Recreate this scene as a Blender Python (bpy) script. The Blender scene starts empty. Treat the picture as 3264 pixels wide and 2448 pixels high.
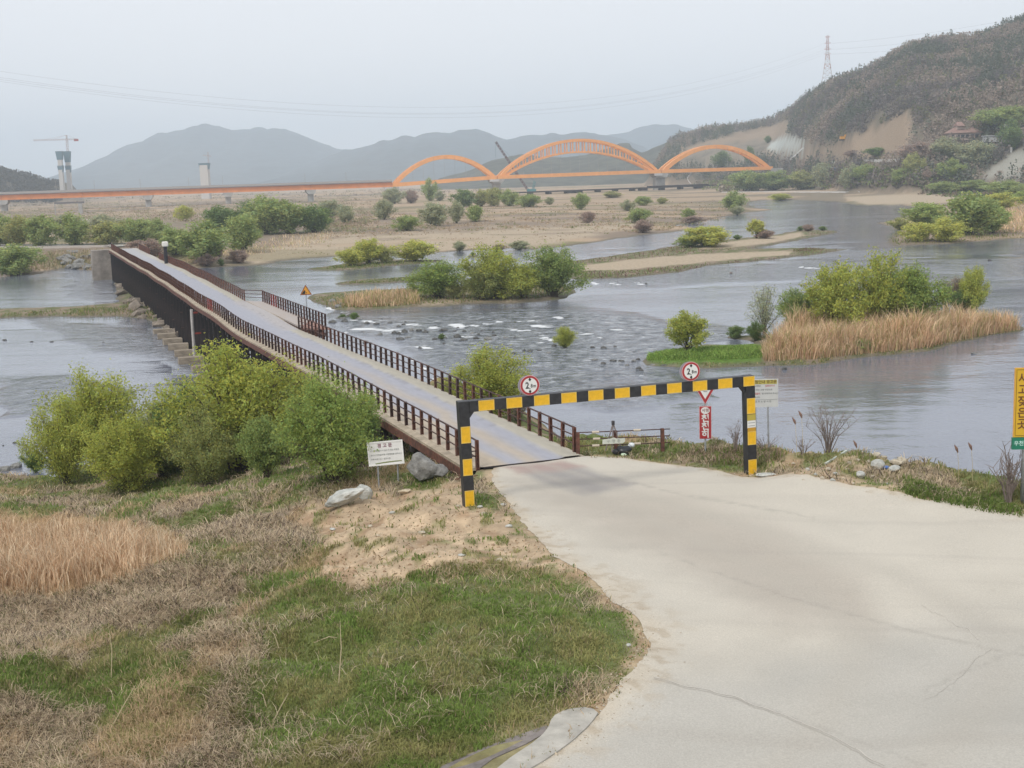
import bpy, math, random
import numpy as np
from mathutils import Vector, Matrix, Euler

random.seed(7)
RNG = np.random.default_rng(11)
SC = bpy.context.scene
COL = SC.collection

# ------------------------------------------------------------------ camera
F_PX, W_PX, H_PX, CAM_Z = 4200.0, 3264.0, 2448.0, 15.1
PITCH, ROLL = math.atan(664 / 4200), 0.03
cam_data = bpy.data.cameras.new("camera")
cam = bpy.data.objects.new("camera", cam_data)
COL.objects.link(cam)
SC.camera = cam
cam_data.sensor_width = 36.0
cam_data.lens = F_PX / W_PX * 36.0
cam_data.clip_start, cam_data.clip_end = 0.5, 40000
ROT = Matrix.Rotation(math.pi / 2 - PITCH, 3, 'X') @ Matrix.Rotation(-ROLL, 3, 'Z')
cam.matrix_world = Matrix.Translation((0, 0, CAM_Z)) @ ROT.to_4x4()

# ------------------------------------------------------------------ light
SUN_EL, SUN_AZ = 52.0, 215.0           # compass-like azimuth: sun behind the camera on the left
world = bpy.data.worlds.new("World"); SC.world = world
world.use_nodes = True
wn = world.node_tree.nodes; wl = world.node_tree.links
wn.clear()
sky = wn.new("ShaderNodeTexSky"); sky.sky_type = 'NISHITA'; sky.sun_disc = False
sky.sun_elevation = math.radians(SUN_EL); sky.sun_rotation = math.radians(SUN_AZ)
sky.altitude = 50; sky.air_density = 1.0; sky.dust_density = 3.0; sky.ozone_density = 1.0
hsv = wn.new("ShaderNodeHueSaturation"); hsv.inputs['Saturation'].default_value = 0.35
bg = wn.new("ShaderNodeBackground"); bg.inputs['Strength'].default_value = 0.10
veil = wn.new("ShaderNodeMix"); veil.data_type = 'RGBA'
veil.inputs[0].default_value = 0.80
veil.inputs[7].default_value = (8.45, 8.6, 8.95, 1)
wout = wn.new("ShaderNodeOutputWorld")
wl.new(sky.outputs[0], hsv.inputs['Color'])
wl.new(hsv.outputs[0], veil.inputs[6])
wl.new(veil.outputs[2], bg.inputs['Color'])
wl.new(bg.outputs[0], wout.inputs[0])
sun_d = bpy.data.lights.new("sun", 'SUN'); sun_d.energy = 1.5; sun_d.angle = math.radians(14)
sun_d.color = (1.0, 0.95, 0.87)
sun = bpy.data.objects.new("sun", sun_d); COL.objects.link(sun)
_el, _az = math.radians(SUN_EL), math.radians(SUN_AZ)
sdir = Vector((math.sin(_az) * math.cos(_el), math.cos(_az) * math.cos(_el), math.sin(_el)))
sun.rotation_euler = sdir.to_track_quat('Z', 'Y').to_euler()
vs = SC.view_settings
vs.view_transform = 'Standard'; vs.look = 'None'; vs.exposure = 0.32; vs.gamma = 1.0
vs.use_curve_mapping = False
SC.cycles.max_bounces = 8; SC.cycles.volume_bounces = 4
SC.cycles.transparent_max_bounces = 8

# ------------------------------------------------------------------ projection helpers (photo pixels 3264x2448 <-> places)
RN = np.array(ROT)
CP = np.array([0, 0, CAM_Z])
def ray(px, py):
    px = np.asarray(px, float); py = np.asarray(py, float)
    d = np.stack([(px - 1632) / F_PX, (1224 - py) / F_PX, -np.ones_like(px)], -1)
    return d @ RN.T
def P(px, py, z=0.0):
    """point at height z that is seen at photo pixel px, py"""
    d = ray(px, py); t = (np.asarray(z) - CAM_Z) / d[..., 2]
    return CP + d * t[..., None]
def PD(px, py, dist):
    """point at forward distance dist seen at photo pixel"""
    d = ray(px, py); return CP + d * (dist / d[..., 1])[..., None]
def PX(w):
    c = (np.asarray(w, float) - CP) @ RN
    return 1632 - F_PX * c[..., 0] / c[..., 2], 1224 + F_PX * c[..., 1] / c[..., 2]
def Q(pts, ox=0.0, oy=0.0, s=1.0):
    return [(ox + x / s, oy + y / s) for x, y in pts]

# ------------------------------------------------------------------ noise
_perm = np.random.default_rng(5).random((256, 256))
def vnoise(x, y):
    xi = np.floor(x).astype(np.int64); yi = np.floor(y).astype(np.int64)
    fx = x - xi; fy = y - yi
    fx = fx * fx * (3 - 2 * fx); fy = fy * fy * (3 - 2 * fy)
    a = _perm[xi & 255, yi & 255]; b = _perm[(xi + 1) & 255, yi & 255]
    c = _perm[xi & 255, (yi + 1) & 255]; d = _perm[(xi + 1) & 255, (yi + 1) & 255]
    return (a * (1 - fx) + b * fx) * (1 - fy) + (c * (1 - fx) + d * fx) * fy
def fbm(x, y, o=4):
    v = 0; a = 0.5; n = 0
    for i in range(o):
        v = v + a * vnoise(x * 2 ** i + 17.3 * i, y * 2 ** i + 9.1 * i); n += a; a *= 0.5
    return v / n
def sstep(a, b, x):
    t = np.clip((x - a) / (b - a), 0, 1); return t * t * (3 - 2 * t)

def poly_sd(x, y, poly):
    """signed distance, positive inside"""
    x = np.asarray(x, float); y = np.asarray(y, float)
    pts = np.asarray(poly, float)
    d2 = np.full(x.shape, 1e18); inside = np.zeros(x.shape, bool)
    n = len(pts)
    for i in range(n):
        ax, ay = pts[i]; bx, by = pts[(i + 1) % n]
        ex, ey = bx - ax, by - ay
        L = ex * ex + ey * ey + 1e-12
        t = np.clip(((x - ax) * ex + (y - ay) * ey) / L, 0, 1)
        dx = x - ax - t * ex; dy = y - ay - t * ey
        d2 = np.minimum(d2, dx * dx + dy * dy)
        c = ((ay > y) != (by > y))
        with np.errstate(divide='ignore', invalid='ignore'):
            xi = ax + (y - ay) * ex / (ey if abs(ey) > 1e-12 else 1e-12)
        inside ^= c & (x < xi)
    d = np.sqrt(d2)
    return np.where(inside, d, -d)
def on_water(pts):
    return [tuple(P(a, b, 0.0)[:2]) for a, b in pts]

# ------------------------------------------------------------------ shorelines (traced, on the water level)
CR = (1800, 600, 1.511)      # crop frames used while tracing
C1 = (0, 350, 2.011)
C2 = (1100, 350, 2.011)
C3 = (2164, 50, 2.011)
near_land = on_water([(-1500, 1600), (-300, 1545), (0, 1534), (190, 1538), (330, 1500), (480, 1470), (640, 1440), (820, 1420), (1000, 1400),
    (1180, 1360), (1290, 1325), (1380, 1300), (1480, 1298), (1600, 1325), (1690, 1350), (1760, 1372), (1850, 1462), (1930, 1530), (2050, 1600), (2200, 1640),
    (2600, 1700), (2900, 1740), (3264, 1830), (4200, 2050)]) + [(60, 10), (60, -30), (-80, -30), (-80, 30)]
isl_reed = on_water(Q([(385, 838), (395, 855), (560, 865), (700, 868), (950, 860), (1200, 850), (1450, 815), (1750, 785), (1900, 745), (2080, 705),
    (2190, 690), (2205, 672), (2150, 655), (2050, 640), (1850, 635), (1500, 650), (1150, 680), (960, 715), (880, 715), (800, 712), (780, 722),
    (900, 738), (940, 755), (640, 765), (500, 778), (420, 800)], *CR))
isl_bar = on_water([(1330, 903)] + Q([(150, 335), (400, 300), (560, 272), (700, 255), (850, 240), (1000, 225), (1130, 200), (1280, 203), (1330, 212), (1240, 230),
    (1000, 275), (900, 293), (1100, 288), (1250, 292), (1360, 296), (1250, 315), (1000, 345), (700, 372), (550, 405), (300, 432), (60, 440), (-40, 425), (-160, 380)], *CR))
isl_mid = on_water([(975, 952), (1035, 976), (1065, 989), (1150, 990), (1250, 986), (1320, 979), (1400, 979), (1475, 970), (1630, 967), (1720, 962), (1800, 952),
    (1845, 925), (1800, 905), (1600, 900), (1500, 905), (1440, 915), (1400, 925), (1330, 922), (1200, 925), (1100, 931), (1000, 938)])
isl_thin = on_water([(1054, 905), (1130, 893), (1230, 888), (1330, 878), (1400, 880), (1390, 896), (1280, 900), (1180, 906), (1080, 909)])
isl_yel = on_water([(980, 858), (1090, 842), (1170, 834), (1260, 828), (1400, 828), (1420, 834), (1330, 842), (1240, 848), (1130, 862), (1010, 864)])
isl_small = on_water(Q([(840, 925), (830, 945), (780, 945), (800, 930)], *C2))
spit = on_water([(-600, 1030), (0, 1014), (150, 1009), (378, 1009), (470, 1018), (520, 1050), (590, 1098), (640, 1085), (600, 1030), (550, 985), (500, 930),
    (450, 890), (400, 866), (365, 885), (372, 940), (385, 965), (250, 979), (0, 986), (-600, 996)])
far_land = on_water([(-2500, 905), (-300, 882), (0, 874), (110, 876), (160, 862), (200, 856), (270, 860), (345, 872), (400, 872), (480, 868), (560, 850), (612, 857), (720, 850), (845, 845),
    (900, 832), (945, 827), (1070, 818), (1200, 812), (1300, 812), (1390, 805), (1440, 802), (1550, 795), (1620, 792), (1700, 795), (1780, 788), (1920, 769), (2045, 750),
    (2144, 741), (2237, 727), (2150, 719), (2263, 702), (2362, 680), (2468, 669), (2390, 660), (2385, 645), (2430, 638), (2521, 638), (2660, 643), (2740, 656), (2860, 654), (2932, 663),
    (2892, 679), (2859, 699), (2793, 712), (2845, 722), (2859, 739), (2819, 769), (2845, 785), (2925, 782), (3057, 775), (3264, 760), (3700, 742), (4600, 720)]) + \
    [(900, 700), (6000, 9000), (-6000, 9000), (-1500, 400)]
ISL = [(isl_reed, 0.5, 1.5), (isl_bar, 0.35, 3), (isl_mid, 0.45, 2.0), (isl_thin, 0.25, 2), (isl_yel, 0.3, 2), (isl_small, 0.4, 1), (spit, 0.45, 2)]

CTRL = [(1560, 1487, 4.9), (1610, 1480, 5), (1850, 1455, 5), (1500, 1612, 5), (2392, 1520, 5), (2100, 1480, 5), (2250, 1440, 5.2), (2000, 1700, 5.02), (2700, 1650, 5.05), (3264, 1700, 5.2),
    (1700, 1750, 5), (2100, 2050, 5.15), (3264, 2100, 5.5), (2500, 2300, 5.5), (1700, 2448, 5.5), (3264, 2448, 5.9), (2300, 1800, 5.05), (2700, 1900, 5.2), (1650, 1600, 5), (1800, 1550, 5),
    (1750, 1880, 5.25), (1900, 1900, 5.12),
    (120, 1530, .5), (250, 1540, .8), (500, 1560, 1.2), (700, 1530, 1.5), (900, 1510, 2.2), (1060, 1510, 3.0), (1210, 1552, 4.2), (1350, 1530, 4.5), (1430, 1500, 4.5), (1110, 1620, 4.3),
    (200, 1750, 2.3), (0, 1700, 1.7), (600, 1700, 3.0), (900, 1650, 3.9), (1000, 1750, 4.3), (1300, 1700, 4.8), (1200, 1860, 4.85), (600, 2000, 3.8), (0, 2000, 3.0), (0, 2448, 4.2), (600, 2448, 4.8),
    (1200, 2400, 5.3), (1200, 2050, 5.2), (1700, 2000, 5.85), (1600, 1920, 5.75), (1500, 1890, 5.6), (1400, 2100, 5.75), (1300, 1960, 5.45), (1050, 1930, 4.8), (1780, 2130, 5.6), (1500, 2300, 5.5), (1850, 2010, 5.6), (2600, 1500, 5.55), (2850, 1545, 5.5), (3050, 1600, 5.4),
    (3230, 1650, 5.3), (2950, 1660, 5.1), (2450, 1480, 5.35), (2000, 1440, 5.05), (1900, 1445, 4.95), (1760, 1420, 3.6), (1700, 1385, 3.0), (1640, 1350, 2.5), (1500, 1320, 2.2)]
CW = np.array([list(P(a, b, z)[:2]) + [z] for a, b, z in CTRL])

HU = np.array([-0.45, -0.39, -0.374, -0.362, -0.30, 0.05, 0.10, 0.127, 0.150, 0.184, 0.198, 0.212, 0.221, 0.233, 0.245, 0.263, 0.277, 0.292, 0.304, 0.322, 0.340, 0.357, 0.375, 0.388, 0.45, 0.6])
def _build_skyline():
    pts = [(2050, 470), (2120, 455), (2164, 438), (2263, 408), (2403, 388), (2462, 363), (2522, 328), (2562, 299), (2612, 259), (2661, 234), (2736, 214), (2800, 189), (2860, 154),
           (2910, 130), (2984, 117), (3059, 105), (3134, 95), (3208, 75), (3258, 57), (3500, 10), (4000, -30)]
    u, e = [], []
    for a, b in pts:
        d = ray(a, b + 42 * min(1, max(.35, (a - 2100) / 500))); u.append(d[0] / d[1]); e.append(d[2] / d[1])
    return np.array(u), np.array(e)
SKU, SKE = _build_skyline()
FOOT_U, FOOT_D = [0.10, 0.15, 0.203, 0.225, 0.26, 0.3, 0.39, 0.5], [1130, 1080, 1010, 800, 660, 600, 560, 520]
def hill_add(x, y):
    u = x / np.maximum(y, 1)
    e = np.interp(u, SKU, SKE, left=-0.05)
    w = np.clip((u - SKU[0]) / 0.02, 0, 1)
    foot = np.interp(u, FOOT_U, FOOT_D)
    crest = foot + np.interp(u, [0.1, 0.2, 0.39], [170, 330, 460])
    zc = np.maximum(CAM_Z + crest * e, 2)
    t = np.clip((y - foot) / (crest - foot), 0, 2.2)
    prof = np.where(t < 1, 1 - (1 - np.minimum(t, 1)) ** 1.45, 1 - 0.5 * (t - 1) ** 1.3)
    ledge = 5.0 * sstep(0.0, 0.09, t)
    z = ledge + np.maximum(zc - 5, 0) * np.clip(sstep(0.06, .22, t) * .15 + prof * .85, 0, 1)
    # low wooded rise far left, close to the horizon line
    ul = np.interp(u, [-0.60, -0.45, -0.388, -0.365, -0.345, -0.325, -.31], [0.05, 0.030, 0.0155, 0.009, 0.004, 0.001, -.02])
    tl = np.clip((y - 1250) / 150, 0, 1)
    zl = np.maximum(CAM_Z + 1400 * ul, 0) * tl
    return z * w * (t > 0) + zl
def H(x, y, detail=True):
    x = np.asarray(x, float); y = np.asarray(y, float)
    shp = x.shape; x = x.ravel(); y = y.ravel()
    jit = (fbm(x * .35, y * .35, 3) - .5) * 1.6 * np.clip(y / 120, .4, 3)
    z = np.full(x.shape, -1.2)
    m = y < 140
    sdn = np.full(x.shape, -50.0)
    sdn[m] = poly_sd(x[m], y[m], near_land)
    w = np.zeros(x.shape); zi = np.zeros(x.shape)
    mm = m & (sdn > -6)
    xs, ys = x[mm], y[mm]
    num = np.zeros(xs.shape); den = np.zeros(xs.shape)
    for cx, cy, cz in CW:
        k = 1 / ((xs - cx) ** 2 + (ys - cy) ** 2 + 0.6) ** 1.6
        num += k * cz; den += k
    zi[mm] = num / den
    s = np.clip(sdn + jit * .5, -6, 30)
    zn = np.where(s > 0, np.minimum(zi, .12 + s * 0.72) * sstep(-.3, .8, s), s * .25)
    z = np.where(mm, np.maximum(z, zn), z)
    for poly, h0, k in ISL:
        a = np.array(poly)
        bm = (x > a[:, 0].min() - 8) & (x < a[:, 0].max() + 8) & (y > a[:, 1].min() - 8) & (y < a[:, 1].max() + 8)
        if bm.any():
            sd = poly_sd(x[bm], y[bm], poly) + jit[bm] * .6
            zz = np.where(sd > 0, h0 * (1 - np.exp(-sd / k)), sd * .3)
            z[bm] = np.maximum(z[bm], zz)
    bm = y > 110
    sd = poly_sd(x[bm], y[bm], far_land) + jit[bm] * .9
    cap = 1.1 + 0.9 * sstep(20, 90, sd) + (fbm(x[bm] / 45, y[bm] / 45, 3) - .5) * 1.0 * sstep(5, 40, sd)
    # river bank under the far road, left of the low bridge
    lb = sstep(-50, -62, x[bm]) * sstep(0, 9, sd) * sstep(300, 240, y[bm])
    zz = np.where(sd > 0, cap * (1 - np.exp(-sd / 14)) + 2.6 * lb, sd * .2)
    zz = zz + np.where(sd > 5, hill_add(x[bm], y[bm]), 0)
    z[bm] = np.maximum(z[bm], zz)
    if detail:
        rd = road_mask(x, y)
        dz = (fbm(x * .42, y * .6 + x * .25, 4) - .5) * .95 + (fbm(x * 1.4, y * 1.4, 3) - .5) * .22 + (fbm(x * 3.6, y * 3.6, 2) - .5) * .10
        off = 1 - sstep(-2.2, 0, poly_sd(x, y, ROAD_POLY)) * .75 if x.size < 10 ** 7 else 1
        dz = dz * off
        z = z + dz * np.clip(z, 0, 1) * (1 - rd) * np.where(y < 140, 1, .35) + np.where(y > 550, (fbm(x / 22, y / 22, 4) - .5) * 9 * np.clip((z - 4) / 10, 0, 1), 0)
        z = z - .045 * sstep(.97, 1.0, rd) * (poly_sd(x, y, ROAD_POLY) > .2)
        tb, sb = (x + 1.30) * .938 + (y - 45.30) * .347, -(x + 1.30) * .347 + (y - 45.30) * .938
        z = np.where((tb > -.9) & (tb < 4.6) & (sb > .05) & (sb < 180), np.minimum(z, 4.5), z)
    return np.maximum(z, -1.2).reshape(shp)
ROAD_L = [(1572, 1486), (1566, 1520), (1600, 1575), (1640, 1630), (1705, 1710), (1790, 1790), (1880, 1850), (1955, 1925), (2035, 1990), (2075, 2060), (2062, 2112), (2010, 2180), (1950, 2255), (1850, 2345), (1700, 2440), (1600, 2500), (1450, 2600)]
ROAD_R = [(1868, 1453), (1960, 1458), (2100, 1477), (2250, 1505), (2392, 1533), (2550, 1563), (2700, 1588), (2880, 1618), (3080, 1648), (3264, 1672), (3500, 1720), (3900, 1800), (4300, 1950), (4600, 2200), (4600, 2500), (4400, 2800), (4200, 3000)]
_ctrl_z = lambda px, py: 5.0 + np.clip((py - 1700) / 748, 0, 1.3) * .5
RL = np.array([P(a, b, _ctrl_z(a, b))[:2] for a, b in ROAD_L])
RR = np.array([P(a, b, _ctrl_z(a, b))[:2] for a, b in ROAD_R])
ROAD_POLY = [tuple(v) for v in RL] + [tuple(v) for v in RR[::-1]]
APRON_POLY = [tuple(P(a, b, 5.35)[:2]) for a, b in Q([(700, 1660), (960, 1530), (1150, 1460), (1310, 1400), (1390, 1340), (1500, 1320), (1560, 1350), (1470, 1430), (1330, 1540), (1120, 1680), (1000, 1760), (640, 1760)], 1000, 1500, 1.75)]
def road_mask(x, y):
    m = (y < 52) & (x > -6)
    r = np.zeros(x.shape)
    if m.any():
        r[m] = np.maximum.reduce([sstep(-.7, .0, poly_sd(x[m], y[m], ROAD_POLY)), sstep(-.5, 0, poly_sd(x[m], y[m], APRON_POLY)), sstep(1.5, .7, np.hypot(x[m] + 1.4, y[m] - 39.7)), sstep(1.3, .6, np.hypot(x[m] - 7.75, y[m] - 42.3))])
    return r
def HG(x, y):
    """height read from the finished ground sheet"""
    x = np.asarray(x, float); y = np.asarray(y, float)
    r = np.clip(np.interp(y, ys, np.arange(len(ys))), 0, len(ys) - 1.001); u = np.clip((x / y - U0) / (U1 - U0) * (NU - 1), 0, NU - 1.001)
    i = r.astype(int); j = u.astype(int); a = r - i; b = u - j
    return Zg[i, j] * (1 - a) * (1 - b) + Zg[i + 1, j] * a * (1 - b) + Zg[i, j + 1] * (1 - a) * b + Zg[i + 1, j + 1] * a * b
_GT = np.geomspace(13.2, 1600, 420)
def G(px, py):
    """ground point seen at a photo pixel"""
    px = np.atleast_1d(np.asarray(px, float)); py = np.atleast_1d(np.asarray(py, float))
    if len(px) > 3000: return np.concatenate([G(px[i:i + 3000], py[i:i + 3000]) for i in range(0, len(px), 3000)])
    d = ray(px, py); d = d / d[:, 1:2]
    X = d[:, 0:1] * _GT; Zr = CAM_Z + d[:, 2:3] * _GT; hh = np.maximum(HG(X, np.broadcast_to(_GT, X.shape)), 0)
    hit = (Zr <= hh); k = np.where(hit.any(1), hit.argmax(1), len(_GT) - 1); k = np.maximum(k, 1)
    n_ = np.arange(len(px)); f1 = (Zr - hh)[n_, k]; f0 = (Zr - hh)[n_, k - 1]
    t = np.where(hit.any(1), f0 / np.maximum(f0 - f1, 1e-6), 1); y = _GT[k - 1] + (_GT[k] - _GT[k - 1]) * np.clip(t, 0, 1)
    x = d[:, 0] * y
    return np.stack([x, y, np.maximum(HG(x, y), 0)], 1)

def GB(px, py):
    """like G for one point, but walks down the picture until it stands on the near bank"""
    for k in range(40):
        w = G(px, py + 4 * k)[0]
        if w[2] > 3.2: return w
    return w
# ------------------------------------------------------------------ materials
MATS = {}
def mat(name, col, rough=.8, metal=0.0, var=0.0, scale=4.0, bump=0.0, bscale=30.0, col2=None, spec=None, attr=None, coat=0, stretch=None):
    if name in MATS: return MATS[name]
    m = bpy.data.materials.new(name); m.use_nodes = True
    n = m.node_tree.nodes; l = m.node_tree.links
    b = n["Principled BSDF"]
    b.inputs['Roughness'].default_value = rough; b.inputs['Metallic'].default_value = metal
    if spec is not None: b.inputs['Specular IOR Level'].default_value = spec
    if coat: b.inputs['Coat Weight'].default_value = coat
    tc = n.new("ShaderNodeTexCoord"); src = tc.outputs['Object']
    if stretch:
        mp = n.new("ShaderNodeMapping"); mp.inputs['Scale'].default_value = stretch
        l.new(src, mp.inputs[0]); src = mp.outputs[0]
    colsock = None
    if attr:
        a = n.new("ShaderNodeAttribute"); a.attribute_name = attr; colsock = a.outputs['Color']
    if var > 0 or col2:
        t = n.new("ShaderNodeTexNoise"); t.inputs['Scale'].default_value = scale; t.inputs['Detail'].default_value = 6
        t.inputs['Roughness'].default_value = .65
        l.new(src, t.inputs['Vector'])
        r = n.new("ShaderNodeValToRGB")
        r.color_ramp.elements[0].position = .35; r.color_ramp.elements[1].position = .68
        if attr:
            r.color_ramp.elements[0].color = (1 - var,) * 3 + (1,)
            r.color_ramp.elements[1].color = (1 + var,) * 3 + (1,)
        else:
            c2 = col2 or tuple(c * (1 - var) for c in col)
            r.color_ramp.elements[0].color = (*c2, 1); r.color_ramp.elements[1].color = (*[min(1, c * (1 + var * .4)) for c in col], 1)
        l.new(t.outputs['Fac'], r.inputs[0])
        if attr:
            mx = n.new("ShaderNodeMix"); mx.data_type = 'RGBA'; mx.blend_type = 'MULTIPLY'; mx.inputs[0].default_value = 1
            l.new(colsock, mx.inputs[6]); l.new(r.outputs[0], mx.inputs[7]); colsock = mx.outputs[2]
        else: colsock = r.outputs[0]
    if colsock: l.new(colsock, b.inputs['Base Color'])
    else: b.inputs['Base Color'].default_value = (*col, 1)
    if bump:
        t2 = n.new("ShaderNodeTexNoise"); t2.inputs['Scale'].default_value = bscale; t2.inputs['Detail'].default_value = 5
        l.new(src, t2.inputs['Vector'])
        bp = n.new("ShaderNodeBump"); bp.inputs['Strength'].default_value = min(1, bump); bp.inputs['Distance'].default_value = .02 if bscale > 10 else .08
        l.new(t2.outputs['Fac'], bp.inputs['Height']); l.new(bp.outputs[0], b.inputs['Normal'])
    MATS[name] = m
    return m
def leaf_mat(name, col, trans=.35, tcol=None):
    if name in MATS: return MATS[name]
    m = bpy.data.materials.new(name); m.use_nodes = True
    n = m.node_tree.nodes; l = m.node_tree.links; n.clear()
    a = n.new("ShaderNodeAttribute"); a.attribute_name = "Col"
    mx = n.new("ShaderNodeMix"); mx.data_type = 'RGBA'; mx.blend_type = 'MULTIPLY'; mx.inputs[0].default_value = 1
    mx.inputs[7].default_value = (*col, 1); l.new(a.outputs['Color'], mx.inputs[6])
    d = n.new("ShaderNodeBsdfDiffuse"); t = n.new("ShaderNodeBsdfTranslucent"); s = n.new("ShaderNodeMixShader")
    s.inputs[0].default_value = trans; o = n.new("ShaderNodeOutputMaterial")
    l.new(mx.outputs[2], d.inputs[0]); l.new(mx.outputs[2], t.inputs[0]); l.new(d.outputs[0], s.inputs[1]); l.new(t.outputs[0], s.inputs[2])
    l.new(s.outputs[0], o.inputs[0]); MATS[name] = m
    return m

# ------------------------------------------------------------------ object helpers
def tag(o, label=None, cat=None, group=None, kind=None):
    if label: o['label'] = label
    if cat: o['category'] = cat
    if group: o['group'] = group
    if kind: o['kind'] = kind
    return o
def empty(name, loc, rz=0.0, label=None, cat=None, group=None):
    o = bpy.data.objects.new(name, None); COL.objects.link(o)
    o.location = tuple(float(v) for v in loc); o.rotation_euler = (0, 0, rz); o.empty_display_size = .2
    return tag(o, label, cat, group)
def mesh_np(name, V, Fc, colors=None, smooth=False):
    """V (n,3); Fc (m,k) equal-size faces; colors per-vertex (n,3)"""
    me = bpy.data.meshes.new(name); V = np.asarray(V, np.float32); Fc = np.asarray(Fc, np.int32)
    k = Fc.shape[1]
    me.vertices.add(len(V)); me.vertices.foreach_set('co', V.ravel())
    me.loops.add(Fc.size); me.loops.foreach_set('vertex_index', Fc.ravel())
    me.polygons.add(len(Fc)); me.polygons.foreach_set('loop_start', np.arange(0, Fc.size, k, dtype=np.int32))
    me.polygons.foreach_set('loop_total', np.full(len(Fc), k, np.int32))
    if smooth: me.polygons.foreach_set('use_smooth', np.ones(len(Fc), bool))
    if colors is not None:
        ca = me.color_attributes.new("Col", 'FLOAT_COLOR', 'POINT')
        c = np.ones((len(V), 4), np.float32); c[:, :3] = colors; ca.data.foreach_set('color', c.ravel())
    me.update(calc_edges=True); me.validate()
    return me
def obj(name, me, m=None, parent=None, loc=None, rot=None):
    o = bpy.data.objects.new(name, me); COL.objects.link(o)
    if m is not None and not len(me.materials): me.materials.append(m)
    if parent: o.parent = parent
    if loc is not None: o.location = tuple(float(v) for v in loc)
    if rot is not None: o.rotation_euler = rot
    return o
class MB:
    def __init__(s): s.v = []; s.f = []
    def add(s, vs, fs):
        b = len(s.v); s.v += [tuple(map(float, v)) for v in vs]; s.f += [tuple(b + i for i in f) for f in fs]; return s
    def box(s, c, size, M=None):
        x, y, z = [v / 2 for v in size]
        vs = [Vector((a * x, b * y, d * z)) for a in (-1, 1) for b in (-1, 1) for d in (-1, 1)]
        if M is not None: vs = [M @ v for v in vs]
        vs = [v + Vector(c) for v in vs]
        return s.add(vs, [(0, 1, 3, 2), (4, 6, 7, 5), (0, 4, 5, 1), (2, 3, 7, 6), (0, 2, 6, 4), (1, 5, 7, 3)])
    def bar(s, a, b, w, h=None, up=(0, 0, 1)):
        a = Vector(a); b = Vector(b); d = (b - a)
        L = d.length
        if L < 1e-6: return s
        q = d.to_track_quat('Y', 'Z').to_matrix()
        return s.box((a + b) / 2, (w, L, h or w), q)
    def tube(s, pts, r, n=6, cap=True):
        pts = [Vector(p) for p in pts]; rs = r if isinstance(r, (list, tuple)) else [r] * len(pts)
        vs, fs = [], []
        for i, p in enumerate(pts):
            d = (pts[min(i + 1, len(pts) - 1)] - pts[max(i - 1, 0)]).normalized()
            u = d.orthogonal().normalized(); w = d.cross(u)
            for k in range(n):
                t = 2 * math.pi * k / n; vs.append(p + (u * math.cos(t) + w * math.sin(t)) * rs[i])
        for i in range(len(pts) - 1):
            for k in range(n):
                k2 = (k + 1) % n; fs.append((i * n + k, i * n + k2, (i + 1) * n + k2, (i + 1) * n + k))
        if cap: fs.append(tuple(range(n))[::-1]); fs.append(tuple((len(pts) - 1) * n + k for k in range(n)))
        return s.add(vs, fs)
    def prism(s, poly, y0, y1):
        """polygon in x,z extruded along y"""
        n = len(poly)
        vs = [(a, y0, b) for a, b in poly] + [(a, y1, b) for a, b in poly]
        return s.add(vs, [tuple(range(n)), tuple(range(n, 2 * n))[::-1]] + [(i, i + n, (i + 1) % n + n, (i + 1) % n) for i in range(n)])
    def mesh(s, name, smooth=False):
        me = bpy.data.meshes.new(name); me.from_pydata(s.v, [], s.f)
        if smooth: me.polygons.foreach_set('use_smooth', [True] * len(me.polygons))
        me.update(); return me
    def build(s, name, m, parent=None, smooth=False, loc=None, rot=None):
        return obj(name, s.mesh(name, smooth), m, parent, loc, rot)
def bevel(o, w=.01, seg=1):
    md = o.modifiers.new("bevel", 'BEVEL'); md.width = w; md.segments = seg; md.limit_method = 'ANGLE'; return o
def fix_normals(o):
    import bmesh
    bm = bmesh.new(); bm.from_mesh(o.data); bmesh.ops.recalc_face_normals(bm, faces=bm.faces); bm.to_mesh(o.data); bm.free()
def text(body, size, m, parent, loc, name='lettering', align='CENTER', rot=(math.pi / 2, 0, 0), extrude=.002, sx=1.0, line=1.0, bold=0.0):
    cu = bpy.data.curves.new(name, 'FONT'); cu.body = body; cu.size = size; cu.align_x = align; cu.align_y = 'CENTER'
    cu.extrude = extrude; cu.space_line = line; cu.resolution_u = 2; cu.offset = bold
    t = bpy.data.objects.new(name, cu); COL.objects.link(t)
    dg = bpy.context.evaluated_depsgraph_get(); me = bpy.data.meshes.new_from_object(t.evaluated_get(dg))
    bpy.data.objects.remove(t); me.materials.clear()
    o = obj(name, me, m, parent, loc, rot); o.scale = (sx, 1, 1); return o

M_ROCK = mat("rock_grey", (.24, .235, .22), .85, var=.45, scale=3, bump=.8, bscale=6)
M_ROCKD = mat("rock_wet_dark", (.10, .098, .09), .6, var=.5, scale=3, bump=.8, bscale=6)
M_ROCKW = mat("rock_pale", (.52, .52, .48), .85, var=.35, scale=2.5, bump=.9, bscale=5, col2=(.30, .31, .29))
M_CONC = mat("concrete", (.42, .40, .36), .9, var=.3, scale=1.2, bump=.3, bscale=12)
M_RUST = mat("rusted_steel", (.17, .065, .04), .8, var=.6, scale=5, bump=.4, bscale=40, col2=(.055, .028, .022))
M_RUSTD = mat("dark_steel", (.040, .028, .025), .75, var=.5, scale=3, bump=.4, bscale=20, col2=(.012, .010, .011))
M_BARK = mat("bark", (.10, .075, .055), .9, var=.4, scale=6)
M_STEEL = mat("galvanised_steel", (.42, .44, .46), .45, metal=.5, var=.2, scale=5)
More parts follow.
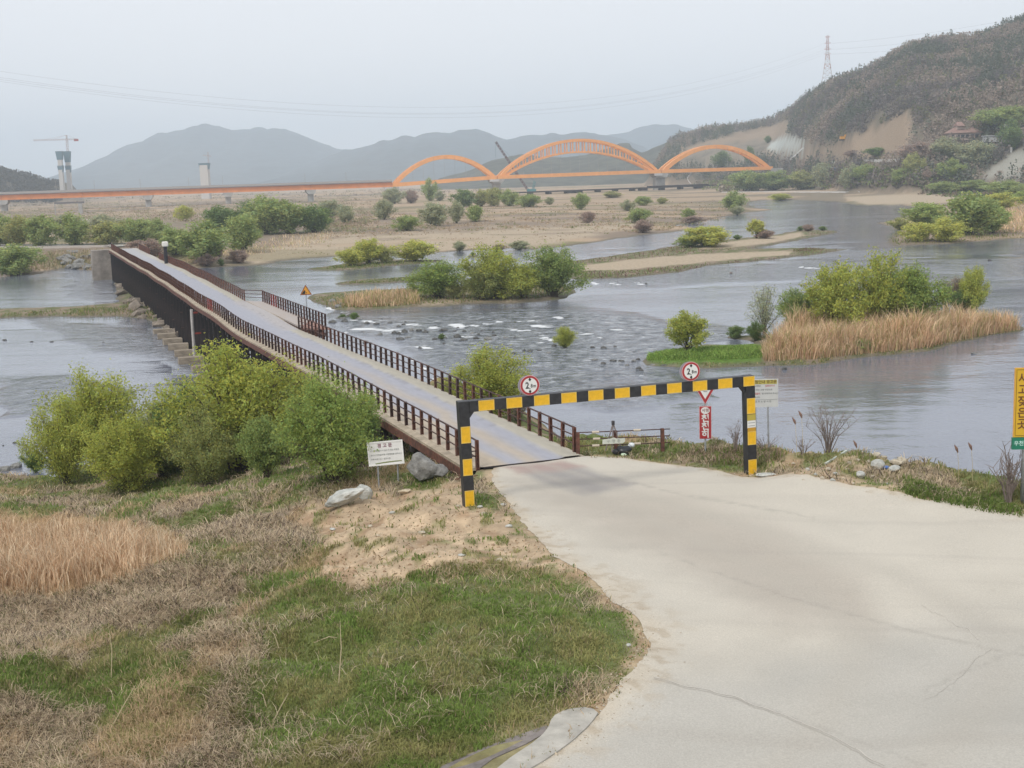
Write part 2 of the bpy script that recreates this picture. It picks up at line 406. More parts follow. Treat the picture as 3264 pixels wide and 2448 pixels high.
# ------------------------------------------------------------------ ground cover zones
def zp(px, py, poly, soft):
    return sstep(-soft, soft, poly_sd(px, py, poly))
Z_DIRT = [(940, 1665), (985, 1600), (1120, 1600), (1250, 1565), (1480, 1550), (1500, 1615), (1610, 1625), (1690, 1690), (1800, 1790), (1880, 1850), (1760, 1830), (1640, 1800), (1520, 1792), (1400, 1795), (1300, 1830), (1200, 1860), (1090, 1870), (1010, 1820), (1030, 1750), (1010, 1690)]
Z_STRAW = [(-400, 1690), (0, 1640), (150, 1640), (420, 1660), (560, 1700), (600, 1760), (480, 1800), (380, 1850), (250, 1880), (80, 1890), (-100, 1900), (-400, 1900)]
Z_WEED = [[(-300, 1890), (100, 1890), (250, 1870), (420, 1790), (560, 1790), (700, 1830), (800, 1860), (720, 1930), (600, 1950), (500, 2010), (300, 2010), (100, 2080), (-300, 2060)],
          [(640, 2050), (760, 2000), (860, 2050), (850, 2130), (720, 2160), (620, 2110)], [(-200, 2250), (100, 2220), (200, 2300), (140, 2460), (-200, 2460)],
          [(520, 2380), (700, 2330), (950, 2260), (1050, 2300), (1000, 2420), (700, 2460), (520, 2460)], [(1000, 1560), (1180, 1520), (1290, 1540), (1180, 1590), (1000, 1650), (900, 1680), (860, 1620)],
          [(1780, 2180), (1950, 2130), (2010, 2160), (1940, 2240), (1830, 2270), (1760, 2240)], [(440, 1700), (700, 1640), (900, 1680), (940, 1750), (700, 1720)]]
Z_GREENM = [(800, 2100), (900, 1960), (1100, 1890), (1300, 1825), (1500, 1790), (1700, 1805), (1850, 1840), (1960, 1930), (2060, 2050), (2040, 2130), (1950, 2200), (1850, 2290), (1500, 2448), (800, 2448)]
Z_RUBBLE = [(2380, 1520), (2440, 1460), (2560, 1440), (2740, 1450), (2880, 1490), (2900, 1545), (2780, 1570), (2600, 1560), (2450, 1545)]
def near_weights(x, y, px, py):
    n1 = fbm(x * .55, y * .55, 4); n2 = fbm(x * 1.7 + 40, y * 1.7, 3); n3 = fbm(x * .3 + 90, y * .3 + 7, 3)
    dirt = zp(px, py + (n2 - .5) * 70, Z_DIRT, 14)
    straw = zp(px, py + (n2 - .5) * 60, Z_STRAW, 14)
    weed = 0
    for zz in Z_WEED: weed = np.maximum(weed, zp(px + (n2 - .5) * 120, py + (n1 - .5) * 120, zz, 20))
    gm = zp(px + (n1 - .5) * 260, py + (n2 - .5) * 160, Z_GREENM, 90)
    weed = np.maximum(weed * (1 - .85 * gm), sstep(.52, .62, n1) * (1 - .93 * gm) * .9)
    mid = sstep(1560, 1600, py) * sstep(1900, 1700, py) * (px < 1000)
    weed = np.maximum(weed, mid * sstep(.38, .52, n1))
    rub = zp(px, py, Z_RUBBLE, 10) * sstep(.42, .56, n2)
    dirt = np.maximum(dirt, rub * .9)
    # strip of bare soil beside the road
    rd = poly_sd(x, y, ROAD_POLY)
    edge = sstep(-.55, -.05, rd + (n2 - .5) * .7) * (1 - sstep(0, .3, rd))
    dirt = np.maximum(dirt, edge * .9)
    straw2 = sstep(.60, .70, n3) * .6 * (1 - gm)
    straw = np.maximum(straw, straw2)
    apx = np.where((y < 40) & (x < 4), sstep(-.25, .15, poly_sd(x, y, APRON_POLY)), 0); dirt = np.maximum(dirt, apx * .35)
    patch = sstep(.60, .68, fbm(x * 2.3 + 11, y * 2.3 + 5, 2)) * dirt * .6
    weed = weed * (1 - dirt) * (1 - straw); straw = straw * (1 - dirt)
    dirt = dirt * (1 - patch)
    green = np.clip(1 - dirt - straw - weed, 0, 1)
    return dirt, green, weed, straw
CC = dict(sand=(.40, .325, .235), dirt=(.44, .335, .225), green=(.12, .14, .05), weed=(.27, .215, .155), straw=(.37, .26, .15), dry=(.40, .30, .205), mud=(.13, .115, .085),
          brush=(.235, .185, .14), forest=(.14, .12, .09), excav=(.275, .21, .15), shot=(.40, .42, .39), sedge=(.10, .17, .03), gravel=(.30, .29, .25), pale=(.5, .48, .43), olive=(.13, .14, .06))
CC = {k: np.array(v) for k, v in CC.items()}
def mixc(c, new, w): return c * (1 - w[:, None]) + np.asarray(new) * w[:, None]
Z_SAND = [(830, 800), (1000, 740), (1250, 745), (1400, 735), (1600, 722), (1850, 712), (2000, 700), (2030, 720), (1950, 745), (1800, 770), (1620, 790), (1400, 806), (1100, 815), (900, 830), (600, 852), (620, 838)]
Z_BAR = [Q([(640, 292), (760, 262), (850, 250), (1000, 233), (1130, 212), (1165, 228), (1000, 262), (850, 280), (740, 294)], *CR), Q([(30, 378), (300, 346), (600, 320), (1000, 303), (1095, 302), (1085, 322), (800, 344), (500, 374), (250, 396), (30, 396)], *CR)]
Z_SAND2 = [(2680, 628), (2900, 618), (3150, 622), (3150, 640), (2900, 650), (2760, 652)]
Z_EXC = [Q([(900, 850), (1100, 790), (1230, 720), (1440, 620), (1490, 640), (1490, 820), (1420, 900), (1200, 925), (1000, 930), (850, 935), (700, 930), (560, 900), (560, 850), (800, 850)], *C3),
         Q([(0, 850), (200, 795), (450, 735), (700, 670), (725, 700), (700, 760), (560, 800), (300, 815), (0, 870)], *C3)]
Z_SHOT = Q([(560, 860), (590, 810), (700, 768), (790, 790), (810, 830), (800, 870), (680, 875)], *C3)
Z_HEAP = Q([(1880, 1050), (2000, 980), (2140, 875), (2260, 860), (2300, 1040), (2200, 1050)], *C3)
Z_BIG = Q([(0, 870), (200, 800), (450, 738), (700, 672), (735, 715), (700, 760), (820, 790), (900, 850), (1060, 805), (1230, 720), (1440, 620), (1490, 640), (1500, 830), (1430, 935), (700, 945), (560, 905), (480, 960), (300, 990), (0, 990)], *C3)
Z_CLEAR = [Z_BIG] + Z_EXC + [Z_SHOT, Q([(1100, 930), (1500, 905), (1560, 925), (1100, 945)], *C3)]
def ground_color(x, y, z):
    px, py = PX(np.stack([x, y, z], 1))
    n = fbm(x * .12, y * .12, 4); n2 = fbm(x * .9, y * .9, 3)
    c = np.tile(CC['mud'], (len(x), 1)).astype(float)
    near = (y < 140) & (z > -.3)
    sdn = np.full(x.shape, -9.); sdn[near] = poly_sd(x[near], y[near], near_land)
    m = near & (sdn > -2)
    if m.any():
        d, g, w, s = near_weights(x[m], y[m], px[m], py[m])
        drt = CC['dirt'] * (.72 + .56 * fbm(x[m] * 1.3, y[m] * 1.3 + x[m], 4))[:, None]; drt = mixc(drt, (.30, .19, .11), sstep(.56, .68, fbm(x[m] * 1.1 + 31, y[m] * 1.1, 4)) * .6)
        cc = d[:, None] * drt + g[:, None] * CC['green'] * 1.1 + w[:, None] * CC['weed'] + s[:, None] * CC['straw']
        cc *= (.8 + .4 * fbm(x[m] * 4, y[m] * 4, 3))[:, None]
        c[m] = mixc(cc, CC['mud'], 1 - sstep(.1, .5, z[m]))
    m = ~m & (z > 0)
    if m.any():
        X, Y, Z, A, B = x[m], y[m], z[m], px[m], py[m]
        far = np.zeros(X.shape, bool); sdF = poly_sd(X, Y, far_land); far = sdF > -3
        cc = np.tile(CC['olive'], (len(X), 1)).astype(float)
        nn = n[m]; nb = fbm(X / 60, Y / 25, 4)
        plain = mixc(np.tile(CC['dry'], (len(X), 1)), CC['brush'], sstep(.42, .60, nb))
        plain = mixc(plain, CC['olive'], sstep(.56, .66, fbm(X / 50 + 9, Y / 22, 3)) * .6)
        plain = mixc(plain, CC['brush'], sstep(1150, 850, A) * sstep(760, 700, B) * .7)
        plain = mixc(plain, CC['sand'], zp(A, B + (nn - .5) * 26, Z_SAND, 9) * (1 - .55 * sstep(.5, .62, fbm(X / 14, Y / 9, 3))))
        plain = mixc(plain, CC['sand'], zp(A, B + (nn - .5) * 4, Z_SAND2, 3))
        plain = mixc(plain, CC['brush'] * .8 + CC['olive'] * .2, zp(A, B + (nn - .5) * 8, [(2150, 600), (2500, 596), (3264, 590), (3264, 619), (2900, 615), (2690, 618), (2700, 648), (2500, 640), (2420, 650), (2200, 650), (2050, 630)], 4))
        fld = sstep(450, 700, Y) * (hill_add(X, Y) < 1)
        plain = mixc(plain, CC['dry'] * .95, fld * sstep(.45, .6, fbm(X / 90, Y / 40, 3)))
        h = hill_add(X, Y)
        hc = np.tile(CC['forest'], (len(X), 1)) * (.7 + .6 * fbm(X / 30, Y / 30, 3))[:, None]
        hc = mixc(hc, (.215, .182, .14), zp(A, B + (fbm(X / 12, Y / 12, 3) - .5) * 20, Z_BIG, 6)); hc = mixc(hc, (.14, .125, .095), zp(A, B, Z_BIG, 4) * sstep(.5, .62, fbm(X / 16, Y / 10, 4)))
        for zz in Z_EXC: hc = mixc(hc, CC['excav'] * 1.0, zp(A, B + (fbm(X / 9, Y / 9, 3) - .5) * 22, zz, 5))
        hc = mixc(hc, CC['shot'], zp(A, B, Z_SHOT, 2))
        plain = mixc(plain, CC['brush'] * .8, sstep(.2, 3, h)); plain = mixc(plain, hc, sstep(4, 7, h))
        plain = mixc(plain, CC['gravel'], zp(A, B, Z_HEAP, 4))
        cc[far] = plain[far]
        isl = ~far
        inb = np.zeros(X.shape)
        for zz in Z_BAR: inb = np.maximum(inb, zp(A, B + (fbm(X / 3, Y / 3, 2) - .5) * 5, zz, 2))
        ic = mixc(np.tile(CC['olive'], (len(X), 1)), CC['weed'] * .9, sstep(.45, .6, n2[m]))
        ic = mixc(ic, CC['sand'], inb)
        sg = zp(A, B, Q([(380, 780), (500, 770), (900, 745), (950, 760), (950, 830), (700, 850), (400, 850)], *CR), 5)
        ic = mixc(ic, CC['sedge'], sg)
        ic = mixc(ic, CC['sand'] * .8, zp(A, B, [(1310, 965), (1400, 955), (1560, 952), (1700, 948), (1720, 958), (1500, 965), (1330, 975)], 3))
        cc[isl] = ic[isl]
        wet = 1 - sstep(.05, .22, Z)
        c[m] = mixc(cc, CC['mud'] * 1.1, wet * .85)
    return np.clip(c, 0, 1), px, py

# ------------------------------------------------------------------ ground sheet
U0, U1, NU = -.66, .66, 620
ys = [13.0]
while ys[-1] < 1550: ys.append(ys[-1] * (1.0082 if ys[-1] < 300 else 1.0105) )
ys += [1700, 1900, 2200, 2800, 3600, 5000, 9000]
ys = np.array(ys); us = np.linspace(U0, U1, NU)
Yg, Ug = np.meshgrid(ys, us, indexing='ij'); Xg = Yg * Ug
Xg = np.where(Yg < 13.5, Ug * 60, Xg)      # the nearest row reaches sideways under the camera
Zg = H(Xg, Yg)
NY = len(ys)
def grid_faces(ny, nu):
    i = np.arange(ny - 1)[:, None] * nu + np.arange(nu - 1)[None, :]
    return np.stack([i, i + 1, i + nu + 1, i + nu], -1).reshape(-1, 4)
gv = np.stack([Xg.ravel(), Yg.ravel(), Zg.ravel()], 1)
gc, _, _ = ground_color(gv[:, 0], gv[:, 1], gv[:, 2])
M_GROUND = mat("soil_and_turf", (1, 1, 1), .95, attr="Col", var=.22, scale=2.2, bump=.5, bscale=9, spec=.2)
fg = grid_faces(NY, NU)
zq = gv[:, 2][fg].max(1)
me = mesh_np("ground", gv, fg[(zq > -1.15)], gc, smooth=True)
tag(obj("ground", me, M_GROUND), kind='structure')
# river bed under everything, reaching to the horizon
bed = MB().add([(-9000, -60, -1.25), (9000, -60, -1.25), (9000, 9000, -1.25), (-9000, 9000, -1.25)], [(0, 1, 2, 3)])
tag(bed.build("river_bed", mat("river_bed_silt", (.10, .09, .07), .9)), kind='structure')

# ------------------------------------------------------------------ water
RAPID = [(1040, 1000), (1200, 1005), (1500, 1000), (1800, 985), (2000, 1000), (2150, 1040), (2320, 1050), (2330, 1075), (2120, 1110), (2050, 1150), (1900, 1185), (1760, 1180), (1640, 1150), (1450, 1120), (1300, 1090), (1120, 1060)]
RIFF = [[(1880, 850), (2300, 840), (2700, 835), (2700, 880), (2300, 905), (2000, 915), (1850, 900)], [(2100, 640 + 150), (2500, 800), (2700, 790), (2600, 800), (2100, 830)],
        [(1640, 770), (1900, 745), (2180, 730), (2180, 770), (1900, 812), (1620, 830)], [(2900, 840), (3264, 820), (3264, 880), (2950, 860)],
        [(540, 1010), (640, 1090), (660, 1200), (560, 1180), (480, 1100)], [(0, 1230), (200, 1200), (400, 1250), (300, 1300), (0, 1330)], [(200, 850), (380, 880), (380, 960), (250, 950)],
        [(1500, 1220), (2100, 1180), (2250, 1260), (1900, 1300), (1700, 1260)], [(100, 1020), (600, 1080), (640, 1150), (300, 1120)]]
FOAM = [(1178, 1026, 26, 5), (1160, 1048, 60, 5), (1250, 1054, 50, 5), (1385, 1046, 20, 8), (1462, 1039, 24, 8), (1520, 1040, 14, 4), (1545, 1031, 12, 4), (1597, 1028, 10, 5), (1656, 1024, 9, 5), (1690, 1022, 16, 4), (1780, 1012, 14, 5), (1720, 1040, 46, 4), (1660, 1052, 40, 3),
        (1740, 1077, 26, 4), (1770, 1088, 20, 5), (1730, 1094, 14, 4), (1095, 1060, 20, 4), (1120, 1000, 20, 4), (1064, 985, 22, 4), (1870, 1064, 30, 4), (1960, 1050, 22, 3), (1915, 1078, 10, 5), (1130, 1020, 14, 5), (1350, 1196 - 90, 30, 3),
        (1350, 1175, 16, 4), (1395, 1210, 14, 4), (1320, 1150, 10, 3), (1480, 1070, 20, 3), (2600, 855, 30, 3), (2560, 852, 20, 3), (1890, 902, 16, 3), (1960, 905, 16, 3), (560, 1100, 26, 3), (590, 1115, 16, 3), (1300, 1035, 40, 3), (2040, 905, 12, 3), (1810, 905, 10, 3)]
ny2 = 560
ysw = np.concatenate([np.geomspace(34, 520, ny2), [600, 700, 850, 1000, 1300]]); usw = np.linspace(-.70, .70, 520)
Yw, Uw = np.meshgrid(ysw, usw, indexing='ij'); Xw = Yw * Uw
wv = np.stack([Xw.ravel(), Yw.ravel(), np.zeros(Xw.size)], 1)
wpx, wpy = PX(wv)
jx = (fbm(wv[:, 0] / 6, wv[:, 1] / 6, 3) - .5)
rap = np.maximum(zp(wpx + jx * 120, wpy + jx * 30, RAPID, 14), .62 * zp(wpx + jx * 200, wpy + jx * 50, [(1250, 1080), (1500, 1110), (1750, 1170), (2050, 1150), (2200, 1060), (2330, 1075), (2100, 1170), (2000, 1215), (1850, 1250), (1650, 1250), (1500, 1210), (1350, 1150)], 25))
rif = np.zeros(len(wv))
for zz in RIFF: rif = np.maximum(rif, zp(wpx + jx * 160, wpy + jx * 40, zz, 14) * .55)
foam = np.zeros(len(wv))
jf = (fbm(wv[:, 0] / 1.3, wv[:, 1] / .9, 4) - .5)
for fx, fy, rx_, ry_ in FOAM:
    foam = np.maximum(foam, 1.15 * np.exp(-(((wpx - fx + jf * 50) / (rx_ * 1.3)) ** 2 + ((wpy - fy + jf * 16) / (ry_ * .9)) ** 2)))
# thin foam threads all over the rapids
th = fbm(wv[:, 0] / 2.5, wv[:, 1] / .9, 4)
foam = np.maximum(foam, rap * sstep(.52, .74, th) * .50); foam = np.maximum(foam, sstep(.3, .55, rif) * sstep(.66, .80, th) * .6)
brown = zp(wpx, wpy, [(2300, 1200), (2500, 1165), (2900, 1130), (3264, 1060), (3264, 1180), (2900, 1260), (2300, 1260)], 40) * .5
wc = np.stack([rap, rif, foam], 1)
wme = mesh_np("water", wv, grid_faces(len(ysw), len(usw)), wc, smooth=True)
wm = bpy.data.materials.new("river_water"); wm.use_nodes = True
n = wm.node_tree.nodes; l = wm.node_tree.links; b = n["Principled BSDF"]
b.inputs['IOR'].default_value = 1.42
at = n.new("ShaderNodeAttribute"); at.attribute_name = "Col"; sp = n.new("ShaderNodeSeparateColor"); l.new(at.outputs['Color'], sp.inputs[0])
geo = n.new("ShaderNodeNewGeometry")
def wnoise(sx, sy, scale, det=3, rough=.55, loc=0):
    mp = n.new("ShaderNodeMapping"); mp.inputs['Scale'].default_value = (sx, sy, 1); mp.inputs['Location'].default_value = (loc, loc, 0); l.new(geo.outputs['Position'], mp.inputs[0])
    t = n.new("ShaderNodeTexNoise"); t.inputs['Scale'].default_value = scale; t.inputs['Detail'].default_value = det; t.inputs['Roughness'].default_value = rough
    l.new(mp.outputs[0], t.inputs['Vector']); return t.outputs['Fac']
def mth(op, a, c=None, d=None, clamp=False):
    x = n.new("ShaderNodeMath"); x.operation = op; x.use_clamp = clamp
    for i, v in enumerate((a, c, d)):
        if v is None: continue
        if isinstance(v, (int, float)): x.inputs[i].default_value = v
        else: l.new(v, x.inputs[i])
    return x.outputs[0]
big = wnoise(.35, 1.0, .05, 4, .6)           # broad bands of smoother and rougher water
bigr = n.new("ShaderNodeMapRange"); bigr.inputs[1].default_value = .42; bigr.inputs[2].default_value = .66; l.new(big, bigr.inputs[0])
w1 = wnoise(1.0, .8, 1.5, 4, .6, 3); w2 = wnoise(.7, .6, .55, 5, .66, 9)
amp = mth('ADD', mth('MULTIPLY', bigr.outputs[0], .06), mth('ADD', mth('MULTIPLY', sp.outputs[0], .42), mth('MULTIPLY', sp.outputs[1], .32)))
hgt = mth('MULTIPLY', mth('ADD', w1, mth('MULTIPLY', w2, 1.6)), mth('ADD', amp, .012))
bp = n.new("ShaderNodeBump"); bp.inputs['Strength'].default_value = 1; bp.inputs['Distance'].default_value = 1.0
l.new(hgt, bp.inputs['Height']); l.new(bp.outputs[0], b.inputs['Normal'])
fo = wnoise(.8, .9, 1.9, 6, .75, 21)
fk = wnoise(.55, 1.0, .9, 4, .7, 77); fkr = n.new('ShaderNodeMapRange'); fkr.inputs[1].default_value = .57; fkr.inputs[2].default_value = .68; l.new(fk, fkr.inputs[0])
fm = n.new("ShaderNodeMapRange"); fm.inputs[1].default_value = .78; fm.inputs[2].default_value = 1.18
l.new(mth('ADD', mth('MULTIPLY', sp.outputs[2], .55), mth('MULTIPLY', fo, mth('ADD', .25, mth('MULTIPLY', sp.outputs[2], 1.4)))), fm.inputs[0])
cm = n.new("ShaderNodeMix"); cm.data_type = 'RGBA'; cm.inputs[6].default_value = (.14, .158, .195, 1); cm.inputs[7].default_value = (.72, .74, .75, 1)
rm = n.new('ShaderNodeMix'); rm.data_type = 'RGBA'; rm.inputs[6].default_value = (.145, .162, .195, 1); rm.inputs[7].default_value = (.10, .118, .14, 1); l.new(mth('ADD', sp.outputs[0], mth('MULTIPLY', sp.outputs[1], .8), None, True), rm.inputs[0]); 
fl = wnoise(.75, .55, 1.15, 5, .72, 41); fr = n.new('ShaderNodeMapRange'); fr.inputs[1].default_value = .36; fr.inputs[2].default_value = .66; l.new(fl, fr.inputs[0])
tb_ = n.new('ShaderNodeMix'); tb_.data_type = 'RGBA'; tb_.inputs[6].default_value = (.012, .022, .036, 1); tb_.inputs[7].default_value = (.33, .355, .39, 1); l.new(fr.outputs[0], tb_.inputs[0])  # dark and pale ripple reflections painted into the water colour, along with aeration
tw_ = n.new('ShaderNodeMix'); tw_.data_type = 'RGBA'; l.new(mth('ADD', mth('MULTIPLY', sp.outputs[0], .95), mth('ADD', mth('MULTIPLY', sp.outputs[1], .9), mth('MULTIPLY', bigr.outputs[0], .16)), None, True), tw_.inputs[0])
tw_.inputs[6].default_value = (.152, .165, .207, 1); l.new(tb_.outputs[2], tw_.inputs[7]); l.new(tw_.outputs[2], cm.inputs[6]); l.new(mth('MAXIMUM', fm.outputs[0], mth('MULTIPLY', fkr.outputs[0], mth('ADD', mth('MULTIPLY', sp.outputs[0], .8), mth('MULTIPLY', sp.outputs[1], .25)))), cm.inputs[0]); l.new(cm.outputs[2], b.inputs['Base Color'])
rr = mth('ADD', .09, mth('ADD', mth('MULTIPLY', fm.outputs[0], .6), mth('MULTIPLY', sp.outputs[0], .1)), None, True); l.new(rr, b.inputs['Roughness'])
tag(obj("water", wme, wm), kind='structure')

# ------------------------------------------------------------------ road
def resample(pts, k):
    pts = np.asarray(pts); d = np.r_[0, np.cumsum(np.hypot(*np.diff(pts, axis=0).T))]
    t = np.linspace(0, d[-1], k); return np.stack([np.interp(t, d, pts[:, 0]), np.interp(t, d, pts[:, 1])], 1)
KR, MR = 380, 200
a_ = resample(RL, KR); b_ = resample(RR, KR)
a_ += ((fbm(a_[:, 0] * 2.5, a_[:, 1] * 2.5, 3) - .5) * .22)[:, None] * np.array([1, -.3])
b_ += ((fbm(b_[:, 0] * 2.5, b_[:, 1] * 2.5, 3) - .5) * .35)[:, None] * np.array([.3, 1])
tt = np.linspace(0, 1, MR)
rv = a_[:, None, :] * (1 - tt)[None, :, None] + b_[:, None, :] * tt[None, :, None]
rz = H(rv[..., 0], rv[..., 1], detail=False) + .012
rvv = np.concatenate([rv.reshape(-1, 2), rz.reshape(-1, 1)], 1)
rpx, rpy = PX(rvv)
base = np.array([.50, .465, .40])
rc = np.tile(base, (len(rvv), 1))
nz = fbm(rvv[:, 0] * .8, rvv[:, 1] * .8, 4); nl = fbm(rvv[:, 0] * .3, rvv[:, 1] * .3, 3)
rc = mixc(rc, (.40, .385, .35), zp(rpx, rpy + (nl - .5) * 200, [(1500, 2500), (1900, 2330), (2100, 2180), (2500, 2080), (3264, 1980), (4200, 2200), (3900, 3000), (1500, 3000)], 90) * .75)
rc = mixc(rc, (.36, .32, .275), zp(rpx, rpy + (nz - .5) * 60, [(1650, 1530), (1900, 1560), (2150, 1590), (2450, 1680), (2750, 1850), (2800, 2000), (2500, 2000), (2250, 1850), (2000, 1720), (1800, 1630)], 75) * .62)
rc = mixc(rc, (.245, .235, .235), zp(rpx, rpy + (nz - .5) * 26, [(1620, 1490), (1800, 1478), (1900, 1508), (2030, 1540), (2000, 1556), (1860, 1572), (1760, 1545)], 14) * .75)
rc = mixc(rc, (.36, .25, .22), zp(rpx, rpy + (nz - .5) * 14, [(1600, 1488), (1790, 1470), (1870, 1490), (1760, 1505), (1650, 1510)], 9) * .65)
edge_d = np.minimum(tt, 1 - tt)[None, :].repeat(KR, 0).ravel()
rc = mixc(rc, (.50, .44, .35), sstep(.05, 0, edge_d + (nz - .5) * .06) * .8)
rc = rc * (.93 + .14 * nz)[:, None]
trk = np.exp(-((np.tile(tt, KR) - .30 - .02 * np.sin(np.repeat(np.arange(KR), MR) / 60)) / .035) ** 2) + np.exp(-((np.tile(tt, KR) - .47) / .04) ** 2)
rc = mixc(rc, (.40, .37, .32), trk * .36 * (.6 + .8 * nl))
tyre = fbm(rvv[:, 0] * .25 + rvv[:, 1] * .9, rvv[:, 1] * .12 + rvv[:, 0] * .05, 3)
rc = mixc(rc, (.36, .33, .29), sstep(.56, .76, tyre) * .28)
grit = fbm(rvv[:, 0] * 3.2, rvv[:, 1] * 3.2, 3); rc = mixc(rc, (.40, .34, .26), sstep(.56, .72, grit) * .9 * sstep(.10, 0, edge_d))
for ln in ([(2080, 2165), (2250, 2200), (2450, 2260), (2700, 2350), (2950, 2440)], [(2950, 2200), (3100, 2130), (3264, 2060)], [(2100, 1760), (2500, 1900), (2900, 2010), (3264, 2090)], [(1930, 1520), (2200, 1580), (2600, 1650)]):
    dd_ = np.full(len(rvv), 1e9)
    for (ax_, ay_), (bx_, by_) in zip(ln[:-1], ln[1:]):
        ex_, ey_ = bx_ - ax_, by_ - ay_; t_ = np.clip(((rpx - ax_) * ex_ + (rpy - ay_) * ey_) / (ex_ * ex_ + ey_ * ey_), 0, 1)
        dd_ = np.minimum(dd_, np.hypot(rpx - ax_ - t_ * ex_ + (grit - .5) * 30, rpy - ay_ - t_ * ey_ + (grit - .5) * 18))
    rc = mixc(rc, (.27, .25, .22), np.exp(-(dd_ / 5) ** 2) * .35)
M_ROAD = mat("worn_concrete_road", (1, 1, 1), .9, attr="Col", var=.11, scale=26, bump=.4, bscale=30, spec=.25)
road = obj("road", mesh_np("road", rvv, grid_faces(KR, MR), rc, smooth=True), M_ROAD)
tag(road, kind='structure')
# hairline joints and cracks in the concrete
def crack(pts, wd, m):
    k = 60; tq = np.linspace(0, len(pts) - 1, k); xs_ = np.interp(tq, range(len(pts)), [p[0] for p in pts]); ys_ = np.interp(tq, range(len(pts)), [p[1] for p in pts])
    w_ = P(xs_, ys_ + (fbm(tq * 3, tq * 0 + len(pts), 3) - .5) * 22, 5.3)
    for _ in range(6): w_ = P(xs_, ys_ + (fbm(tq * 3, tq * 0 + len(pts), 3) - .5) * 22, H(w_[:, 0], w_[:, 1], False) + .02)
    d_ = np.gradient(w_[:, :2], axis=0); n_ = np.stack([-d_[:, 1], d_[:, 0]], 1) / np.linalg.norm(d_, axis=1)[:, None]; hw = wd * (.4 + fbm(tq * 5, tq * 0, 2))[:, None] / 2
    z_ = (H(w_[:, 0], w_[:, 1], False) + .020)[:, None]
    V_ = np.stack([np.concatenate([w_[:, :2] - n_ * hw, z_], 1), np.concatenate([w_[:, :2] + n_ * hw, z_], 1)], 1).reshape(-1, 3)
    i_ = np.arange(k - 1)[:, None] * 2; obj("crack", mesh_np("crack", V_, i_ + np.array([[0, 1, 3, 2]])), m, road)
M_CRK = mat("crack_dirt", (.41, .385, .34), .95); M_CRP = mat("joint_mortar", (.54, .51, .455), .9)
crack([(2085, 2165), (2230, 2200), (2400, 2245), (2560, 2310), (2700, 2380), (2820, 2450)], .014, M_CRK)
crack([(2085, 2160), (2230, 2194), (2400, 2239), (2560, 2303), (2700, 2372), (2820, 2441)], .022, M_CRP)
crack([(2950, 2230), (3020, 2190), (3090, 2120), (3160, 2060)], .009, M_CRK); pass
crack([(2940, 1930), (3010, 1965), (3070, 1995), (3120, 2030)], .016, M_CRP)
# concrete apron slab and gutter strip at the bottom edge
def slab(name, pts, thick, m, kind=None, parent=None, zoff=.05, zabs=None):
    w = np.array([G(a, b)[0] for a, b in pts]); k = len(w)
    if zabs is not None: w = np.array([P(a, b, zabs) for a, b in pts])
    mb = MB(); z = w[:, 2] + zoff
    mb.add([(w[i, 0], w[i, 1], z[i]) for i in range(k)] + [(w[i, 0], w[i, 1], z[i] - thick) for i in range(k)],
           [tuple(range(k))] + [(i, i + k, (i + 1) % k + k, (i + 1) % k) for i in range(k)])
    o = mb.build(name, m, parent); fix_normals(o)
    if kind: tag(o, kind=kind)
    return o
M_APRON = mat("apron_concrete", (.42, .40, .355), .95, var=.25, scale=2.5, bump=.5, bscale=14)
slab("concrete_apron", Q([(1310, 1440), (1325, 1400), (1345, 1375), (1390, 1350), (1440, 1338), (1510, 1330), (1560, 1340), (1585, 1362), (1560, 1400), (1520, 1445), (1450, 1510), (1370, 1570), (1280, 1630), (1180, 1690), (1060, 1720), (1000, 1690), (1100, 1610), (1220, 1530), (1280, 1480)], 1000, 1500, 1.75), .14, M_APRON, 'structure', zoff=.04)
slab("concrete_gutter", Q([(720, 1650), (960, 1545), (1150, 1475), (1300, 1425), (1330, 1445), (1180, 1530), (1000, 1610), (880, 1700), (640, 1710)], 1000, 1500, 1.75), .14, mat("gutter_concrete", (.22, .195, .18), .95, var=.4, scale=3, bump=.5, bscale=14), 'structure', zoff=.015)
# ------------------------------------------------------------------ low steel bridge (local frame: y runs away along the bridge, x to the right)
BA = np.array([-1.30, 45.30]); BDIR = np.array([-64.3, 173.9]); BDIR = BDIR / np.hypot(*BDIR); BN = np.array([BDIR[1], -BDIR[0]])
BRZ = math.atan2(-BDIR[0], BDIR[1]); BL = 185.5
def BW(t, s, z=0): return np.array([*(BA + BDIR * s + BN * t), z])
def BLc(w): d = np.asarray(w)[:2] - BA; return float(d @ BN), float(d @ BDIR)
def sag(s): return 5.0 - .38 * math.exp(-((s - 50) / 17) ** 2) - .16 * math.exp(-((s - 78) / 9) ** 2) + .05 * math.sin(s * .33) * math.exp(-((s - 90) / 60) ** 2) + .10 * math.exp(-((s - 120) / 14) ** 2)
bridge = empty("low_bridge", (BA[0], BA[1], 0), BRZ, "long low narrow steel bridge on dark piles crossing the river with brown railings", "bridge")
M_DECK = bpy.data.materials.new("worn_steel_deck"); M_DECK.use_nodes = True
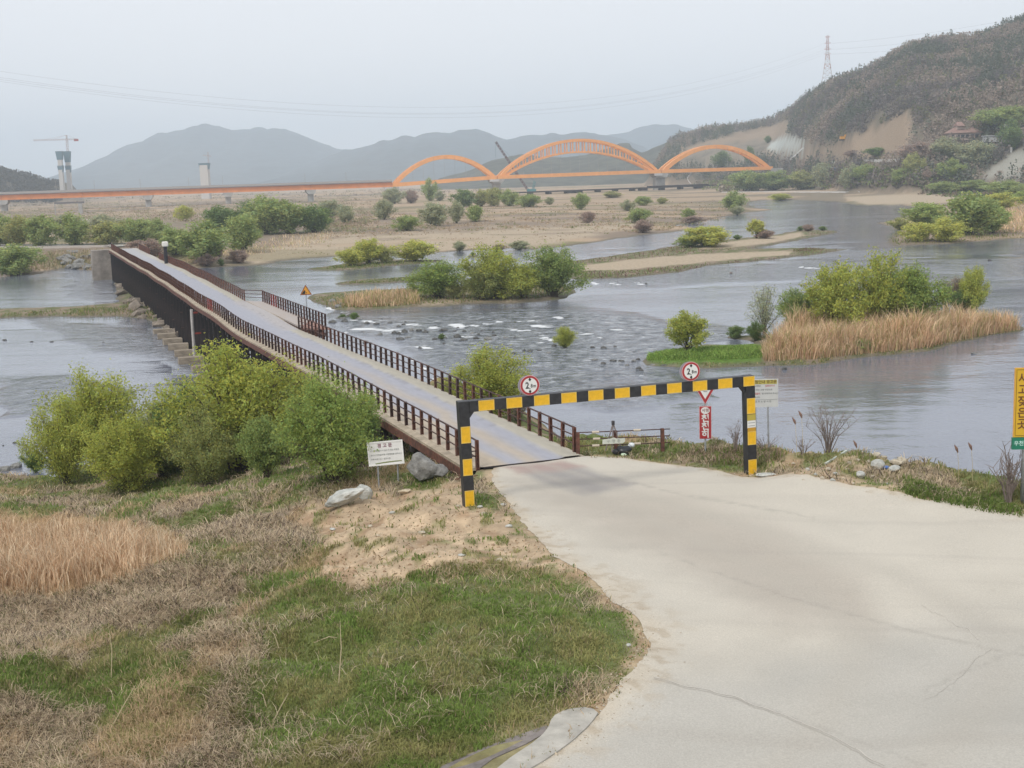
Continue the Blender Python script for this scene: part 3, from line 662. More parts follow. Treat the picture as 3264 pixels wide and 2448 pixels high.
def deck_material(m):
    n = m.node_tree.nodes; l = m.node_tree.links; b = n["Principled BSDF"]; b.inputs['Roughness'].default_value = .62
    a = n.new("ShaderNodeAttribute"); a.attribute_name = "Col"
    tc = n.new("ShaderNodeTexCoord"); mp = n.new("ShaderNodeMapping"); mp.inputs['Scale'].default_value = (2.2, .5, 1); l.new(tc.outputs['Object'], mp.inputs[0])
    t = n.new("ShaderNodeTexNoise"); t.inputs['Scale'].default_value = 2.5; t.inputs['Detail'].default_value = 7; l.new(mp.outputs[0], t.inputs['Vector'])
    r = n.new("ShaderNodeMapRange"); r.inputs[3].default_value = .82; r.inputs[4].default_value = 1.18; l.new(t.outputs['Fac'], r.inputs[0])
    mx = n.new("ShaderNodeMix"); mx.data_type = 'RGBA'; mx.blend_type = 'MULTIPLY'; mx.inputs[0].default_value = 1
    l.new(a.outputs['Color'], mx.inputs[6]); l.new(r.outputs[0], mx.inputs[7]); l.new(mx.outputs[2], b.inputs['Base Color'])
deck_material(M_DECK)
DW = 3.95
ts = np.linspace(-.05, DW, 28); ss = np.r_[np.linspace(0, 60, 160), np.linspace(60.8, BL, 150)]
SS, TT = np.meshgrid(ss, ts, indexing='ij')
wob = (fbm(SS * .35, TT * 0 + 3, 3) - .5); wob2 = (fbm(SS * .8, TT * 2, 3) - .5)
lil = np.array([.315, .32, .365]); tan = np.array([.42, .345, .25]); tan2 = np.array([.40, .37, .30])
dc = np.tile(lil, (SS.size, 1)); T_, S_ = TT.ravel(), SS.ravel(); w_ = wob.ravel(); w2 = wob2.ravel()
nearf = sstep(60, 5, S_)
dc = mixc(dc, tan, sstep(.75 + .5 * nearf, .5 + .3 * nearf, T_ + w_ * .7 + w2 * .3) * .95)
mid = np.exp(-((T_ - 2.15 - w_ * .8) / (.26 + .14 * nearf)) ** 2)
dc = mixc(dc, tan, mid * sstep(45, 4, S_) * .8)
bay0, bay1 = BLc(P(920, 1035, 5))[1], BLc(P(745, 955, 5))[1]; inbay = sstep(bay0 - .6, bay0 + .4, S_) * sstep(bay1 + .6, bay1 - .2, S_)
dc = mixc(dc, (.36, .335, .33), inbay * sstep(2.4, 3.4, T_)); dc = mixc(dc, tan2, sstep(3.12, 3.3, T_ + w_ * .25 + w2 * .22) * .95 * (1 - inbay))
streak = sstep(.55, .75, fbm(S_ * 3.1, T_ * 0, 2)) * sstep(2.9, 3.2, T_) * (T_ < 3.3)
dc = mixc(dc, (.2, .19, .2), streak * .5)
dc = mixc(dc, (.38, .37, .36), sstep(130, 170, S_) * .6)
dz = np.array([sag(s) for s in ss])[:, None] + .05 * sstep(3.15, 3.3, TT) + 0 * TT
dv = np.stack([TT.ravel(), SS.ravel(), dz.ravel()], 1)
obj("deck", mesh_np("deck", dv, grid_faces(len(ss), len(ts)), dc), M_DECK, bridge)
# raised verge slab at the edges, edge beams, under-beams
def ribbon(t0, t1, z0, z1, s0, s1, st=1.5):
    mb = MB(); k = max(2, int((s1 - s0) / st)); pv = []
    for i in range(k + 1):
        s = s0 + (s1 - s0) * i / k; z = sag(s); pv += [(t0, s, z + z0), (t1, s, z + z0), (t1, s, z + z1), (t0, s, z + z1)]
    fs = [(0, 1, 2, 3), (4 * k + 3, 4 * k + 2, 4 * k + 1, 4 * k)]
    for i in range(k):
        for j in range(4): fs.append((4 * i + j, 4 * i + 4, 4 * i + 4 + (j + 1) % 4, 4 * i + (j + 1) % 4) if 0 else (4 * i + j, 4 * (i + 1) + j, 4 * (i + 1) + (j + 1) % 4, 4 * i + (j + 1) % 4))
    mb.add(pv, fs); return mb
M_TANEDGE = mat("dusty_edge_plate", (.43, .36, .27), .9, var=.35, scale=1.5, bump=.2, bscale=10)
for (t0, t1) in ((-.42, -.052), (DW + .002, DW + .16)):
    o = ribbon(t0, t1, -.10, -.003, 0, BL).build("edge_plate", M_TANEDGE, bridge); fix_normals(o)
for t in (-.36, .9, 2.0, 3.1, DW + .04):
    o = ribbon(t - .10, t + .10, -.42, -.104, .2, BL, 3).build("edge_beam" if t < 0 or t > 3.5 else "girder", M_RUST if t < 0 or t > 3.5 else M_RUSTD, bridge); fix_normals(o)
# deck plate joint lines
seam = MB().box((1.95, -.06, 4.985), (3.5, .06, .05)).build("deck_end_joint", M_RUSTD, bridge)
# -- railings
POST_H = .98
pm = MB()
pm.box((0, 0, POST_H / 2 - .1), (.016, .11, POST_H + .2)); pm.box((-.05, 0, POST_H / 2 - .1), (.012, .11, POST_H + .2), None)
pm = MB().box((-.05, 0, POST_H / 2 - .06), (.014, .13, POST_H + .12)).box((.05, 0, POST_H / 2 - .06), (.014, .13, POST_H + .12)).box((0, 0, POST_H / 2 - .06), (.086, .014, POST_H + .12))
pmesh = pm.mesh("post"); pmesh.materials.append(M_RUST)
M_RUST2 = mat("rusted_steel_dark", (.085, .042, .034), .8, var=.5, scale=6, bump=.4, bscale=40, col2=(.035, .022, .02))
M_RUSTR = mat("red_painted_steel", (.33, .05, .035), .7, var=.4, scale=5)
def rail_run(name, pts, spacing, label, single=10 ** 9, rails=(.97, .66, .36), r=.026, first=True, last=True, matf=None):
    """pts: local (t, s, base height) polyline; returns the railing part"""
    rl = obj(name, None, None, bridge)
    if label: rl['label'] = label
    pts = [Vector(p) for p in pts]
    seg = [(pts[i + 1] - pts[i]).length for i in range(len(pts) - 1)]; L = sum(seg)
    def at(d):
        for i, q in enumerate(seg):
            if d <= q or i == len(seg) - 1: 
                v = pts[i] + (pts[i + 1] - pts[i]) * (d / q if q else 0); return v, (pts[i + 1] - pts[i])
            d -= q
    k = max(1, round(L / spacing)); rest = MB(); kk = 0
    for i in range(k + 1):
        if (i == 0 and not first) or (i == k and not last): continue
        v, dr = at(L * i / k); ang = math.atan2(dr.y, dr.x) - math.pi / 2
        lean = random.gauss(0, .012)
        if kk < single:
            o = obj("post", pmesh, None, rl, v, (lean, random.gauss(0, .012), ang + random.gauss(0, .05)))
            o.scale = (1, 1, random.uniform(.98, 1.03)); kk += 1
            mm = matf(v.y) if matf else M_RUST
            if mm is not M_RUST:
                o.material_slots[0].link = 'OBJECT'; o.material_slots[0].material = mm
        else:
            Mr = Matrix.Rotation(ang, 3, 'Z'); rest.box((v.x, v.y, v.z + POST_H / 2 - .05), (.11, .12, POST_H + .1), Mr)
    if rest.v: tag(rest.build("far_posts", M_RUST, rl), kind='stuff')
    for h in rails:
        npt = max(2, int(L / 2.3) + 1)
        cp = []
        for i in range(npt):
            v, _ = at(L * i / (npt - 1)); cp.append((v.x, v.y, v.z + h + random.gauss(0, .006)))
        MB().tube(cp, r if h < .9 else r * 1.25, 6).build("rail", M_RUST2 if not matf else M_RUST2, rl)
    return rl
def lpts(t, s0, s1, dz=0.0, st=3.0):
    k = max(1, int(abs(s1 - s0) / st)); return [(t, s0 + (s1 - s0) * i / k, sag(s0 + (s1 - s0) * i / k) + dz) for i in range(k + 1)]
def rustf(s):
    if 66.5 < s < 69: return M_RUSTR
    if s < 9: return M_RUST
    if s < 62: return M_RUST if random.random() < .25 else M_RUST2
    return M_RUST
rail_run("railing", lpts(.0, .0, BL - .4), 1.13, "left hand railing of rusty posts along the whole bridge", 150, matf=rustf)
# right side: find bay limits along the bridge from the photo
s_near = BLc(P(1817, 1446, 5))[1]; s_b0 = BLc(P(920, 1035, 5))[1]; s_b1 = BLc(P(745, 955, 5))[1]
TR = DW + .02
tA, sA = BLc(P(838, 955, 5)); tB, sB = BLc(P(1037, 1036, 5)); s_p = BLc(P(1022, 1078, 5))[1]
rail_run("railing", lpts(TR, s_near, s_b0 - .2), 1.13, "right hand railing between the road and the passing bay", 150, matf=rustf)
s_f0 = BLc(P(475, 836, 5))[1]; s_f1 = BLc(P(447, 813, 5))[1]
rail_run("railing", lpts(TR, s_b1 + .1, s_f0), 1.13, "right hand railing beyond the passing bay", 0, matf=rustf)
rail_run("railing", lpts(TR, s_f1, BL - 6), 1.13, "short rusty railing at the far end", 0)
zb = sag((s_b0 + s_b1) / 2)
rail_run("railing", [(TR, s_b1 + .1, zb), (tA, sA, zb)], 1.9, "open three bar railing across the far end of the passing bay", first=False, last=False)
rail_run("railing", [(tA, sA, zb), (tB, sB, zb)], .98, "outer railing of the passing bay", matf=rustf)
# passing bay plates
def plate(name, pts, m, th=.12, par=bridge):
    k = len(pts); mb = MB(); mb.add([tuple(p) for p in pts] + [(p[0], p[1], p[2] - th) for p in pts], [tuple(range(k)), tuple(range(k, 2 * k))[::-1]] + [(i, i + k, (i + 1) % k + k, (i + 1) % k) for i in range(k)])
    o = mb.build(name, m, par); fix_normals(o); return o
M_BAY = mat("passing_bay_deck", (.36, .335, .33), .85, var=.2, scale=1.2, bump=.15, bscale=12, col2=(.40, .34, .29))
M_BAYR = mat("rusty_bay_plate", (.36, .21, .17), .85, var=.35, scale=1.5, bump=.2, bscale=12)
sM, tM = BLc(P(985, 1012, 5))[1], BLc(P(985, 1012, 5))[0]
plate("passing_bay_deck", [(DW + .165, s_b0, zb - .004), (tM + .15, sM, zb - .004), (tA + .25, sA + .15, zb - .004), (DW + .165, s_b1 + .3, zb - .004)], M_BAY)
plate("taper_plate", [(DW + .175, s_b0 - 1.3, zb - .01), (tB + .15, sB - .6, zb - .01), (tB + .2, sB, zb - .01), (tM + .2, sM - .02, zb - .01), (DW + .175, s_b0 - .02, zb - .01)], M_BAYR, .10)
for i in range(5):
    f = i / 4
    a = Vector((DW + .3, s_b0 - 1.6 + f * 2, zb - .35 - .14 * (i % 2))); b_ = Vector((tB * .98, sB - .9 + f * 2.2, zb - .35 - .14 * (i % 2)))
    MB().bar(a, b_, .16, .22).build("bay_beam", M_RUST2, bridge)
for i in range(4):
    f = (i + .5) / 4; MB().bar((DW + (tB - DW) * f, s_b0 - 2.0, zb - .25), (DW + (tB - DW) * f, s_b1 + .2, zb - .25), .16, .22).build("bay_beam", M_RUST2, bridge)
for s in (sB - .4, (sA + sB) / 2, sA - .2):
    tq = tB + (tA - tB) * (s - sB) / (sA - sB)
    MB().box((tq - .3, s, (zb - .3 - 1.3) / 2), (.24, .24, zb - .3 + 1.3)).build("pile", M_RUSTD, bridge)
# small second bay at the far end
t2, s2 = BLc(P(515, 830, 5)); s3 = BLc(P(448, 812, 5))[1]
plate("far_bay_deck", [(DW + .165, s_f0 - 3, 4.99), (t2 + .1, s2 - 4, 4.99), (t2 + .1, s2 + 3, 4.99), (DW + .165, s_f1 + .5, 4.99)], M_BAY)
rail_run("railing", [(t2, s2 - 4, 5), (t2, s2 + 3, 5)], 1.1, "short railing of the small far bay", 0)
# -- piles, caps, bracing, footings
pilem = MB().box((0, -.13, 0), (.28, .025, 1)).box((0, .13, 0), (.28, .025, 1)).box((0, 0, 0), (.03, .235, 1)).mesh("pile"); pilem.materials.append(M_RUSTD)
M_BLOCK = mat("footing_concrete", (.36, .30, .23), .95, var=.4, scale=2, bump=.5, bscale=8)
blockm = MB().box((0, 0, 0), (1, 1, 1)).mesh("footing"); blockm.materials.append(M_BLOCK)
nb = int(BL / 2.6)
for i in range(nb):
    s = 1.6 + i * 2.6; z1 = sag(s) - .425
    w = BW(2, s); g = float(H(np.array([w[0]]), np.array([w[1]]))[0]); zb0 = min(g, 0) - .3 if g < .5 else g - .4
    if z1 - zb0 < .3: continue
    for t in (-.2, 3.9):
        o = obj("pile", pilem, None, bridge, (t, s, (z1 + zb0) / 2), (0, 0, 0)); o.scale = (1, 1, z1 - zb0)
    MB().box((1.85, s, z1 - .12), (4.7, .26, .24)).build("pile_cap", M_RUSTD, bridge)
    if s < 62 or i % 3 == 0:
        for zz in (z1 - 1.5, z1 - 3.0):
            if zz > zb0 + .4: MB().bar((-.30, s - .12, zz), (4.0, s - .12, zz + random.uniform(-.1, .1)), .10, .10).build("brace", M_RUST2, bridge)
    if s < 62 and i % 2 == 0 and z1 - 3.2 > zb0: MB().bar((-.32, s, z1 - 3.0), (-.32, s + 2.25, z1 - 1.5), .07, .07).build("brace", M_RUST2, bridge)
    if 24 < s < 62 or (62 <= s < 100 and i % 2):
        o = obj("footing", blockm, None, bridge, (random.uniform(-1.3, -.9), s + random.uniform(-.3, .3), random.uniform(.12, .3)), (0, 0, random.gauss(0, .06)))
        o.scale = (random.uniform(1.7, 2.3), random.uniform(.85, 1.15), .55)
# abutment at the far end with masonry face
fa = P(355, 800, 5); tq, sq = BLc(fa)
M_ABUT = mat("abutment_concrete", (.33, .29, .25), .95, var=.45, scale=.5, bump=.4, bscale=4)
o = MB().box((-.2, BL + 1.6, 2.2), (6.0, 3.0, 5.45)).build("far_abutment", M_ABUT, bridge)
# gauge pole beside the bridge
gp = P(622, 1165, -.4)
gt, gs = BLc(gp)
gauge = empty("water_gauge_pole", (gp[0], gp[1], -.5), BRZ, "tall pale water level pole standing in the river beside the dark piles", "pole")
MB().tube([(0, 0, 0), (0, 0, 5.0)], .13, 8).build("pole", mat("pale_painted_steel", (.50, .47, .44), .6, var=.3, scale=2), gauge)
for zz in (4.7, 2.9): MB().bar((.14, 0, zz), (1.0, .1, zz), .09, .14).build("bracket", M_RUSTR, gauge)
# stump of the bridge approach: end post by the boulder and loose bars
for h in (.60, .42): MB().tube([(.0, 0, 5.0 + h), (-.5, -.25, 5.0 + h + .06)], .024, 6).build('end_rail', M_RUST2, bridge)
MB().bar((-.9, -.2, 4.72), (.2, -.55, 4.86), .05, .05).build("loose_bar", M_RUST, bridge)
MB().bar((-.7, -.55, 4.62), (.3, -.7, 4.75), .05, .05).build("loose_bar", M_RUST, bridge)
for a, b_ in (((-1.4, .9, 4.1), (-.5, .4, 4.25)), ((-1.6, 1.8, 4.0), (-.5, .9, 4.35)), ((-.9, .5, 3.7), (-.85, .5, 4.5)), ((-1.5, 2.2, 4.25), (-.6, .6, 4.4))):
    MB().bar(a, b_, .10, .10).build("under_frame", M_RUST, bridge)
MB().box((-1.7, .7, 4.38), (.55, .12, .14)).build("yellow_timber", mat("yellow_paint_old", (.62, .40, .07), .7), bridge)
# ------------------------------------------------------------------ height limit gate
M_BLK = mat("black_gate_paint", (.026, .027, .031), .5, var=.6, scale=6, bump=.15, bscale=60)
M_YEL = mat("yellow_reflective_sheet", (.80, .46, .012), .45, var=.16, scale=7, bump=.08, bscale=40)
M_YEL_RIM = mat("yellow_sheet_rim", (.72, .50, .12), .4)
gl = P(1494, 1611, 5.0); gr = P(2392, 1518, 5.0)
gdir = gr - gl; GL = float(np.hypot(gdir[0], gdir[1])); grz = math.atan2(gdir[1], gdir[0])
gate = empty("height_limit_gate", gl, grz, "black and yellow striped height limit portal over the road at the bridge entrance", "height barrier")
PT = .33; HT = 3.31; LEAN = -.016; gate.rotation_euler = (0, -.0095, grz)
def gx(z): return LEAN * z
for name, x in (("upright", 0.0), ("upright", GL)):
    mb = MB(); v = []
    for z in (-.25, HT):
        for a, b_ in ((-1, -1), (1, -1), (1, 1), (-1, 1)): v.append((x + gx(z) + a * PT / 2, b_ * PT / 2, z))
    mb.add(v, [(3, 2, 1, 0), (4, 5, 6, 7)] + [(i, (i + 1) % 4, 4 + (i + 1) % 4, 4 + i) for i in range(4)])
    bevel(mb.build(name, M_BLK, gate), .012)
X0, X1 = gx(HT) + PT / 2 + .002, GL + gx(HT) - PT / 2 - .002
bevel(MB().box(((X0 + X1) / 2, 0, HT - .175), (X1 - X0, .30, .345)).build("crossbeam", M_BLK, gate), .012)
for sx, xx in ((1, X0), (-1, X1)):
    MB().add([(xx, -.1, HT - .352), (xx + sx * .17, -.1, HT - .352), (xx, -.1, HT - .56), (xx, .1, HT - .352), (xx + sx * .17, .1, HT - .352), (xx, .1, HT - .56)],
             [(0, 2, 1), (3, 4, 5), (0, 1, 4, 3), (1, 2, 5, 4), (0, 3, 5, 2)]).build("corner_gusset", M_BLK, gate)
def ysheet(x, z, w, h, y=-PT / 2 - .006, parent=gate, m=M_YEL, name="yellow_band", rim=True, tilt=0):
    o = MB().box((0, 0, 0), (w, .008, h)).build(name, m, parent, loc=(x, y, z), rot=(0, tilt, 0))
    if rim:
        q = .022
        for c, sz in (((0, -.006, h / 2 - q / 2), (w, .004, q)), ((0, -.006, -h / 2 + q / 2), (w, .004, q)), ((-w / 2 + q / 2, -.006, 0), (q, .004, h - 2 * q)), ((w / 2 - q / 2, -.006, 0), (q, .004, h - 2 * q))):
            MB().box(c, sz).build("rim", M_YEL_RIM, o)
    return o
for z0, z1 in ((.0, .50), (.98, 1.50), (2.00, 2.52)): ysheet(gx((z0 + z1) / 2), (z0 + z1) / 2 + .01, .30, z1 - z0)
for z0, z1 in ((.0, .50), (1.0, 1.45), (2.04, 2.56)): ysheet(GL + gx((z0 + z1) / 2), (z0 + z1) / 2 + .01, .30, z1 - z0)
ysheet(GL + gx(1.53), 1.525, .29, .13, m=mat("worn_orange_sheet", (.50, .27, .02), .5), rim=False, name="worn_band")
ysheet(GL + gx(1.9), 1.93, .30, .20, m=mat("olive_yellow_sticker", (.45, .36, .06), .5), rim=False, name="olive_sticker")
st_ = ysheet(GL + gx(1.7), 1.70, .30, .25, m=mat("white_sticker", (.72, .72, .68), .5), rim=False, name="white_sticker")
for dz_ in (.05, -.05): MB().box((0, -.006, dz_), (.24, .003, .02)).build("print_line", mat("sticker_print", (.25, .25, .26), .5), st_)
pitch = (GL - .72) / 10.0
for i in range(11):
    xc = .72 + gx(HT) + i * pitch + (-.05 if i == 10 else 0)
    if i == 10: ysheet(GL + gx(HT) - .05, HT - .17, .40, .32, y=-PT / 2 - .008)
    else: ysheet(xc, HT - .175, .505, .325, y=-.156)
# round 2.8 m discs standing on the crossbeam
M_WHITE = mat("sign_white", (.74, .74, .72), .4, var=.06, scale=3)
M_RED = mat("sign_red", (.36, .025, .03), .4)
M_REDRIM = mat("sign_rim_pink", (.62, .36, .36), .5)
M_BLKT = mat("sign_black", (.015, .015, .015), .5)
M_GREY = mat("sign_back_grey", (.33, .31, .36), .5)
def ngon(r, k=40, ph=0): return [(r * math.cos(ph + 2 * math.pi * i / k), r * math.sin(ph + 2 * math.pi * i / k)) for i in range(k)]
def disc_sign(px, py, rot, label):
    f = .0
    # place on the beam: solve x along the gate for the photo column
    best = min(np.linspace(0, GL, 400), key=lambda x: abs(PX([gl[0] + math.cos(grz) * x, gl[1] + math.sin(grz) * x, gl[2] + HT + .2])[0] - px))
    w = (gl[0] + math.cos(grz) * best + math.sin(grz) * .19, gl[1] + math.sin(grz) * best - math.cos(grz) * .19)
    zz = min(np.linspace(7.6, 9.2, 200), key=lambda z: abs(PX([w[0], w[1], z])[1] - py))
    e = empty("height_limit_sign", (w[0], w[1], zz), grz + rot, label, "road sign", "round height limit signs on the gate")
    MB().prism(ngon(.315), -.006, .006).build("rim_plate", M_REDRIM, e)
    MB().prism(ngon(.295), -.014, -.007).build("red_ring", M_RED, e)
    MB().prism(ngon(.235), -.020, -.015).build("white_face", M_WHITE, e)
    text("2", .28, M_BLKT, e, (-.085, -.024, -.005), bold=.006, sx=.85)
    text(".", .22, M_BLKT, e, (-.005, -.024, -.045), bold=.004)
    text("8", .16, M_BLKT, e, (.055, -.024, -.02), sx=.85, bold=.002)
    text("m", .15, M_BLKT, e, (.15, -.024, -.02), sx=.8, bold=.002)
    for sgn in (1, -1):
        MB().prism([(-.045, sgn * .165), (.045, sgn * .165), (.018, sgn * .225), (-.018, sgn * .225)] if 0 else [(0, sgn * .13), (.045, sgn * .185), (.012, sgn * .235), (-.012, sgn * .235), (-.045, sgn * .185)], -.026, -.021).build("arrow_mark", M_BLKT, e)
    MB().prism(ngon(.31), .05, .058).build("back_plate", M_GREY, e, loc=(-.06, 0, 0))
    MB().box((0, .03, -.22), (.06, .05, .35)).build("bracket", M_BLK, e)
    return e
disc_sign(1684, 1228, -.05, "round red and white 2.8 m limit sign over the left part of the gate")
disc_sign(2194, 1184, -.05, "round red and white 2.8 m limit sign over the right part of the gate")
# ------------------------------------------------------------------ yield and slow signs behind the gate
w = GB(2249, 1447)
sg = empty("yield_sign", w, -.05, "red and white triangular yield sign with a red panel on the bank behind the gate", "road sign")
s_px = 4200 / w[1]
def zat(py, w=None, y=None):
    y_ = y if y is not None else w
    return min(np.linspace(3, 12, 900), key=lambda z: abs(PX([y_[0], y_[1], z])[1] - py)) - y_[2]
zt = zat(1287, y=w)
MB().tube([(0, .05, -.4), (0, .05, zt + .85)], .035, 8).build("pole", M_STEEL, sg)
tri = lambda s, zc: [(0, zc - s * .5774), (s / 2, zc + s * .2887), (-s / 2, zc + s * .2887)]
zc = zt + .88 * .5774
MB().prism(tri(.92, zc), -.006, .006).build("rim_plate", M_REDRIM, sg); MB().prism(tri(.86, zc), -.012, -.007).build("red_border", M_RED, sg); MB().prism(tri(.58, zc), -.018, -.013).build("white_face", M_WHITE, sg)
text("양보", .15, M_BLKT, sg, (0, -.022, zc + .06)); text("YIELD", .06, M_BLKT, sg, (0, -.022, zc - .06))
z1, z0 = zat(1296, y=w), zat(1398, y=w)
pan = MB().box((0, 0, (z1 + z0) / 2), (.40, .012, z1 - z0)).build("slow_panel", M_RED, sg); pan['label'] = "red panel with white slow lettering"
MB().box((0, .010, (z1 + z0) / 2), (.43, .008, z1 - z0 + .03)).build("slow_panel_rim", M_REDRIM, sg)
MB().prism([(x * 1.25, z + z1 - .14) for x, z in ngon(.125, 28)], -.012, -.007).build("white_oval", M_WHITE, sg)
text("서행", .14, mat("sign_brown_text", (.25, .12, .12), .5), sg, (0, -.016, z1 - .14), bold=.002)
hh = (z1 - z0 - .30) / 3
for i, ch in enumerate("천천히"): text(ch, .30, M_WHITE, sg, (0, -.016, z1 - .30 - hh * (i + .5) + .01), bold=.008, sx=1.05)
# ------------------------------------------------------------------ guidance board right of the gate
w = GB(2452, 1437)
ib = empty("guidance_board", w, -.04, "white notice board with a yellow header behind the right leg of the gate", "notice board")
za, zb_ = zat(1208, y=w), zat(1297, y=w); W_ = .99
M_BOARD = mat("board_grey_white", (.55, .56, .55), .5, var=.08, scale=2)
MB().box((-.18, 0, (za + zb_) / 2), (W_, .02, za - zb_)).build("board", M_BOARD, ib)
MB().box((-.20, -.014, za - .105), (W_ - .06, .006, .15)).build("yellow_header", mat("header_yellow", (.48, .42, .10), .5), ib)
text("위험안내 경고문", .135, mat("header_brown_text", (.14, .09, .02), .5), ib, (-.19, -.019, za - .105), bold=.003)
M_TXT = mat("dark_print", (.10, .11, .11), .6); M_TXTR = mat("red_print", (.45, .12, .12), .6)
text("이 교량은", .075, M_TXT, ib, (-.60, -.012, za - .25), align='LEFT'); text("집중호우시", .075, M_TXTR, ib, (-.15, -.012, za - .25), align='LEFT', bold=.001)
text("침수되는 교량 구간으로", .075, M_TXT, ib, (-.62, -.012, za - .39), align='LEFT'); text("통행금지", .08, M_TXTR, ib, (-.62, -.012, za - .53), align='LEFT', bold=.002)
text("및 우회하여 주시기", .075, M_TXT, ib, (-.27, -.012, za - .53), align='LEFT'); text("바랍니다", .075, M_TXT, ib, (-.62, -.012, za - .66), align='LEFT')
MB().box((-.18, -.013, za - .745), (W_ - .04, .004, .006)).build("divider_line", M_TXT, ib); text("공 주 소 방 서 장", .085, M_TXT, ib, (-.22, -.012, za - .82))
MB().tube([(.0, .05, -.4), (-.06, .03, zb_ + .5)], .032, 8).build("pole", M_STEEL, ib); MB().tube([(-.46, .05, -.4), (-.50, .03, zb_ + .5)], .032, 8).build("pole", M_STEEL, ib)
# ------------------------------------------------------------------ yellow accident sign on the right
w = G(3259, 1600)[0]
ac = empty("accident_warning_sign", w, -.03, "tall yellow sign with brown Korean lettering over a green box at the right edge", "road sign")
za, zb_, zc_ = zat(1172, y=w), zat(1391, y=w), zat(1429, y=w)
q = 4200 / w[1]; xl = (3223 - 3259) / q
M_YS = mat("sign_yellow", (.62, .38, .02), .4, var=.05, scale=3); M_BRT = mat("brown_lettering", (.13, .045, .01), .5)
WY = -2 * xl + .02
MB().box((0, -.05, (za + zb_) / 2), (WY, .03, za - zb_)).build("yellow_panel", M_YS, ac)
MB().box((0, -.034, (za + zb_) / 2), (WY + .05, .012, za - zb_ + .03)).build("orange_rim", mat("sign_orange_rim", (.60, .34, .12), .5), ac)
for zz in (za - .045, zb_ + .045): MB().box((0, -.068, zz), (WY - .07, .004, .012)).build("border_line", M_BRT, ac)
for xx in (-WY / 2 + .035, WY / 2 - .035): MB().box((xx, -.068, (za + zb_) / 2), (.012, .004, za - zb_ - .11)).build("border_line", M_BRT, ac)
tx = (3246.5 - 3259) / q
for i, ch in enumerate("사고잦은곳"): text(ch, .33, M_BRT, ac, (tx, -.07, zat(1206 + 36.5 * i, y=w)), bold=.006, sx=.92)
M_GRN = mat("sign_green", (.01, .17, .10), .45)
MB().box((0, -.05, (zb_ + zc_) / 2 - .01), (WY + .09, .10, zb_ - zc_)).build("green_box", M_GRN, ac)
text("우천 결", .155, mat("pale_green_lettering", (.50, .72, .66), .5), ac, (xl - .015, -.105, (zb_ + zc_) / 2 - .01), align='LEFT', bold=.003)
MB().tube([(.02, .03, -.5), (.02, .03, za - .1)], .075, 12).build("pole", M_STEEL, ac, smooth=True)
# ------------------------------------------------------------------ white warning board by the boulder
w = G(1240, 1551)[0]
wb = empty("warning_board", w, .02, "white warning board on two grey legs next to the big grey boulder", "notice board")
q = 4200 / w[1]; zc = zat(1444, y=w)
bd = obj("board", None, None, wb, ((1234 - 1240) / q, 0, zc), (-.03, -.055, 0))
MB().box((0, 0, 0), (1.25, .025, .86)).build("panel", M_WHITE, bd)
M_FR = mat("board_frame_white", (.80, .80, .77), .45)
for c, s in (((0, -.02, .41), (1.27, .02, .045)), ((0, -.02, -.41), (1.27, .02, .045)), ((-.61, -.02, 0), (.045, .02, .775)), ((.61, -.02, 0), (.045, .02, .775))): MB().box(c, s).build("frame", M_FR, bd)
text("경 고 문", .16, mat("maroon_print", (.25, .12, .15), .6), bd, (-.01, -.02, .27), bold=.003)
M_TG = mat("faded_print", (.30, .32, .30), .6)
for k, (tx_, z_) in enumerate((("이 지역은 홍수시 침수가 되는 위험한", .10), ("곳이니 안전을위해 차량통행을 금하오니", -.05), ("우회 바랍 니다. 공주시장", -.20))): text(tx_, .068, M_TG, bd, (-.54, -.02, z_), align='LEFT')
MB().prism([(-.40, -.345), (-.1, -.315), (.25, -.30), (.55, -.30), (.55, -.325), (.25, -.335), (-.1, -.355), (-.38, -.375)], -.024, -.018).build("green_stroke", mat("green_stroke_paint", (.20, .24, .08), .6), bd)
for xx, yy in ((-.36, 0), (.34, .0)): MB().tube([(xx, .05, -.3), (xx - .01, .03, zc + .3)], .03, 8).build("leg", M_STEEL, wb)
# ------------------------------------------------------------------ three bar fence beside the bridge end with a lifebuoy stand
wl_, wr_ = P(1843, 1458, 4.9), P(2112, 1441, 4.95); fd = wr_ - wl_; FL = float(np.hypot(fd[0], fd[1])); frz = math.atan2(fd[1], fd[0])
fe = empty("rail_fence", (wl_[0], wl_[1], 4.9), frz, "low rusty three bar fence on the river bank between bridge and gate", "fence")
for xx in (0, FL * .445, FL): obj("post", pmesh, None, fe, (xx, 0, -.05), (0, 0, 1.57))
for i in (0, 1, 2):
    MB().tube([(-.03, 0, .92 - .25 * i), (FL * .5, .0, .905 - .25 * i), (FL + .28, 0, .90 - .25 * i)], .022, 6).build("bar", M_RUST2, fe)
M_TAPE = mat("faded_tape", (.52, .45, .36), .7)
for xx, i in ((FL * .21, 0), (FL * .21, 2), (FL * .70, 0), (FL * .70, 2), (FL * .22, 1)): MB().tube([(xx - .13, 0, .91 - .25 * i), (xx + .13, 0, .908 - .25 * i)], .045, 8).build("tape_wrap", M_TAPE, fe)
ls = empty("tripod_stand", (*(np.array(wl_[:2]) + np.array([math.cos(frz), math.sin(frz)]) * FL * .40 + np.array([math.sin(frz), -math.cos(frz)]) * .25), 4.9), frz,
           "thin pole tripod with a narrow white name board leaning at the low fence", "stand")
M_STICK = mat("grey_brown_pole", (.22, .18, .17), .8, var=.3, scale=8)
for a in ((-.28, 0), (-.08, -.25), (.32, .05)): MB().tube([(a[0], a[1], .25), (.02, 0, 1.27)], .022, 6).build("leg", M_STICK, ls)
MB().tube([(.02, 0, 1.2), (.02, 0, 1.34)], .06, 8).build("knot", mat("dark_rope", (.05, .045, .05), .9), ls)
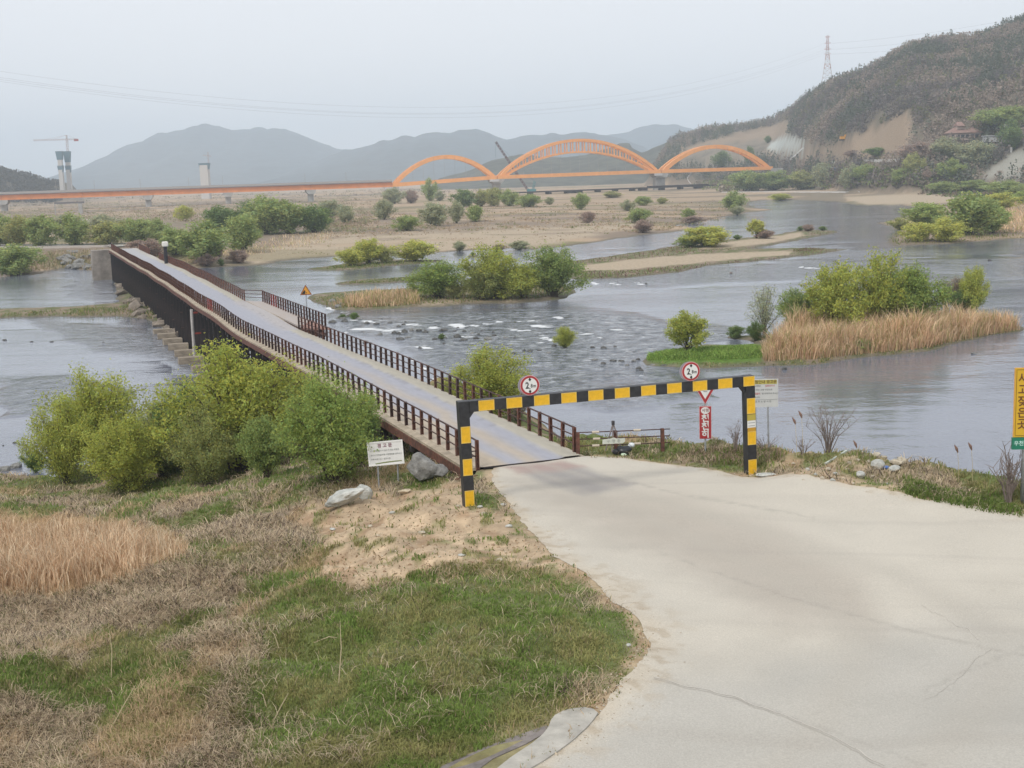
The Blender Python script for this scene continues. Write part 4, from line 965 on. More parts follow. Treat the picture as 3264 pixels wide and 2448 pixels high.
bo = MB().add([(-.42, -.28, .56), (.32, -.28, .56), (.40, -.28, .62), (.40, -.28, .74), (.10, -.28, .74), (.0, -.28, .78), (-.12, -.28, .75), (-.42, -.28, .72), ] + [(-.42, -.26, .56), (.32, -.26, .56), (.40, -.26, .62), (.40, -.26, .74), (.10, -.26, .74), (.0, -.26, .78), (-.12, -.26, .75), (-.42, -.26, .72)],
              [tuple(range(8)), tuple(range(8, 16))[::-1]] + [(i, i + 8, (i + 1) % 8 + 8, (i + 1) % 8) for i in range(8)]).build("name_board", mat("board_pale_green", (.55, .57, .50), .6), ls); fix_normals(bo)
text("구  명  환", .13, M_TG, ls, (-.02, -.285, .65))
# rubbish bag and bottles
def blob(name, size, seed, m, parent=None, loc=(0, 0, 0), rot=(0, 0, 0), sub=3, amp=.35, freq=1.6, flat=0.0, facet=False):
    import bmesh
    bm = bmesh.new(); bmesh.ops.create_icosphere(bm, subdivisions=sub, radius=1)
    co = np.array([v.co[:] for v in bm.verts]); p = co * freq + np.array([seed * 3.1, seed * 1.7, seed * .9])
    d = vnoise(p[:, 0] + p[:, 2] * .7 + 30, p[:, 1] - p[:, 2] * .6 + 30) * .65 + vnoise(p[:, 0] * 2.3 + 60, p[:, 2] * 2.3 + p[:, 1] + 60) * .35
    k = 1 + (d - .5) * 2 * amp
    if facet: k = np.minimum(k, 1 + amp * .35)
    co = co * k[:, None]
    if facet:
        rr_ = np.random.default_rng(seed + 500)
        for _ in range(11 if sub > 2 else 6):
            n_ = rr_.normal(size=3); n_ /= np.linalg.norm(n_); h_ = rr_.uniform(.55, .86); dd = co @ n_ - h_
            co = co - np.maximum(dd, 0)[:, None] * n_ * .92
        co = co * 1.12 + rr_.normal(size=co.shape) * (.012 if sub > 2 else .0)
    co = co * np.array(size)
    for v, q_ in zip(bm.verts, co): v.co = q_
    me = bpy.data.meshes.new(name); bm.to_mesh(me); bm.free()
    if not facet: me.polygons.foreach_set('use_smooth', [True] * len(me.polygons))
    return obj(name, me, m, parent, loc, rot)
w = P(1990, 1447, 5.0)
rb = empty("rubbish_bag", w, 0, "dark rubbish bag lying in the grass at the foot of the three bar fence", "rubbish bag")
blob("bag", (.30, .22, .19), 3, mat("black_plastic", (.025, .027, .032), .35), rb, (0, 0, .14)); blob("bag_neck", (.16, .12, .10), 5, MATS["black_plastic"], rb, (-.30, -.02, .09))
bt = blob("plastic_bag", (.13, .09, .09), 7, mat("white_plastic", (.66, .70, .72), .4), None, (w[0] + .28, w[1] + .1, w[2] + .30)); tag(bt, "white plastic bag scrap on top of the black rubbish bag", "plastic bag")
bt = blob("plastic_cup", (.10, .07, .055), 9, mat("pale_green_plastic", (.50, .62, .46), .5), None, (w[0] - .05, w[1] - .35, w[2] + .05)); tag(bt, "pale green plastic scrap in the grass before the black bag", "litter")
bt = MB().tube([(0, 0, 0), (.45, -.35, 0)], .05, 8).build("plastic_bottle", mat("green_plastic", (.03, .26, .12), .4), None, loc=P(1832, 1402, 4.7)); tag(bt, "green bottle lying behind the last posts of the bridge railing", "bottle")
# ------------------------------------------------------------------ near stones
def rock(px, py, size, seed, m, label, cat="rock", group=None, rz=0.0, amp=.35, sub=3, sink=.25, rx=0.0, ry=0.0, name="boulder"):
    w = GB(px, py)
    o = blob(name, size, seed, m, None, (w[0], w[1], w[2] + size[2] * (1 - sink)), (rx, ry, rz), sub=4 if size[0] > .28 else sub, amp=amp, facet=True, freq=1.2)
    return tag(o, label, cat, group)
rock(1348, 1532, (.52, .48, .52), 2, M_ROCK, "large round grey boulder between the white board and the bridge end", sink=.12, amp=.28)
rock(1400, 1520, (.36, .34, .28), 8, M_ROCK, "smaller grey stone half hidden behind the large boulder", sink=.3)
rock(1100, 1612, (.70, .36, .28), 4, M_ROCKW, "long pale stone lying left of the dirt patch", ry=-.30, rz=.1, sink=.15)
rock(1160, 1590, (.30, .28, .26), 14, M_ROCKW, "pale lump at the upper end of the long pale stone", sink=.2)
rock(1290, 1572, (.22, .13, .09), 6, mat("stone_tan", (.50, .42, .30), .9, var=.3, scale=5), "small tan stone on the dirt below the white board", sink=.3)
rock(2440, 1518, (.34, .22, .05), 12, M_ROCKW, "flat white slab at the foot of the right gate leg", sink=.2)
rock(2002, 2060, (.05, .04, .035), 5, M_ROCKW, "tiny white pebble at the grass edge of the road", name="pebble")
rbl = [(2800, 1492, .32, .26), (2790, 1450, .30, .12), (2815, 1462, .20, .10), (2850, 1502, .28, .13), (2855, 1478, .34, .12), (2872, 1476, .26, .16), (2742, 1520, .26, .14), (2705, 1480, .12, .08), (2640, 1500, .14, .08), (2575, 1500, .10, .07), (2560, 1535, .09, .06),
       (2620, 1528, .12, .07), (2655, 1535, .12, .06), (2770, 1475, .12, .08), (2780, 1520, .10, .06), (2827, 1544, .07, .04), (2735, 1470, .09, .06), (2690, 1530, .08, .05), (2600, 1515, .12, .06), (2530, 1480, .08, .05), (2500, 1505, .08, .05), (2665, 1512, .13, .07), (2720, 1545, .07, .05), (2700, 1500, .08, .05)]
M_RUB = mat("rubble_tan", (.50, .44, .34), .9, var=.35, scale=4, bump=.5, bscale=8)
for i, (a, b_, r_, h_) in enumerate(rbl):
    rock(a, b_, (r_ * .78, r_ * .55, h_ * .8), 20 + i, M_ROCKW if i % 3 == 0 else M_RUB, "broken tan stone or concrete lump among the rubble on the right bank", "rubble", "rubble on the right bank", rz=i * 1.3, sub=2, name="rubble")
w = GB(2630, 1483); o = MB().bar((0, 0, .05), (.95, .9, .28), .07, .05).build("plank", mat("pale_grey_timber", (.48, .52, .46), .8, var=.2, scale=4), loc=w); tag(o, "pale grey board lying slanted across the rubble", "plank")
w = GB(2825, 1492); o = blob("litter_scrap", (.11, .08, .05), 31, mat("blue_plastic", (.05, .14, .40), .4), None, w + np.array([0, 0, .06])); tag(o, "small blue plastic scrap among the rubble", "litter")
# loose stones beside the left upright and on the dirt
LST = ["loose pale stone touching the left side of the left gate leg", "pale pebble just right of the left gate leg foot", "pale stone below the grass strip beside the left gate leg", "stone on the road edge right of the left gate leg", "stone at the lower road edge of the bare soil", "stone in the middle of the bare soil below the gate leg",
       "stone at the left edge of the bare soil under the long pale stone", "leftmost small stone on the bare soil", "stone in the centre of the bare soil below the white board", "stone between the gate leg and the road on bare soil", "small stone at the road edge above the green mound", "stone on the bare soil right below the long pale stone"]
for i, (a, b_) in enumerate([(1462, 1616), (1530, 1618), (1540, 1640), (1605, 1772 - 160), (1592, 1788), (1470, 1770), (1180, 1680), (1060, 1690), (1345, 1700), (1620, 1680), (1750, 1700), (1250, 1640)]):
    rock(a, b_, (.10, .08, .045), 60 + i, M_ROCKW if i % 2 else M_RUB, LST[i], "stone", "loose stones on the bare soil", sub=2, name="stone")
# ------------------------------------------------------------------ distant mountains (real ridges at their own distance)
def ridge(name, sky_pts, dist, depth, base_out, mcol, seed, ridge_amp=.06, step=14):
    xs = np.array([p[0] for p in sky_pts], float); ysn = np.array([p[1] for p in sky_pts], float)
    cols = np.arange(xs.min(), xs.max() + step, step); rows = 26; V = []
    yy = np.interp(cols, xs, ysn); top = PD(cols, yy, dist)
    top[:, 2] += (fbm(cols / 60.0 + seed, cols * 0 + seed, 4) - .5) * (dist * .006) * np.clip((top[:, 2]) / 80, 0, 1)
    for j in range(rows * 2 - 1):
        t = (j - (rows - 1)) / (rows - 1)          # -1 near foot .. 0 crest .. 1 far foot
        k = 1 - abs(t); prof = k ** 1.15
        off = t * depth * (1.0 if t < 0 else .8)
        p = top.copy(); p[:, 1] += off; p[:, 0] *= (dist + off * .3) / dist
        hn = fbm(p[:, 0] / (depth * .22) + seed * 3, p[:, 1] / (depth * .5) + seed, 4) - .5
        z = p[:, 2] * prof + hn * top[:, 2] * .55 * math.sin(math.pi * min(1, k)) * (1 if t < 0 else .3)
        p[:, 2] = np.maximum(z, 0) - (3 if k == 0 else 0); V.append(p)
    V = np.stack(V, 0); ny, nx = V.shape[:2]
    o = obj(name, mesh_np(name, V.reshape(-1, 3), grid_faces(ny, nx), None, smooth=True), mcol)
    tag(o, kind='structure'); return o
M_MTN = mat("mountain_forest", (.055, .075, .085), .95, var=.5, scale=.02, bump=1, bscale=.05)
S1 = Q([(250, 560), (380, 500), (480, 410), (540, 375), (600, 345), (690, 290), (740, 270), (800, 230), (860, 222), (920, 200), (960, 165), (1000, 145), (1050, 135), (1120, 130), (1160, 120), (1220, 95), (1260, 97), (1300, 80), (1340, 90), (1400, 95), (1450, 115), (1520, 125),
    (1600, 120), (1640, 100), (1690, 103), (1720, 116), (1740, 108), (1780, 105), (1840, 120), (1900, 145), (1980, 190), (2080, 225), (2212, 245), (2500, 330), (2800, 480)], *C1)
ridge("mountain", S1, 5200, 1500, 0, M_MTN, 1)
S2 = Q([(-400, 420), (-200, 340), (0, 250), (60, 255), (150, 240), (230, 210), (300, 185), (350, 155), (380, 150), (450, 165), (520, 155), (620, 150), (720, 125), (800, 120), (850, 128), (900, 145), (1000, 170), (1150, 175), (1300, 160), (1450, 140), (1530, 142), (1600, 158), (1680, 172), (1780, 190), (1900, 230), (2050, 330)], *C2)
ridge("mountain_ridge", S2, 4300, 1300, 0, M_MTN, 2)
S3 = Q([(1400, 260), (1550, 190), (1700, 165), (1760, 150), (1850, 130), (1950, 105), (2080, 95), (2150, 100), (2250, 118), (2400, 112), (2500, 118), (2700, 125), (3200, 150)], *C2)
ridge("mountain_ridge", S3, 5600, 1200, 0, M_MTN, 3)
S4 = Q([(600, 440), (700, 415), (800, 390), (880, 350), (940, 325), (1000, 308), (1060, 290), (1130, 287), (1250, 300), (1400, 305), (1550, 290), (1700, 250), (1760, 215), (1820, 210), (1840, 240), (1900, 270), (2000, 240), (2100, 200), (2300, 150), (2600, 120)], *C2)
M_HILL2 = mat("wooded_rise", (.085, .085, .06), .95, var=.5, scale=.05, bump=1, bscale=.1)
ridge("wooded_hill", S4, 1750, 300, 0, M_HILL2, 4, step=8)
# ------------------------------------------------------------------ orange arch bridge
M_ORG = mat("orange_bridge_paint", (.86, .385, .125), .55, var=.12, scale=.3)
M_ORG2 = mat("orange_girder_paint", (.78, .27, .08), .6, var=.15, scale=.2)
M_PARA = mat("parapet_grey", (.36, .34, .33), .9)
M_PIER = mat("pier_concrete", (.42, .41, .39), .9, var=.2, scale=.3)
def ob_depth(px): return 850 + (px / 2460.0) * 110
def oz(px, py): return float(PD(px, py, ob_depth(px))[2])
def oxy(px): v = PD(px, 560, ob_depth(px)); return v[:2]
ob0, ob1 = oxy(-700), oxy(2462); od = (ob1 - ob0); OL = float(np.hypot(*od)); orz = math.atan2(od[1], od[0])
ob = empty("arch_bridge", (ob0[0], ob0[1], 0), orz, "long orange highway bridge with three orange arches and a low girder viaduct on the left", "bridge")
def osx(px):
    d = oxy(px) - ob0; return float(d @ (od / OL))
def bot(px): return oz(px, np.interp(px, [0, 1245, 1580, 2105, 2462], [638, 596, 571, 552, 541]))
def topg(px): return oz(px, np.interp(px, [0, 1245], [622, 581]))
OW = 13.0
def strip(name, pxs, zlo, zhi, y0, y1, m, par=ob):
    mb = MB(); pv = []; k = len(pxs)
    for p_, a, b_ in zip(pxs, zlo, zhi):
        x = osx(p_); pv += [(x, y0, a), (x, y1, a), (x, y1, b_), (x, y0, b_)]
    fs = [(0, 1, 2, 3), (4 * k - 1, 4 * k - 2, 4 * k - 3, 4 * k - 4)]
    for i in range(k - 1):
        for j in range(4): fs.append((4 * i + j, 4 * i + 4 + j, 4 * i + 4 + (j + 1) % 4, 4 * i + (j + 1) % 4))
    o = mb.add(pv, fs).build(name, m, par); fix_normals(o); return o
gpx = [-700, -300, 0, 260, 467, 723, 987, 1246]
for i in range(len(gpx) - 1):
    pp = np.linspace(gpx[i] + (1 if i else 0), gpx[i + 1], 4)
    b_ = [bot(p) if p >= 0 else bot(0) for p in pp]; t_ = [topg(p) if p >= 0 else topg(0) for p in pp]
    strip("girder", pp, b_, t_, 1.2, 3.6, M_ORG2); strip("girder", pp, b_, t_, OW - 3.6, OW - 1.2, M_ORG2)
pp = [p for p in gpx]
zt = np.array([topg(max(p, 0)) for p in pp])
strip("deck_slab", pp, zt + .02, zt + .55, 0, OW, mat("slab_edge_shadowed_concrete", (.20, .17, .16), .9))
strip("parapet", pp, zt + .57, zt + 1.9, .0, .3, M_PARA); strip("parapet", pp, zt + .57, zt + 1.9, OW - .3, OW, M_PARA)
rp = np.linspace(-650, 1240, 160)
for p in rp[::4]: pass
lampm = MB().box((0, 0, 3.4), (.16, .16, 6.8)).box((.0, .6, 6.8), (.16, 1.3, .14)).mesh("deck_lamp")
for p in (178, 300, 446, 600, 708, 970, 1100): obj("deck_lamp", lampm, M_PARA, ob, (osx(p), .35, topg(p) + .6))
def arch(pl, pr, apx, apy, thick, name, inner=None):
    xl, xr = osx(pl), osx(pr); zl = bot(pl) + 1.0; zr = bot(pr) + 1.0; xa = osx(apx); za = oz(apx, apy)
    n_ = 26; xs = np.linspace(xl, xr, n_); t = (xs - xl) / (xr - xl)
    base = zl + (zr - zl) * t; rise = za - (zl + zr) / 2
    par = 4 * t * (1 - t); zt_ = base + rise * (par ** .92)
    th = thick * (1.25 - .35 * par); sk = lambda q: q
    for y0 in (1.0, OW - 3.0):
        mb = MB(); pv = []
        for i in range(n_):
            yy = y0 + (1.6 if y0 < 5 else -1.6) * par[i] * .9
            z1 = zt_[i]; z0 = max(z1 - th[i], base[i] - 1.0)
            pv += [(xs[i], yy, z0), (xs[i], yy + 2.0, z0), (xs[i], yy + 2.0, z1), (xs[i], yy, z1)]
        fs = [(0, 1, 2, 3), (4 * n_ - 1, 4 * n_ - 2, 4 * n_ - 3, 4 * n_ - 4)]
        for i in range(n_ - 1):
            for j in range(4): fs.append((4 * i + j, 4 * i + 4 + j, 4 * i + 4 + (j + 1) % 4, 4 * i + (j + 1) % 4))
        o = mb.add(pv, fs).build("arch_rib", M_ORG, ob); fix_normals(o)
    for i in range(3, n_ - 3, 2): MB().box((xs[i], OW / 2, zt_[i] - th[i] * .7), (.9, OW - 4.5, .8)).build("cross_brace", M_ORG, ob)
    if inner:
        zi_ = oz(apx, inner); ri = zi_ - (zl + zr) / 2; tin = np.clip((t - .035) / .93, 0, 1)
        zin = base + ri * ((4 * tin * (1 - tin)) ** .95)
        for y0 in (1.3, OW - 2.9):
            mb = MB(); pv = []
            for i in range(1, n_ - 1):
                yy = y0 + (1.6 if y0 < 5 else -1.6) * par[i] * .9
                pv += [(xs[i], yy, zin[i] - .9), (xs[i], yy + 1.4, zin[i] - .9), (xs[i], yy + 1.4, zin[i] + .3), (xs[i], yy, zin[i] + .3)]
            k = n_ - 2; fs = [(0, 1, 2, 3), (4 * k - 1, 4 * k - 2, 4 * k - 3, 4 * k - 4)]
            for i in range(k - 1):
                for j in range(4): fs.append((4 * i + j, 4 * i + 4 + j, 4 * i + 4 + (j + 1) % 4, 4 * i + (j + 1) % 4))
            o = mb.add(pv, fs).build("lower_chord", M_ORG, ob); fix_normals(o)
            for q in np.linspace(.10, .90, 23):
                x = xl + (xr - xl) * q; za_ = np.interp(x, xs, zt_) - .8; zb_ = np.interp(x, xs, zin); yy = y0 + (1.6 if y0 < 5 else -1.6) * np.interp(x, xs, par) * .9
                if za_ - zb_ > .8: MB().box((x, yy + .7, (za_ + zb_) / 2), (.75 if y0 < 5 else .6, .9, za_ - zb_)).build("web_post", M_ORG, ob)
    # hangers
    for q in np.linspace(.1, .9, 9 if not inner else 15):
        x = xl + (xr - xl) * q; top_ = (np.interp(x, xs, zin) if inner else np.interp(x, xs, zt_) - 1); bt_ = zl + (zr - zl) * q
        MB().box((x, 2.2, (top_ + bt_) / 2), (.10, .10, top_ - bt_)).build("hanger", M_PARA, ob)
arch(1246, 1581, 1418, 494, 3.0, "l"); arch(1583, 2103, 1850, 442, 2.2, "m", inner=483); arch(2106, 2462, 2285, 461, 3.0, "r")
for a, b_ in ((1247, 1580), (1582, 2104), (2106, 2464)):
    pp = np.linspace(a, b_, 5); bb = np.array([bot(p) for p in pp])
    strip("tie_beam", pp, bb + (0 if a > 1300 else 0), bb + 2.5, .4, 2.4, M_ORG); strip("tie_beam", pp, bb, bb + 2.5, OW - 2.4, OW - .4, M_ORG)
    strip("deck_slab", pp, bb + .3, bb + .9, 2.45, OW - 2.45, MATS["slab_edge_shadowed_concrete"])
def pier(px, wtop, wcol, par=ob, capd=None):
    x = osx(px); zt_ = bot(max(px, 0)) - .02
    gx_, gy_ = ob0 + (od / OL) * x; g = 0.0
    MB().prism([(-wtop / 2, zt_), (-wtop / 2, zt_ - 1.3), (-wcol / 2, zt_ - 3.0), (wcol / 2, zt_ - 3.0), (wtop / 2, zt_ - 1.3), (wtop / 2, zt_)], .5, OW - .5).build("pier_cap", M_PIER, par, loc=(x, 0, 0))
    MB().box((x, OW / 2, (zt_ - 3) / 2 - .5), (wcol, 6.5, zt_ - 3 + 1.0)).build("pier", M_PIER, par)
for p in (-300, 3, 467, 723, 987): pier(p, 6.5, 3.6)
pier(1247, 9, 5); pier(1582, 9, 5.0); pier(2106, 10, 7.0)
for p, w_ in ((1247, 8), (1582, 8), (2106, 7)):
    x = osx(p); MB().box((x - 2.5, .6, bot(p) - .9), (w_ * .8, 2.2, 1.6)).build("bearing_block", mat("pale_bearing_concrete", (.52, .52, .52), .9), ob)
MB().box((osx(2462) + 3.5, OW / 2, (bot(2462) + 2) / 2 - 1), (9, OW + 1, bot(2462) + 2)).build("abutment", M_PIER, ob)
# ------------------------------------------------------------------ tower piers under construction, cranes
M_FORM = mat("blue_formwork", (.12, .20, .25), .7); M_TWR = mat("tower_concrete", (.52, .50, .48), .9)
def tower(px, w_px, ytop, dist, forms, label, yb=612, w2=None):
    w = PD(px, yb, dist); e = empty("concrete_tower", (w[0], w[1], 0), 0, label, "tower", "bridge towers under construction")
    q = 4200 / dist; zt_ = PD(px, ytop, dist)[2]; wd = w_px / q
    MB().box((0, 0, zt_ / 2), (wd, wd * 1.2, zt_)).build("shaft", M_TWR, e)
    for a, b_, ww in forms:
        za, zb_ = PD(px, a, dist)[2], PD(px, b_, dist)[2]; wf = ww / q
        MB().add([(-wf / 2, -wf / 2, za), (wf / 2, -wf / 2, za), (wf / 2, wf / 2, za), (-wf / 2, wf / 2, za), (-wf * .36, -wf * .4, zb_), (wf * .36, -wf * .4, zb_), (wf * .36, wf * .4, zb_), (-wf * .36, wf * .4, zb_)],
                 [(0, 1, 2, 3), (7, 6, 5, 4), (0, 4, 5, 1), (1, 5, 6, 2), (2, 6, 7, 3), (3, 7, 4, 0)]).build("formwork", M_FORM, e)
        MB().box((0, 0, za + .4), (wf * 1.04, wf * 1.04, .5)).build("work_platform", M_FORM, e)
    return e, zt_
tower(200, 12, 486, 1300, [(484, 509, 20), (530, 552, 16)], "left shaft of the distant twin towers with blue formwork")
tower(224, 12, 486, 1310, [(484, 517, 19), (530, 552, 16)], "right shaft of the distant twin towers under the tower crane")
tower(657, 25, 524, 1250, [(522, 548, 31)], "single distant concrete tower with dark blue formwork on top")
M_CR = mat("crane_steel", (.45, .36, .34), .7)
w = PD(226, 605, 1315); tc = empty("tower_crane", (w[0], w[1], 0), 0, "thin tower crane with a long jib above the distant twin towers", "crane")
def lat(a, b_, wd, nseg, m, par, name, r=.18):
    a = Vector(a); b_ = Vector(b_); d = (b_ - a); u = d.orthogonal().normalized() * wd / 2; v = d.normalized().cross(u); mb = MB()
    c = [u + v, u - v, -u - v, -u + v]
    for q in c: mb.bar(a + q, b_ + q, r)
    for i in range(nseg):
        p0, p1 = a + d * (i / nseg), a + d * ((i + 1) / nseg)
        for k in range(4): mb.bar(p0 + c[k], p1 + c[(k + 1) % 4], r * .7)
    return mb.build(name, m, par)
zc = float(PD(226, 444, 1315)[2]); zt_ = float(PD(226, 430, 1315)[2]); q = 4200 / 1315
lat((0, 0, 0), (0, 0, zc), 1.6, 16, M_CR, tc, "mast"); lat((0, 0, zc), (0, 0, zt_), 1.0, 3, M_CR, tc, "apex")
lat((0, 0, zc), (-100 / q, -4, zc), 1.0, 16, M_CR, tc, "jib", .14); lat((0, 0, zc), (30 / q, 2, zc), 1.0, 5, M_CR, tc, "counter_jib", .14)
MB().box((27 / q, 2, zc - .8), (4, 1.5, 2)).build("counterweight", mat("red_counterweight", (.35, .07, .06), .7), tc)
for t_ in (-70 / q, -40 / q, 27 / q): MB().bar((0, 0, zt_), (t_, 0, zc + .6), .12).build("tie_cable", M_CR, tc)
w = PD(670, 600, 1260); e = empty("tower_crane", (w[0], w[1], 0), 0, "faint thin crane mast standing at the single distant tower", "crane")
lat((0, 0, 0), (0, 0, float(PD(670, 484, 1260)[2])), 1.0, 10, M_CR, e, "mast", .1)
lat((-5, 0, float(PD(670, 494, 1260)[2])), (3, 0, float(PD(670, 498, 1260)[2])), .7, 5, M_CR, e, "jib", .09)
# crawler crane by the middle arch
w = PD(1693, 611, 1010); cc = empty("crawler_crane", (w[0], w[1], .8), 0, "teal crawler crane with a long leaning lattice boom behind the arches", "crane")
M_TEAL = mat("teal_crane_paint", (.05, .20, .22), .5)
MB().box((0, 0, .7), (6.5, 5, 1.1)).build("crawler_tracks", mat("track_black", (.03, .03, .03), .8), cc); MB().box((1.0, 0, 2.6), (5.5, 3.4, 2.4)).build("body", M_TEAL, cc); MB().box((-2.3, -1.2, 2.7), (1.6, 1.4, 2.6)).build("cab", M_TEAL, cc)
bt_ = PD(1580, 452, 1010); bo_ = (float(bt_[0] - w[0]), -2.0, float(bt_[2] - .8))
lat((-1.8, 0, 2.0), bo_, 1.1, 18, mat("boom_dark_red", (.13, .075, .08), .7), cc, "boom", .26)
lat((1.5, 0, 3.6), (3.0, 0, 9.5), 1.2, 3, M_TEAL, cc, "gantry", .2); MB().bar((3.0, 0, 9.5), bo_, .10).build("pendant_cable", M_TEAL, cc)
MB().bar(bo_, (bo_[0] - .4, -2.2, bo_[2] - 12), .10).build("hoist_cable", M_TEAL, cc)
# low dark trestle behind the floodplain, under the arches
w0, w1 = PD(1600, 604, 880), PD(2290, 602, 960); d_ = w1 - w0; TL = float(np.hypot(d_[0], d_[1]))
tb = empty("low_trestle", (w0[0], w0[1], 0), math.atan2(d_[1], d_[0]), "low dark temporary trestle bridge on stub piers beneath the orange arches", "bridge")
ztr = float(PD(1950, 603, 915)[2])
MB().box((TL / 2, 0, ztr), (TL, 6, .9)).build("deck", M_RUSTD, tb); MB().box((TL * .80, 0, ztr + .8), (TL * .28, 5.5, .9)).build("raised_deck", M_RUSTD, tb)
for q in (.04, .12, .20, .29, .33, .42, .50, .58, .63, .72, .81, .90): MB().box((TL * q, 0, ztr / 2 - .4), (2.2 if q not in (.29, .33, .63, .90) else 5, 5, ztr)).build("stub_pier", M_RUSTD, tb)
# unfinished crosshead on the left
w = PD(258, 680, 700); e = empty("unfinished_pier", (w[0], w[1], 0.5), .1, "lone concrete pier with a dark crossbeam in the scrub on the left", "pier")
zc = float(PD(258, 650, 700)[2]); MB().box((0, 0, zc / 2 - .5), (1.8, 1.8, zc + .6)).build("column", M_PIER, e); MB().box((-5.5, 0, zc + .3), (15, 2, 1.0)).build("crosshead", mat("grey_crosshead", (.16, .15, .15), .9), e)
MB().box((-13, 0, zc * .5), (.5, .5, zc)).build("thin_post", M_PIER, e)
# ------------------------------------------------------------------ power pylon and lines
M_PYR = mat("pylon_red", (.40, .20, .18), .6); M_PYW = mat("pylon_white", (.55, .53, .53), .6)
PYD = 1120.0; pw = PD(2636, 400, PYD); pgz = float(H(np.array([pw[0]]), np.array([pw[1]]))[0])
py = empty("power_pylon", (pw[0], pw[1], pgz - 1), -.2, "tall red and white lattice power pylon on the wooded hillside", "pylon")
ztp = float(PD(2633, 116, PYD)[2]) - pgz + 1; q = PYD / 4200
nb_ = 12
def ph(f): return max(1.0 + (1 - f) ** 1.7 * 11, 1.6) / 2
for k in range(nb_):
    f0, f1 = k / nb_, (k + 1) / nb_; mb = MB(); a0, a1 = ph(f0), ph(f1); z0, z1 = f0 * ztp, f1 * ztp
    cs = [(-1, -1), (1, -1), (1, 1), (-1, 1)]
    for i in range(4):
        c, d = cs[i], cs[(i + 1) % 4]
        mb.bar((c[0] * a0, c[1] * a0, z0), (c[0] * a1, c[1] * a1, z1), .26); mb.bar((c[0] * a0, c[1] * a0, z0), (d[0] * a1, d[1] * a1, z1), .15)
        mb.bar((d[0] * a0, d[1] * a0, z0), (c[0] * a1, c[1] * a1, z1), .15); mb.bar((c[0] * a1, c[1] * a1, z1), (d[0] * a1, d[1] * a1, z1), .15)
    mb.build("tower_section", M_PYR if (k % 2 == 1 or k > 8) and k > 4 else M_PYW, py)
arms = []
for zpx, ln in ((119, 8), (139, 10), (158, 11), (173, 11)):
    z = float(PD(2633, zpx, PYD)[2]) - pgz + 1; L = ln * q * .9; arms.append((z, L))
    mb = MB(); 
    for sgn in (-1, 1): mb.bar((0, -.6, z), (sgn * L, 0, z + .3), .22).bar((0, .6, z), (sgn * L, 0, z + .3), .22).bar((0, 0, z + 1.6), (sgn * L, 0, z + .35), .18)
    mb.build("crossarm", M_PYR, py)
M_WIRE = mat("wire_grey", (.16, .16, .17), .6)
def wire(p0, p1, sag_, r, label):
    pts = []
    for i in range(41):
        t = i / 40; p = p0 * (1 - t) + p1 * t; p = p.copy(); p[2] -= sag_ * 4 * t * (1 - t); pts.append(tuple(p))
    o = MB().tube(pts, r, 5).build("power_line", M_WIRE); tag(o, label, "cable", "overhead power lines"); return o
for k, ((z, L), yl) in enumerate(zip(arms[1:], (150, 170, 182))):
    for sgn, sd in ((-1, 'near'), (1, 'far')):
        a = np.array([pw[0] + sgn * L * .98, pw[1], pgz - 1 + z]); b_ = PD(-500, yl + sgn * 4, 520)
        if sgn == 1 and k != 1: continue
        wire(a, b_, 36, .026, f"{['upper', 'middle', 'lowest'][k]} {sd} overhead power line sagging across the whole sky to the left")
    a = np.array([pw[0] + L * .98, pw[1], pgz - 1 + z]); b_ = PD(3700, [-40, 0, 40][k], 900)
    wire(a, b_, 5, .04, f"{['upper', 'middle', 'lowest'][k]} overhead power line running right from the pylon over the hill")
# ------------------------------------------------------------------ things on the hillside and far bank
def hs(px, py_, name, label, cat, builder, group=None, rz=0):
    w = G(px, py_)[0]; e = empty(name, w, rz, label, cat, group); builder(e, 4200 / w[1]); return e
def temple(e, q):
    Wd = 95 / q; D = 8
    o = MB().box((0, 0, 1.6), (Wd, D, 3.4)).build("wall", mat("house_wall_pink", (.42, .33, .29), .9), e)
    for c, wd, h in ((-.18, .62, 3.3), (.30, .40, 3.2)):
        x = c * Wd; wdt = wd * Wd
        r_ = MB().add([(x - wdt / 2 - 1, -D / 2 - 1, h), (x + wdt / 2 + 1, -D / 2 - 1, h), (x + wdt / 2 + 1, D / 2 + 1, h), (x - wdt / 2 - 1, D / 2 + 1, h), (x - wdt / 2 + 2.4, 0, h + 2.6), (x + wdt / 2 - 2.4, 0, h + 2.6)],
             [(0, 1, 5, 4), (1, 2, 5), (2, 3, 4, 5), (3, 0, 4), (3, 2, 1, 0)]).build("roof", mat("faded_red_roof", (.30, .19, .16), .9, var=.3, scale=.8), e); fix_normals(r_)
    for i in range(6): MB().box((-Wd * .42 + i * Wd * .155, -D / 2 - .03, 1.6), (1.6, .06, 1.7)).build("window", mat("dark_window", (.05, .05, .06), .3), e)
    MB().box((-Wd * .15, 0, 5.8), (.22 * Wd, 5, 1.6)).build("upper_storey", MATS["house_wall_pink"], e)
    rr_ = MB().add([(-Wd * .28, -3.5, 6.6), (-Wd * .02, -3.5, 6.6), (-Wd * .02, 3.5, 6.6), (-Wd * .28, 3.5, 6.6), (-Wd * .23, 0, 8.6), (-Wd * .07, 0, 8.6)], [(0, 1, 5, 4), (1, 2, 5), (2, 3, 4, 5), (3, 0, 4), (3, 2, 1, 0)]).build("roof", MATS["faded_red_roof"], e); fix_normals(rr_)
hs(3070, 446, "hillside_house", "low wide house with a faded red tiled roof on the hillside at the right", "house", temple)
